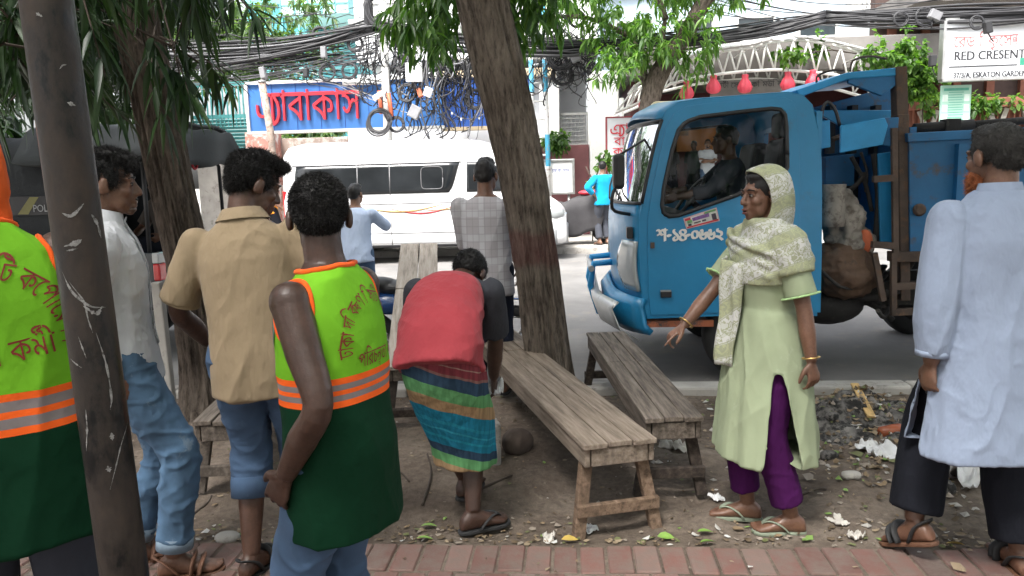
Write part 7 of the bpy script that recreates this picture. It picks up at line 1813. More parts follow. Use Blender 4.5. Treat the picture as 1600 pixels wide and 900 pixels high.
# ---- woman in pale green with a printed scarf, pointing
def scarf_mat():
    m, nt, b = _new('printed_scarf'); tc = nd(nt, 'ShaderNodeTexCoord')
    mp = nd(nt, 'ShaderNodeMapping'); mp.inputs['Rotation'].default_value = (rad(15), rad(-28), 0); nt.links.new(tc.outputs['Object'], mp.inputs[0])
    n = nd(nt, 'ShaderNodeTexNoise'); n.inputs['Scale'].default_value = 30; n.inputs['Detail'].default_value = 2.5; n.inputs['Distortion'].default_value = 1.8; nt.links.new(tc.outputs['Object'], n.inputs['Vector'])
    fl = ramp(nt, n.outputs[0], [(.47, 0.0), (.50, 1.0), (.56, 1.0), (.59, 0.25)])
    wv = nd(nt, 'ShaderNodeTexWave', wave_type='BANDS', bands_direction='Z'); wv.inputs['Scale'].default_value = 2.1; wv.inputs['Distortion'].default_value = 3.0; nt.links.new(mp.outputs[0], wv.inputs['Vector'])
    bd = ramp(nt, wv.outputs[0], [(.20, 0.0), (.32, 1.0)])
    ln = ramp(nt, wv.outputs[0], [(.28, 0.0), (.31, 1.0), (.35, 1.0), (.38, 0.0)])
    olive, white = (.30, .315, .215), (.52, .52, .50)
    inner = mixc(nt, fl.outputs[0], white, olive); outer = mixc(nt, fl.outputs[0], olive, (.37, .39, .24)); c = mixc(nt, bd.outputs[0], outer, inner); c = mixc(nt, ln.outputs[0], c, olive); nt.links.new(c, b.inputs['Base Color'])
    b.inputs['Roughness'].default_value = .9; b.inputs['Specular IOR Level'].default_value = .2; w = noise_node(nt, 800, 1); b1 = bump(nt, b, w.outputs[0], .15, .002); f = noise_node(nt, 26, 3, stretch=(1, 1, .6)); bump(nt, b, f.outputs[0], .35, .012, b1); return m
m_scarf = scarf_mat(); m_kam = M('pale_green_cotton', (.30, .345, .225), .92, .06, 5, 500, .25, dirt=(.34, .385, .27), dfrac=.6, spec=.2); m_purple = cloth_mat('purple_trousers', (.055, .008, .065)); m_bang = M('brass_bangle', (.6, .4, .15), .3, metal=.9, bst=0)
def build_woman():
    loc = PZ(1192, 812, 0); loc.z = 0; rz = 108
    p = new_person('woman in pale green tunic, purple trousers and printed head scarf', loc, rz); L = loc_of(loc, rz); Y0 = loc.y
    sk = Sk(1.57, pel=(0, 0, .865), lean=3, side=0, hyaw=4, hpitch=3, broad=.90); s = sk.s
    sk.set_arm(1, L(1058, 522, Y0 + .02), (.3, -1, -.4)); sk.set_arm(-1, L(1268, 565, Y0 - .22), (-.6, -1, 0))
    la, ra = L(1236, 806, Y0 - .12), L(1168, 784, Y0 + .02); la.z = ra.z = .08
    sk.set_leg(-1, la); sk.set_leg(1, ra)
    make_body(p, sk, skinM, .0048, {1: dict(dir=(L(1025, 548, Y0 - .0) - L(1058, 522, Y0 + .02)), palm=(0, -.3, -1), curl=.30, thumb=.3, point=True), -1: dict(palm=(1, .2, 0), curl=.45)}, {-1: dict(yaw=-22), 1: dict(yaw=-30)}, female=True)
    c, R = sk.head, sk.Rh; hs_ = s * .97
    MB().ell(c + R @ V((0, .103 * hs_, -.0615 * hs_)), (.020 * hs_, .0045 * hs_, .0048 * hs_), R).build('upper_lip', M('lip', (.16, .05, .042), .45, bst=0), p); MB().ell(c + R @ V((0, .1005 * hs_, -.0775 * hs_)), (.018 * hs_, .0045 * hs_, .0062 * hs_), R).build('lower_lip', MATS['lip'], p); MB().ell(c + R @ V((0, .1015 * hs_, -.0685 * hs_)), (.014 * hs_, .0028 * hs_, .0040 * hs_), R).build('mouth', m_iris, p)
    hair(p, sk, [((0, -.020, .041), (.079, .095, .081)), ((0, .03, .085), (.056, .046, .026))], amp=.002, fz=0, name='hair')
    # the head cloth: a shell open at the face, from the forehead round under the chin, then wraps over the chest
    mb = MB(); rings = []
    def hood(f, k): pass
    prof = []
    for i, f in enumerate(np.linspace(0, 1, 15)):           # from the face opening to the back of the head
        y = lerp(.074, -.145, f); w = (.078 + .030 * math.sin(PI * min(1, f * 1.15))) * (1.0 if f < .7 else math.sqrt(max(.03, 1 - ((f - .7) / .31) ** 2))); top = (.112 + .020 * math.sin(PI * min(1, f * 1.1))) * (1 if f < .65 else math.sqrt(max(.05, 1 - ((f - .65) / .36) ** 2))); bot = lerp(-.125, -.20, min(1, f * 1.6))
        rings.append([c + R @ V((w * math.copysign(abs(math.cos(t)) ** .85, math.cos(t)) * 1.02 * s, (y - (.062 * abs(math.cos(t)) ** 1.4 + .035 * max(0, -math.sin(t))) * (1 - f) ** 1.5) * s, ((top if math.sin(t) > 0 else -bot) * math.sin(t)) * s)) for t in [2 * PI * k / 48 for k in range(48)]])
    sh_ = MB().loft(rings, False); me = sh_.mesh('hood'); co = get_co(me); no = get_no(me); set_co(me, co + no * (.004 * (1 - 2 * np.abs(vnoise(co * np.array([30, 30, 14])))))[:, None]); o = link_mesh('head_scarf', me, m_scarf, p); md = o.modifiers.new('t', 'SOLIDIFY'); md.thickness = .006; md.offset = 1; md2 = o.modifiers.new('s', 'SUBSURF'); md2.levels = md2.render_levels = 1
    # shoulder wrap
    def wrap(mb):
        torso(mb, sk, [(.26, .188, .150, .004), (.32, .192, .152, .004), (.38, .188, .142, 0), (.43, .178, .122, -.005), (.475, .150, .104, -.006), (.51, .118, .096, -.002), (.545, .098, .090, .004), (.575, .085, .082, .012)], 48)
        for d in (-1, 1):
            a, e, w = sk.arm[d]; mb.ell(a, .080); mb.tube([a, lerp(a, e, .25), lerp(a, e, .5 if d < 0 else .3)], [.080, .084, .078], 24)
        for j, (z0, z1) in enumerate(((.50, .40), (.46, .34), (.42, .29))):   # heavy folds running across the chest
            pts = []
            for t in np.linspace(-.95, .95, 16): cc, RR = sk.spine(lerp(z0, z1, (t + 1) / 2)); pts.append(cc + RR @ V((-.170 * math.sin(t * PI / 2) * s, (.128 - .05 * t * t - .012 * j * 0) * s, 0)))
            mb.tube(pts, [.014] * 16, 10)
    wo = garment(p, 'scarf_wrap', sk, m_scarf, None, None, vox=.008, amp=.009, freq=9, stretch=(1, 1, 1.6), seed=51, extra=wrap, it=4, amp2=.003)
    # hanging end of the scarf down the front
    f0 = sk.spine(.34)[0]; rows_ = []
    for f in np.linspace(0, 1, 22):
        z = lerp(f0.z + .02, .74, f); w0 = lerp(.085, .062, f); yy = .185 + .035 * f + .006 * math.sin(9 * f); x0 = .035 + .012 * f
        rows_.append([V((x0 + w0 * u, yy + .012 * math.sin(u * 7 + f * 3) - .055 * u * u, z + .01 * u)) for u in np.linspace(-1, 1, 17)])
    so_ = MB().loft(rows_, False, 0, True, False).build('scarf_end', m_scarf, wo); md = so_.modifiers.new('t', 'SOLIDIFY'); md.thickness = .008
    # tunic with side slits
    def skirt(mb):
        rings = []
        for f in np.linspace(0, 1, 26):
            z = lerp(.98, .335, f); a = lerp(.156, .250, f ** .8) + .015 * math.sin(PI * f); b_ = lerp(.125, .205, f ** .8); fold = lambda t, f=f: (.03 * f * math.sin(9 * t + .6) + .022 * f * math.sin(15 * t + 2))
            mid = (sk.leg[1][2] + sk.leg[-1][2]) / 2; cc = V((lerp(sk.pel.x, mid.x, f * .7), lerp(sk.pel.y, mid.y, f * .7) + .02 * f, z)); rings.append(ring_at(cc, Rx(0), a, b_, 0, 72, .9, fold))
        mb.loft(rings)
    rows = [(0, .160, .122, -.004), (.09, .150, .118, .002), (.16, .150, .120, .008), (.26, .158, .130, .012), (.33, .162, .132, .012), (.40, .160, .112, 0), (.45, .146, .088, -.008), (.49, .10, .066, -.012)]
    o = garment(p, 'tunic', sk, m_kam, rows, {d: (.86, [.060, .066, .072]) for d in (-1, 1)}, vox=.0075, amp=.011, freq=8, stretch=(1.3, 1.3, .25), seed=52, extra=skirt, amp2=.0025, mask=lambda co: np.clip(1.5 - co[:, 2], .3, 1))
    for d in (-1, 1):
        a, e, w = sk.arm[d]; ax = (e - a).normalized(); q = lerp(a, e, .84); x, y, _ = frame_of(ax); ring = [q + (x * math.cos(t) + y * math.sin(t)) * (.073 + .004 * math.sin(14 * t)) for t in np.linspace(0, 2 * PI, 90)]; MB().tube(ring, .0045, 7, cap=False).build('sleeve_frill', M('frill_green', (.36, .55, .25), .9, .1), o)
    garment(p, 'trousers', sk, m_purple, [(-.10, .125, .095, 0), (0, .150, .112, -.004), (.05, .148, .11, -.004)], None, {-1: (1.84, [.112, .108, .092, .080, .074]), 1: (1.84, [.090, .084, .076, .072, .070])}, vox=.008, amp=.005, freq=10, stretch=(.7, .7, 1.2), seed=53)
    q0 = sk.leg[-1][0]
    cut(o, lambda c_: c_.x < -.06 and c_.z < .74 and abs(c_.y - q0.y - .075) < .016 + .16 * (.74 - c_.z))
    for d in (-1, 1): sandal(p, sk.leg[d][2], -22 if d < 0 else -30, s * .95, m_solegn, m_solegn)
    for d in (-1, 1):
        a, e, w = sk.arm[d]; ax = (w - e).normalized(); x, y, _ = frame_of(ax); q = lerp(e, w, .93); MB().tube([q + (x * math.cos(t) + y * math.sin(t)) * .034 for t in np.linspace(0, 2 * PI, 30)], .0035, 7, cap=False).build('bangle', m_bang, p)
build_woman()

# ---- man in a pale blue long shirt walking away at the right
m_pblue = cloth_mat('pale_blue_cotton', (.265, .315, .42), .05, wr=.5); m_blk = cloth_mat('black_trousers', (.012, .013, .018))
def build_kurta():
    loc = PZ(1528, 893, 0); loc.z = 0; rz = 6
    p = new_person('bearded man in a long pale blue shirt walking away at the right edge', loc, rz); L = loc_of(loc, rz); Y0 = loc.y
    sk = Sk(1.71, pel=(0, 0, .94), lean=3, side=0, hyaw=12, hpitch=4, broad=1.06); s = sk.s
    sk.set_arm(-1, L(1452, 588, Y0 - .05), (-.6, -.8, 0)); sk.set_arm(1, (.28, .05, .80), (.4, -1, 0))
    a1, a2 = L(1592, 868, Y0 + .02), L(1428, 805, Y0 + .14); a1.z = .085; a2.z = .145
    sk.set_leg(1, a1, (.1, 1, 0)); sk.set_leg(-1, a2, (.3, 1, 0))
    make_body(p, sk, skinM, .0055, {-1: dict(palm=(1, .2, 0), curl=.75), 1: dict(palm=(-1, 0, 0))}, {1: dict(yaw=-10), -1: dict(yaw=24, pitch=-22)})
    hair(p, sk, HAIR_SHORT, amp=.003, fz=16000, L=.014, mat=M('greying_hair', (.03, .028, .026), .6, .5, 40, 300, .5))
    hair(p, sk, [((0, .064, -.105), (.045, .040, .042)), ((0, .070, -.130), (.036, .032, .045)), ((-.04, .045, -.08), (.026, .036, .04)), ((.04, .045, -.08), (.026, .036, .04)), ((0, .078, -.16), (.028, .024, .04))], M('henna_beard', (.34, .11, .04), .7, .5, 50, 300, .5), .006, .003, 9000, .022, 'beard', 5)
    def skirt(mb):
        rings = []
        for f in np.linspace(0, 1, 26):
            z = lerp(1.02, .50, f); a = lerp(.185, .235, f); b_ = lerp(.140, .215, f); fold = lambda t, f=f: .022 * f * math.sin(6 * t + 2) + .015 * f * math.sin(11 * t); rings.append(ring_at(V((sk.pel.x - .05 * f, sk.pel.y - .004 + .02 * f, z)), Rx(0), a, b_, 0, 72, .9, fold))
        mb.loft(rings)
    rows = [(0, .192, .148, -.006), (.09, .188, .140, -.002), (.16, .190, .138, 0), (.26, .200, .140, 0), (.36, .200, .142, 0), (.42, .190, .126, -.005), (.465, .172, .106, -.012), (.50, .128, .090, -.014), (.535, .080, .068, -.010)]
    o = garment(p, 'long_shirt', sk, m_pblue, rows, {d: (1.86, [.070, .078, .078, .074, .056]) for d in (-1, 1)}, vox=.007, amp=.008, freq=7, stretch=(.9, .9, .4), seed=61, extra=skirt, amp2=.003)
    c, R = sk.spine(.535); mb = MB(); mb.loft([ring_at(c + R @ V((0, -.006, -.014)), R, .082 * s, .072 * s, 0, 36), ring_at(c + R @ V((0, -.004, .030)), R, .070 * s, .064 * s, 0, 36), ring_at(c + R @ V((0, -.004, .030)), R, .066 * s, .060 * s, 0, 36), ring_at(c + R @ V((0, 0, -.012)), R, .074 * s, .064 * s, 0, 36)], False); mb.build('collar', m_pblue, o)
    for d in (-1, 1):
        a, e, w = sk.arm[d]; MB().tube([lerp(e, w, .80), lerp(e, w, .89)], [.058 * s, .056 * s], 24).build('cuff', m_pblue, o)
    q0 = sk.leg[-1][0]
    cut(o, lambda c_: c_.x < -.04 and c_.z < .84 and abs(c_.y - .02 - .10 * (.84 - c_.z)) < .010 + .22 * (.84 - c_.z))
    garment(p, 'trousers', sk, m_blk, [(-.10, .135, .10, 0), (0, .165, .12, -.004), (.05, .165, .12, -.004)], None, {d: (1.90, [.112, .104, .098, .098, .100]) for d in (-1, 1)}, vox=.009, amp=.006, freq=8, stretch=(1, 1, .5), seed=63)
    sandal(p, sk.leg[1][2], -10, s, m_solebr, m_solebl, 0, 'strap'); sandal(p, sk.leg[-1][2], 24, s, m_solebr, m_solebl, -22, 'strap')
    ph = thing('phone', 'small dark phone held in the walking man\'s left hand', 'phone', tuple(p.matrix_basis @ (sk.arm[-1][2] + V((.03, .03, -.075)))), local=True); MB().box((0, 0, 0), (.05, .012, .10)).build('casing', m_black, ph, bevel=.004); MB().box((0, -.007, .005), (.042, .002, .075)).build('screen', m_vglass, ph)
build_kurta()

# ---- plaid shirt beyond the benches, pale blue shirt at the van
def plaid_mat():
    m, nt, b = _new('grey_plaid'); tc = nd(nt, 'ShaderNodeTexCoord'); sp = nd(nt, 'ShaderNodeSeparateXYZ'); nt.links.new(tc.outputs['Object'], sp.inputs[0]); outs = []
    for i, k in ((0, 8.0), (2, 6.0), (0, 24.0), (2, 19.0)):
        ml = nd(nt, 'ShaderNodeMath', operation='MULTIPLY'); nt.links.new(sp.outputs[i], ml.inputs[0]); ml.inputs[1].default_value = k; fr = nd(nt, 'ShaderNodeMath', operation='FRACT'); nt.links.new(ml.outputs[0], fr.inputs[0]); r = ramp(nt, fr.outputs[0], [(0, 0.0), (.60, 0.0), (.64, 1.0), (.90, 1.0), (.94, 0.0)] if k < 10 else [(0, 0.0), (.8, 0.0), (.84, .5), (.94, .5), (.97, 0)]); outs.append(r)
    c = (.34, .325, .34)
    prev = None
    for r, col, f in zip(outs, ((.43, .425, .45), (.41, .405, .43), (.26, .245, .26), (.26, .245, .26)), (.8, .7, .8, .8)):
        prev = mixc(nt, r.outputs[0], prev if prev is not None else c, col)
    nt.links.new(prev, b.inputs['Base Color']); b.inputs['Roughness'].default_value = .9; n = noise_node(nt, 14, 3, stretch=(1, 1, .5)); bump(nt, b, n.outputs[0], .35, .02); return m
def simple_person(label, loc, rz, H, skin, shirt, pants, arms, legs=None, sk_kw=None, vox=.010, hands=None, hair_parts=None, slv=.9, hem=-.12, eyes_=True, beard=False, boots=True, pants_len=1.9, rows_ex=.012):
    p = new_person(label, loc, rz); sk = Sk(H, **(sk_kw or {})); s = sk.s
    for d in (-1, 1): sk.set_arm(d, *arms[d]); sk.set_leg(d, *((legs or {}).get(d) or ((d * .10, .02 * d, .085),)))
    make_body(p, sk, skin, vox * .75, hands or {}, {-1: dict(yaw=10), 1: dict(yaw=-10)}, eyes_=eyes_)
    hair(p, sk, hair_parts or HAIR_SHORT, amp=.004, fz=0, vox=vox)
    if beard: hair(p, sk, [((0, .066, -.090), (.040, .036, .028)), ((-.046, .04, -.06), (.016, .03, .03)), ((.046, .04, -.06), (.016, .03, .03))], m_hair, vox, .002, 0, .01, 'beard')
    r_ = [.068, .072, .070, .062, .056][: (3 if slv <= 1 else 5)]
    garment(p, 'shirt', sk, shirt, TOR_CLOTH(hem, rows_ex), {d: (slv, r_) for d in (-1, 1)}, vox=vox, amp=.008, freq=7, seed=len(label))
    garment(p, 'trousers', sk, pants, [(-.10, .135, .10, 0), (0, .165, .12, -.004), (.05, .165, .12, -.004)], None, {d: (pants_len, [.108, .096, .082, .076, .074]) for d in (-1, 1)}, vox=vox, amp=.005, seed=3)
    if boots:
        for d in (-1, 1): sandal(p, sk.leg[d][2], -10 * d, s, m_solebl, m_solebl)
    return p, sk
loc = V((PY(764, 500, 5.36).x, 5.36, 0.04)); L = loc_of(loc, 4)
simple_person('man in a grey plaid shirt standing beyond the benches beside the middle tree', loc, 4, 1.66, skinM, plaid_mat(), cloth_mat('navy_trousers', (.015, .018, .03)), {-1: (L(742, 440, 5.55), (-1, -.3, -.2)), 1: (L(815, 470, 5.7), (1, -.2, -.2))}, None, dict(lean=6, hyaw=-16, hpitch=6, broad=1.02), .009, hair_parts=HAIR_FULL, slv=1.1, hem=-.2)
loc = V((PY(560, 420, 8.3).x, 8.3, float(road_z(np.array([8.3]))[0]))); L = loc_of(loc, 6)
simple_person('man in a pale blue shirt reaching out to the side of the white van', loc, 6, 1.60, skinL, cloth_mat('sky_blue_shirt', (.46, .55, .72), .05), m_jeanB, {-1: ((-.24, .05, .74), (-.3, -1, 0)), 1: (L(576, 336, 8.55), (1, -.4, -.6))}, None, dict(lean=5, hyaw=-20), .012, hair_parts=HAIR_FULL, slv=1.6, hem=-.12)
# ---- across the street
loc = V((PY(943, 378, 15.6).x, 15.6, FPZ)); L = loc_of(loc, 28)
simple_person('man in a turquoise shirt with a hand on his hip beside the covered motorcycle', loc, 28, 1.66, skinL, cloth_mat('turquoise_shirt', (.01, .30, .52), .08), M('grey_trousers', (.05, .055, .07), .9, .2), {-1: ((-.20, -.02, .98), (-1, -.15, .1)), 1: ((.26, .12, .80), (.5, -1, 0))}, None, dict(lean=2, hyaw=-40), .014, slv=1.7, hem=-.12)
loc = V((PY(1105, 300, 20.0).x, 20.0, .72)); 
simple_person('bearded man in a white shirt with folded arms inside the restaurant', loc, 176, 1.68, skinL, m_wshirt, m_jeanB, {-1: ((.10, .19, 1.17), (-1, -.1, -.6)), 1: ((-.10, .22, 1.15), (1, -.1, -.6))}, None, dict(hyaw=0), .014, slv=.9, beard=True)
loc = V((PY(1047, 300, 20.6).x, 20.6, .72)); simple_person('dim figure in dark clothes at the left inside the restaurant', loc, 200, 1.66, skinD, m_ice, m_blk, {-1: ((-.24, .05, .75), (-.3, -1, 0)), 1: ((.24, .05, .75), (.3, -1, 0))}, None, dict(), .016)
loc = V((PY(1084, 300, 21.2).x, 21.2, .72)); simple_person('dim figure in dark green clothes behind the man with folded arms', loc, 150, 1.70, skinD, M('dim_green_shirt', (.02, .035, .03), .9, .2), m_blk, {-1: ((-.24, .05, .75), (-.3, -1, 0)), 1: ((.24, .05, .75), (.3, -1, 0))}, None, dict(), .016)
loc = V((PY(427, 360, 15.6).x, 15.6, FPZ)); simple_person('figure in an orange shirt half hidden behind the rear of the white van', loc, -60, 1.62, skinL, cloth_mat('marigold_shirt', (.75, .28, .03)), m_blk, {-1: ((-.24, .05, .75), (-.3, -1, 0)), 1: ((.24, .15, .9), (.3, -1, 0))}, None, dict(), .016)
# ---- driver at the wheel and the officer in the pickup (seated)
sx = tp(1165, 300)[0]; loc = V((sx, 6.46, 1.10 - .90)); L = loc_of(loc, 90)
simple_person('driver in a dark jacket holding the wheel of the blue truck', loc, 90, 1.68, skinD, cloth_mat('dark_jacket', (.022, .026, .034), .2), m_blk, {-1: ((-.20, .47, 1.18), (-.6, -.2, -1)), 1: ((.18, .47, 1.22), (.6, -.2, -1))}, {-1: ((-.14, .62, .50), (0, .3, 1)), 1: ((.14, .62, .50), (0, .3, 1))}, dict(pel=(0, 0, .98), lean=8, hyaw=8), .011, slv=1.5, hem=-.10)
loc = V((PX - .55, PYf - .36, .88 - .86)); 
simple_person('officer in a drab uniform shirt seated under the pickup hood', loc, 150, 1.66, skinM, cloth_mat('drab_uniform', (.15, .125, .105), .1), m_blk, {-1: ((-.24, .22, 1.05), (-.8, -.2, -.6)), 1: ((.20, .30, 1.02), (.8, -.2, -.6))}, {-1: ((-.14, .36, .55), (0, 1, .6)), 1: ((.14, .36, .55), (0, 1, .6))}, dict(pel=(0, 0, .94), lean=10, hyaw=-60), .012, slv=.9, hem=-.08)
# ================================================================== BENCHES, POLE, SMALL THINGS
def wood_mat(name, base, dark, light, sc=1.0):
    m, nt, b = _new(name)
    g = nd(nt, 'ShaderNodeNewGeometry')
    n1 = noise_node(nt, 5 * sc, 7, rough=.65, stretch=(7, .55, 7)); r = ramp(nt, n1.outputs[0], [(.34, dark), (.5, base), (.68, light)])
    isl = ramp(nt, g.outputs['Random Per Island'], [(0, (.72, .70, .68)), (1, (1.2, 1.17, 1.12))]); c = mixc(nt, 1.0, r.outputs[0], isl.outputs[0], 'MULTIPLY')
    n2 = noise_node(nt, 3, 6, rough=.7); f = ramp(nt, n2.outputs[0], [(.56, 0.0), (.72, .75)]); c = mixc(nt, f.outputs[0], c, tuple(x * .45 for x in base)); nt.links.new(c, b.inputs['Base Color'])
    b.inputs['Roughness'].default_value = .78; b.inputs['Specular IOR Level'].default_value = .3
    n3 = noise_node(nt, 30, 5, stretch=(6, .4, 6)); bump(nt, b, n3.outputs[0], .45, .006); return m
m_woodA = wood_mat('worn_plank', (.225, .183, .147), (.12, .095, .076), (.33, .28, .235))
m_woodG = wood_mat('grey_plank', (.15, .125, .105), (.06, .05, .042), (.26, .225, .195))
m_woodW = wood_mat('pale_plank', (.38, .34, .30), (.22, .19, .165), (.50, .46, .42))
m_woodL = wood_mat('leg_wood', (.19, .13, .09), (.08, .055, .04), (.28, .20, .15)); m_woodD = wood_mat('dark_leg_wood', (.055, .043, .036), (.025, .02, .018), (.10, .08, .068))
def bench(label, a, b, W, planks, mt, ma, ml, zleg=(0, 0), splay=.07, seam=.5, H=None, end_b=True, cross=True, leg_in=.10):
    """a, b: middle of the two short ends of the top surface (world); legs reach the ground heights zleg"""
    a, b = V(a), V(b); d = b - a; L = d.length
    y = d.normalized(); x = y.cross(V((0, 0, 1))).normalized(); z = x.cross(y)
    t = thing('bench', label, 'bench', tuple(a), 'wooden benches under the trees', local=True)
    R = Matrix((x, y, z)).transposed(); t.rotation_euler = R.to_euler(); Ri = R.transposed()
    pw = W / planks
    for i in range(planks):
        for (s0, s1) in ((-.012, L * seam - .003), (L * seam + .003, L + .012)) if seam < 1 else ((-.012, L + .012),):
            m_ = MB(); j = random.uniform(-.003, .003); m_.box((-W / 2 + pw * (i + .5), (s0 + s1) / 2 + random.uniform(-.006, .006), -.011 + j), (pw - random.uniform(.004, .009), s1 - s0, .024), Rz(random.uniform(-.15, .15)))
            m_.build('top_plank', mt, t, bevel=.004)
    for s in (-1, 1): m_ = MB(); m_.box((s * (W / 2 - .022), L / 2, -.068), (.026, L - .01, .085)); m_.build('side_apron', ma, t, bevel=.004)
    for yy in (.014, L - .014): m_ = MB(); m_.box((0, yy, -.068), (W - .08, .026, .082)); m_.build('end_apron', ma, t, bevel=.004)
    for yy, zg, sg_ in ((leg_in, zleg[0], -1), (L - leg_in, zleg[1], 1)):
        if sg_ > 0 and not end_b: continue
        feet = []
        for s in (-1, 1):
            top = V((s * (W / 2 - .055), yy, -.03)); wt = V(a) + R @ top; f = V((wt.x, wt.y, zg - .01)) + x * (s * .07) + V((y.x, y.y, 0)).normalized() * (sg_ * splay)
            lf = Ri @ (f - V(a)); m_ = MB(); m_.bar(top, lf, .055, .042, V((0, 1, 0))); m_.build('leg', ml if s < 0 else (ml if random.random() < .5 else m_woodD), t, bevel=.004); feet.append((top, lf))
        if cross: m_ = MB(); q = [lerp(tp_, lf, .68) for tp_, lf in feet]; m_.bar(q[0] + V((-.03, sg_ * .03, 0)), q[1] + V((.03, sg_ * .03, 0)), .03, .055, V((0, 0, 1))); m_.build('stretcher', ml, t, bevel=.004)
    return t
B1n = (PZ(1026, 681, .415) + PZ(912, 693, .415)) / 2; w1 = (PZ(1026, 681, .415) - PZ(912, 693, .415)).length
B1f = (PZ(782, 499, .40) + PZ(782, 499, .40)) / 2; d1 = (B1f - PZ(1026, 681, .415)).normalized(); n1_ = d1.cross(V((0, 0, 1))).normalized()
B1n = PZ(1026, 681, .415) - n1_ * -w1 * .5 if False else PZ(969, 688, .415); B1f = B1n + (PZ(782, 499, .40) - PZ(1026, 681, .415))
bench('long brown bench nearest the camera, its end pointing at the woman', B1n, B1f, .345, 3, m_woodA, m_woodA, m_woodL, (ground_z(.4, 3.4), .0), .06, .62)
B2n = PZ(1053, 652, .425); B2f = PZ(946, 519, .425); 
bench('shorter bench right of the middle tree, in front of the truck bumper', B2n, B2f, .285, 3, m_woodG, m_woodG, m_woodD, (ground_z(.8, 3.7), 0.0), .03, .55)
B3n = PZ(644, 570, .47); B3f = PY(655, 381, 6.55)
bench('pale bench tilted up with its far end propped on the blue motorcycle', B3n, B3f, .32, 2, m_woodW, m_woodG, m_woodD, (ground_z(-.6, 4.9), ground_z(-.5, 5.3)), .02, .55, end_b=False)
B4n = PZ(347, 657, .385); B4f = B4n + (PZ(400, 600, .385) - PZ(347, 657, .385)).normalized() * 1.15
bench('low grey bench half hidden behind the man in the tan shirt', B4n, B4f, .30, 3, m_woodG, m_woodG, m_woodG, (ground_z(-1.4, 4.1), ground_z(-1.2, 5.0)), .02, 1.0)

# near pole, dark paint over brown, scratched
def pole_mat():
    m, nt, b = _new('pole_paint')
    n1 = noise_node(nt, 5, 7, rough=.7, stretch=(1, 1, .5)); r = ramp(nt, n1.outputs[0], [(.46, (.005, .0055, .006)), (.50, (.020, .016, .014)), (.62, (.046, .034, .027))])
    n2 = noise_node(nt, 16, 8, rough=.75, stretch=(1, 1, .35)); f = ramp(nt, n2.outputs[0], [(.66, 0.0), (.70, 1.0)]); c = mixc(nt, f.outputs[0], r.outputs[0], (.20, .19, .18)); nt.links.new(c, b.inputs['Base Color'])
    rr = ramp(nt, n1.outputs[0], [(.45, .32), (.6, .7)]); nt.links.new(rr.outputs[0], b.inputs['Roughness']); n3 = noise_node(nt, 40, 5); bump(nt, b, n3.outputs[0], .35, .005); b.inputs['Specular IOR Level'].default_value = .3; return m
PLY = 1.42
pa, pb = PY(294, 1625, PLY), PY(18, -400, PLY); prd = .0455
pole = thing('steel_pole', 'scratched dark steel pole leaning at the left, close to the camera', 'pole', (pa.x, PLY, 0))
C = catmull([pa, lerp(pa, pb, .5), pb], 40); MB().tube(C, prd, 40).build('shaft', pole_mat(), pole)
MB().lathe([(.10, -.02), (.10, .012), (.06, .02)], (pa.x, PLY, 0), None, 24).build('base_plate', m_dark, pole)
m_scr = M('scratched_paint', (.24, .235, .23), .8, .4, 60, 200, .3, dirt=(.05, .045, .04), dfrac=.5)
def scratch(pts, w):
    """paint scraped off: a ragged thin flake that follows the round pole"""
    q = []
    for px, py in pts:
        p0 = V((0, 0, CAM_H)); d = ray(px, py); ax = (pb - pa).normalized()
        # nearest hit on the shaft
        o = p0 - pa; dd = d - ax * d.dot(ax); oo = o - ax * o.dot(ax); A = dd.dot(dd); B_ = 2 * dd.dot(oo); C_ = oo.dot(oo) - (prd + .0008) ** 2; D_ = B_ * B_ - 4 * A * C_
        if D_ < 0: continue
        q.append(p0 + d * ((-B_ - math.sqrt(D_)) / (2 * A)))
    if len(q) < 2: return
    c = catmull(q, 18); ax = (pb - pa).normalized(); m_ = MB(); rows = [[], []]
    for i, p in enumerate(c):
        p = V(p); t = V(c[min(i + 1, 17)]) - V(c[max(i - 1, 0)]); k = p - pa; rn = (k - ax * k.dot(ax)).normalized(); s = t.cross(rn).normalized(); h = w * random.uniform(.25, 1.0) * math.sin(PI * (i + .6) / 18.2); p = pa + ax * k.dot(ax) + rn * (prd + .0009); rows[0].append(p - s * h); rows[1].append(p + s * h)
    m_.loft(rows, False, 0, True, False); m_.build('scratch', m_scr, pole)
for pts, w in (([(97, 333), (112, 337), (131, 318)], .004), ([(100, 385), (118, 380), (128, 374)], .006), ([(104, 392), (122, 388)], .003), ([(97, 424), (112, 455), (140, 478), (165, 480)], .003), ([(108, 440), (130, 470), (138, 500), (145, 520)], .0025), ([(130, 478), (150, 490), (160, 478)], .005), ([(150, 520), (166, 570), (174, 620), (172, 640)], .003), ([(134, 640), (136, 670), (135, 705)], .003), ([(168, 728), (172, 738)], .006), ([(199, 660), (188, 700), (172, 765)], .0022), ([(174, 676), (176, 688)], .006), ([(105, 160), (118, 165)], .005), ([(93, 108), (98, 102), (104, 101)], .002), ([(56, 20), (66, 26)], .005), ([(143, 335), (152, 350), (158, 372)], .006), ([(122, 525), (135, 560)], .0018), ([(110, 560), (128, 575)], .002)): scratch(pts, w)

# grey stake behind the left men
t = tag(MB().box((0, 0, 0), (.07, .06, 1.0), None).build('stake', m_conc, bevel=.01), 'grey concrete stake standing behind the man in the white shirt', 'post')
p_ = PZ(266, 640, 0); t.location = (p_.x, p_.y, .42); t.rotation_euler = (0, rad(-1), 0)

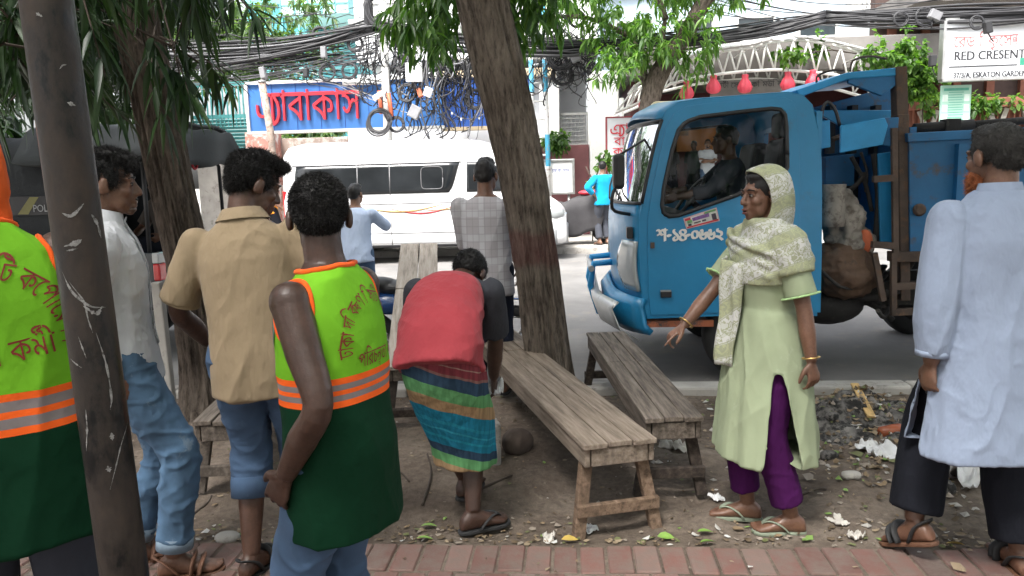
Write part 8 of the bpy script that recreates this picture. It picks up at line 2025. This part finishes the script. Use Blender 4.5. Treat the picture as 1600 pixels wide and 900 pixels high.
# stones the crouching man works with
def rock(name, label, cat, c, r, mat, seed, vox=.012):
    o = link_mesh(name, blobby([(V((0, 0, 0)), r), (V((r[0] * .2, 0, r[2] * .15)), tuple(k * .85 for k in r))], vox, min(r) * .16, seed, 1, 14), mat); o.location = c; return tag(o, label, cat)
g_ = PZ(764, 722, 0); t = MB().box((0, 0, 0), (.125, .15, .27), None, taper=.9).build('stone_block', M('pale_stone', (.33, .32, .30), .9, .2, 9, 50, .5, dirt=(.18, .16, .14)), bevel=.018)
t.location = (g_.x, g_.y + .02, .10); t.rotation_euler = (0, rad(3), .3); tag(t, 'upright grey stone block under the bending man\'s hand', 'stone')
g_ = PZ(806, 712, 0); rock('stone', 'dark brown broken stone beside the grey block', 'stone', (g_.x, g_.y + .05, .06), (.09, .08, .075), M('brown_stone', (.07, .052, .042), .95, .3, 9, 50, .6), 4)

# ---------------------------------------------------------------- litter
def litter_mat():
    m, nt, b = _new('litter'); g = nd(nt, 'ShaderNodeNewGeometry')
    r = ramp(nt, g.outputs['Random Per Island'], [(0, (.10, .07, .04)), (.3, (.20, .14, .08)), (.5, (.26, .20, .13)), (.66, (.12, .13, .05)), (.78, (.24, .20, .16)), (.90, (.42, .40, .37)), (.95, (.5, .5, .48)), (.975, (.16, .26, .06)), (1, (.35, .12, .08))]); r.color_ramp.interpolation = 'CONSTANT'; nt.links.new(r.outputs[0], b.inputs['Base Color']); b.inputs['Roughness'].default_value = .7; return m
def flakes(n, f, smin, smax, seed, lift=.012, zf=None):
    r_ = np.random.default_rng(seed); vs, fs = [], []
    while n > 0:
        x, y = f(r_); n -= 1; z = (max(zf(x, y), ground_z(x, y)) if zf else ground_z(x, y)) + .004; s = r_.uniform(smin, smax) * (1.8 if r_.random() < .06 else 1); a = r_.uniform(0, 6.28); asp = r_.uniform(.25, .9); b = len(vs); k = 6
        ti, tj = r_.normal(0, .25, 2)
        for q in range(k):
            t = 2 * PI * q / k; rr = s * r_.uniform(.6, 1.1); u, w = rr * math.cos(t), rr * asp * math.sin(t); X = u * math.cos(a) - w * math.sin(a); Yy = u * math.sin(a) + w * math.cos(a); vs.append((x + X, y + Yy, z + abs(ti * u + tj * w) + r_.uniform(0, lift * .4)))
        vs.append((x, y, z + r_.uniform(.002, lift))); fs += [(b + q, b + (q + 1) % k, b + k) for q in range(k)]
    return np_mesh('litter', np.array(vs), np.array(fs))
# burnt rubbish heap between the woman and the walking man
hc = PZ(1345, 655, 0)
def heap(x, y):
    r2 = ((x - hc.x) / .42) ** 2 + ((y - hc.y - .05) / .36) ** 2; p = np.stack([x * 9, y * 9, x * 0], 1); q = np.stack([x * 28, y * 28, x * 0 + 5], 1)
    return dz(x, y) - .02 + np.exp(-r2 * 1.4) * (.16 + .09 * vnoise(p) + .035 * vnoise(q)) + .02 * np.exp(-r2 * .6)
m_ash = M('ash', (.15, .14, .13), .95, .6, 6, 60, .8, dirt=(.018, .017, .016), dfrac=.44)
tag(link_mesh('ash_heap', grid_mesh('ash', hc.x - .75, hc.x + .75, hc.y - .55, hc.y + .6, 150, 120, heap), m_ash), kind='stuff')
hz = lambda x, y: float(heap(np.array([x]), np.array([y]))[0])
m_lit = litter_mat()
def every(r_): return r_.uniform(-3.2, 3.4), r_.uniform(3.14, 5.38)
def strip(r_): return r_.uniform(-2.2, 2.4), 3.14 + abs(r_.normal(0, .12))
def right_(r_): return r_.normal(2.1, .55), r_.normal(4.35, .5)
def kerbside(r_): return r_.uniform(-4, 4.5), 5.36 - abs(r_.normal(0, .12))
tag(link_mesh('litter', flakes(1150, every, .005, .018, 1), m_lit), kind='stuff'); tag(link_mesh('dry_leaf_litter', flakes(520, strip, .006, .022, 2), m_lit), kind='stuff'); tag(link_mesh('rubbish_litter', flakes(900, right_, .008, .034, 3, .03), m_lit), kind='stuff')
def onh(r_): return hc.x + r_.normal(0, .3), hc.y + r_.normal(.02, .24)
tag(link_mesh('ash_litter', flakes(420, onh, .008, .03, 5, .03, lambda x, y: hz(x, y)), m_lit), kind='stuff')
tag(link_mesh('kerb_litter', flakes(420, kerbside, .006, .02, 4), m_lit), kind='stuff')
def pave(r_): return r_.uniform(-2.0, 2.3), r_.uniform(2.3, 3.1)
tag(link_mesh('pavement_litter', flakes(60, pave, .004, .014, 6), m_lit), kind='stuff')
# gravel of small clods
def clods(n, f, s0, s1, seed):
    r_ = np.random.default_rng(seed); vs, fs = [], []
    oc = np.array([(1, 0, 0), (-1, 0, 0), (0, 1, 0), (0, -1, 0), (0, 0, 1), (0, 0, -1)], float); of = [(0, 2, 4), (2, 1, 4), (1, 3, 4), (3, 0, 4), (2, 0, 5), (1, 2, 5), (3, 1, 5), (0, 3, 5)]
    for _ in range(n):
        x, y = f(r_); s = r_.uniform(s0, s1); b = len(vs); q = oc * s * r_.uniform(.5, 1.1, (6, 1)) * np.array([1, r_.uniform(.6, 1), .6]); a = r_.uniform(0, 6.28); c_, s_ = math.cos(a), math.sin(a); z = ground_z(x, y)
        for v in q: vs.append((x + v[0] * c_ - v[1] * s_, y + v[0] * s_ + v[1] * c_, z + v[2] + s * .2))
        fs += [(b + i, b + j, b + k) for i, j, k in of]
    return np_mesh('clods', np.array(vs), np.array(fs))
tag(link_mesh('gravel', clods(900, every, .003, .010, 11), m_dirt), kind='stuff'); tag(link_mesh('stone_gravel', clods(260, right_, .01, .035, 12), m_conc), kind='stuff')
def onheap(px, py): p = PZ(px, py, .06); return V((p.x, p.y, max(hz(p.x, p.y), ground_z(p.x, p.y)) + .012))
m_plas = M('white_plastic_film', (.66, .66, .66), .35, .12, 10, 40, .2); m_pap = M('dirty_paper', (.50, .47, .43), .8, .25, 10, 40, .2)
def gp(px, py): p = PZ(px, py, 0); return V((p.x, p.y, ground_z(p.x, p.y) + .008))
crumple('plastic_bag', 'crumpled dirty white plastic bag lying behind the walking man', 'plastic bag', gp(1518, 755), .15, m_plas, 3, .9)
crumple('plastic_bag', 'white plastic film on the front slope of the ash heap', 'plastic bag', onheap(1375, 690), .13, m_plas, 5, .6)
crumple('paper_scrap', 'white paper scrap lying alone near the paving at the right', 'paper', gp(1336, 840), .035, m_pap, 7, .9); crumple('paper_scrap', 'flat pale paper scrap beyond the lone white one', 'paper', gp(1310, 822), .045, m_pap, 8, .4); crumple('paper_scrap', 'pale wrapper between the two front bench legs', 'paper', gp(920, 815), .04, m_plas, 9, .7); crumple('paper_scrap', 'torn white paper under the shorter bench', 'paper', gp(1055, 695), .09, m_pap, 10, .5); crumple('paper_scrap', 'small white scrap left of the front bench leg', 'paper', gp(857, 835), .035, m_pap, 12, .8); crumple('paper_scrap', 'white scrap beside the foot of the shorter bench', 'paper', gp(1120, 780), .035, m_plas, 13, .7)
m_green = M('green_leaf_litter', (.16, .28, .05), .5, .25, 20); m_yel = M('yellow_leaf_litter', (.42, .30, .07), .6, .25, 20)
for px, py, m_, lb in ((668, 822, m_green, 'bright green fallen leaf near the bending man\'s foot'), (661, 843, m_green, 'crushed green leaf at the paving edge left of the sandals'), (888, 842, m_yel, 'yellow fallen leaf below the front bench leg'), (1038, 837, m_green, 'small bright green scrap at the paving edge under the front bench'), (1100, 832, m_green, 'dull green leaf left of the woman\'s sandals'), (1105, 850, m_green, 'long green leaf at the paving edge in front of the woman'), (1490, 852, m_yel, 'yellow green leaf near the walking man'), (1412, 655, m_green, 'green leaf on the ash heap')):
    v, f = leaves(np.array([list((gp(px, py) if py > 700 else onheap(px, py)) + V((-.03, 0, .012)))]), np.array([[1, random.uniform(-.5, .5), .05]]), np.array([.075]), np.array([.042]), .15); tag(link_mesh('fallen_leaf', np_mesh('leaf', v, f, True), m_), lb, 'leaf')
m_spl = M('yellow_splinter', (.50, .33, .13), .7, .25, 8, stretch=(6, 1, 6)); q0, q1 = onheap(1334, 627), onheap(1362, 655)
m_ = MB(); m_.bar(q0 + V((0, 0, .03)), q1 + V((0, 0, .005)), .05, .014); tag(m_.build('wood_splinter', m_spl, bevel=.003), 'yellow wood splinter stuck in the ash heap', 'wood')
q0, q1 = onheap(1374, 668), onheap(1425, 664); t = thing('bottle', 'reddish brown plastic bottle lying on the rubbish heap', 'bottle', tuple(q0), local=True); t.rotation_euler = (q1 - q0).to_track_quat('Z', 'Y').to_euler()
MB().lathe([(.02, .0), (.034, .01), (.036, .10), (.033, .13), (.016, .165), (.015, .175)], (0, 0, 0), None, 20).build('bottle_body', M('brown_bottle', (.28, .075, .03), .25, .2), t); MB().lathe([(.018, .172), (.018, .195), (.002, .196)], (0, 0, 0), None, 16).build('cap', m_red, t)
for px, py, r, lb in ((1296, 690, (.05, .04, .035), 'grey stone at the left foot of the ash heap'), (1320, 640, (.055, .05, .05), 'blackened lump on the left of the ash heap'), (1300, 655, (.04, .035, .03), 'small charred lump beside the woman\'s tunic hem'), (1330, 735, (.05, .04, .025), 'flat pale stone in front of the ash heap'), (1475, 750, (.05, .05, .04), 'dark lump left of the crumpled bag')):
    q = onheap(px, py); rock('stone', lb, 'stone', q, r, m_ash if 'pale' not in lb else m_conc, px)
m_bark_ = m_twig
for a, b, lb in (((660, 790), (668, 720), 'thin crooked stick lying left of the bending man'), ((735, 775), (800, 745), 'forked stick under the long bench'), ((590, 740), (640, 760), 'short stick near the vest man\'s hand'), ((1290, 768), (1250, 778), 'dry stick near the woman\'s heel'), ((290, 800), (330, 770), 'dry stick beside the blue jeans')):
    p0, p1 = gp(*a), gp(*b); tag(MB().tube(catmull([p0, lerp(p0, p1, .5) + V((.03, .02, .01)), p1], 8), [.007] * 4 + [.005] * 4, 6).build('stick', m_bark_), lb, 'stick')
tag(rock('stone', '', 'stone', gp(355, 838), (.06, .045, .022), m_conc, 77), 'flat pale stone on the paving edge beside the brown sandal')
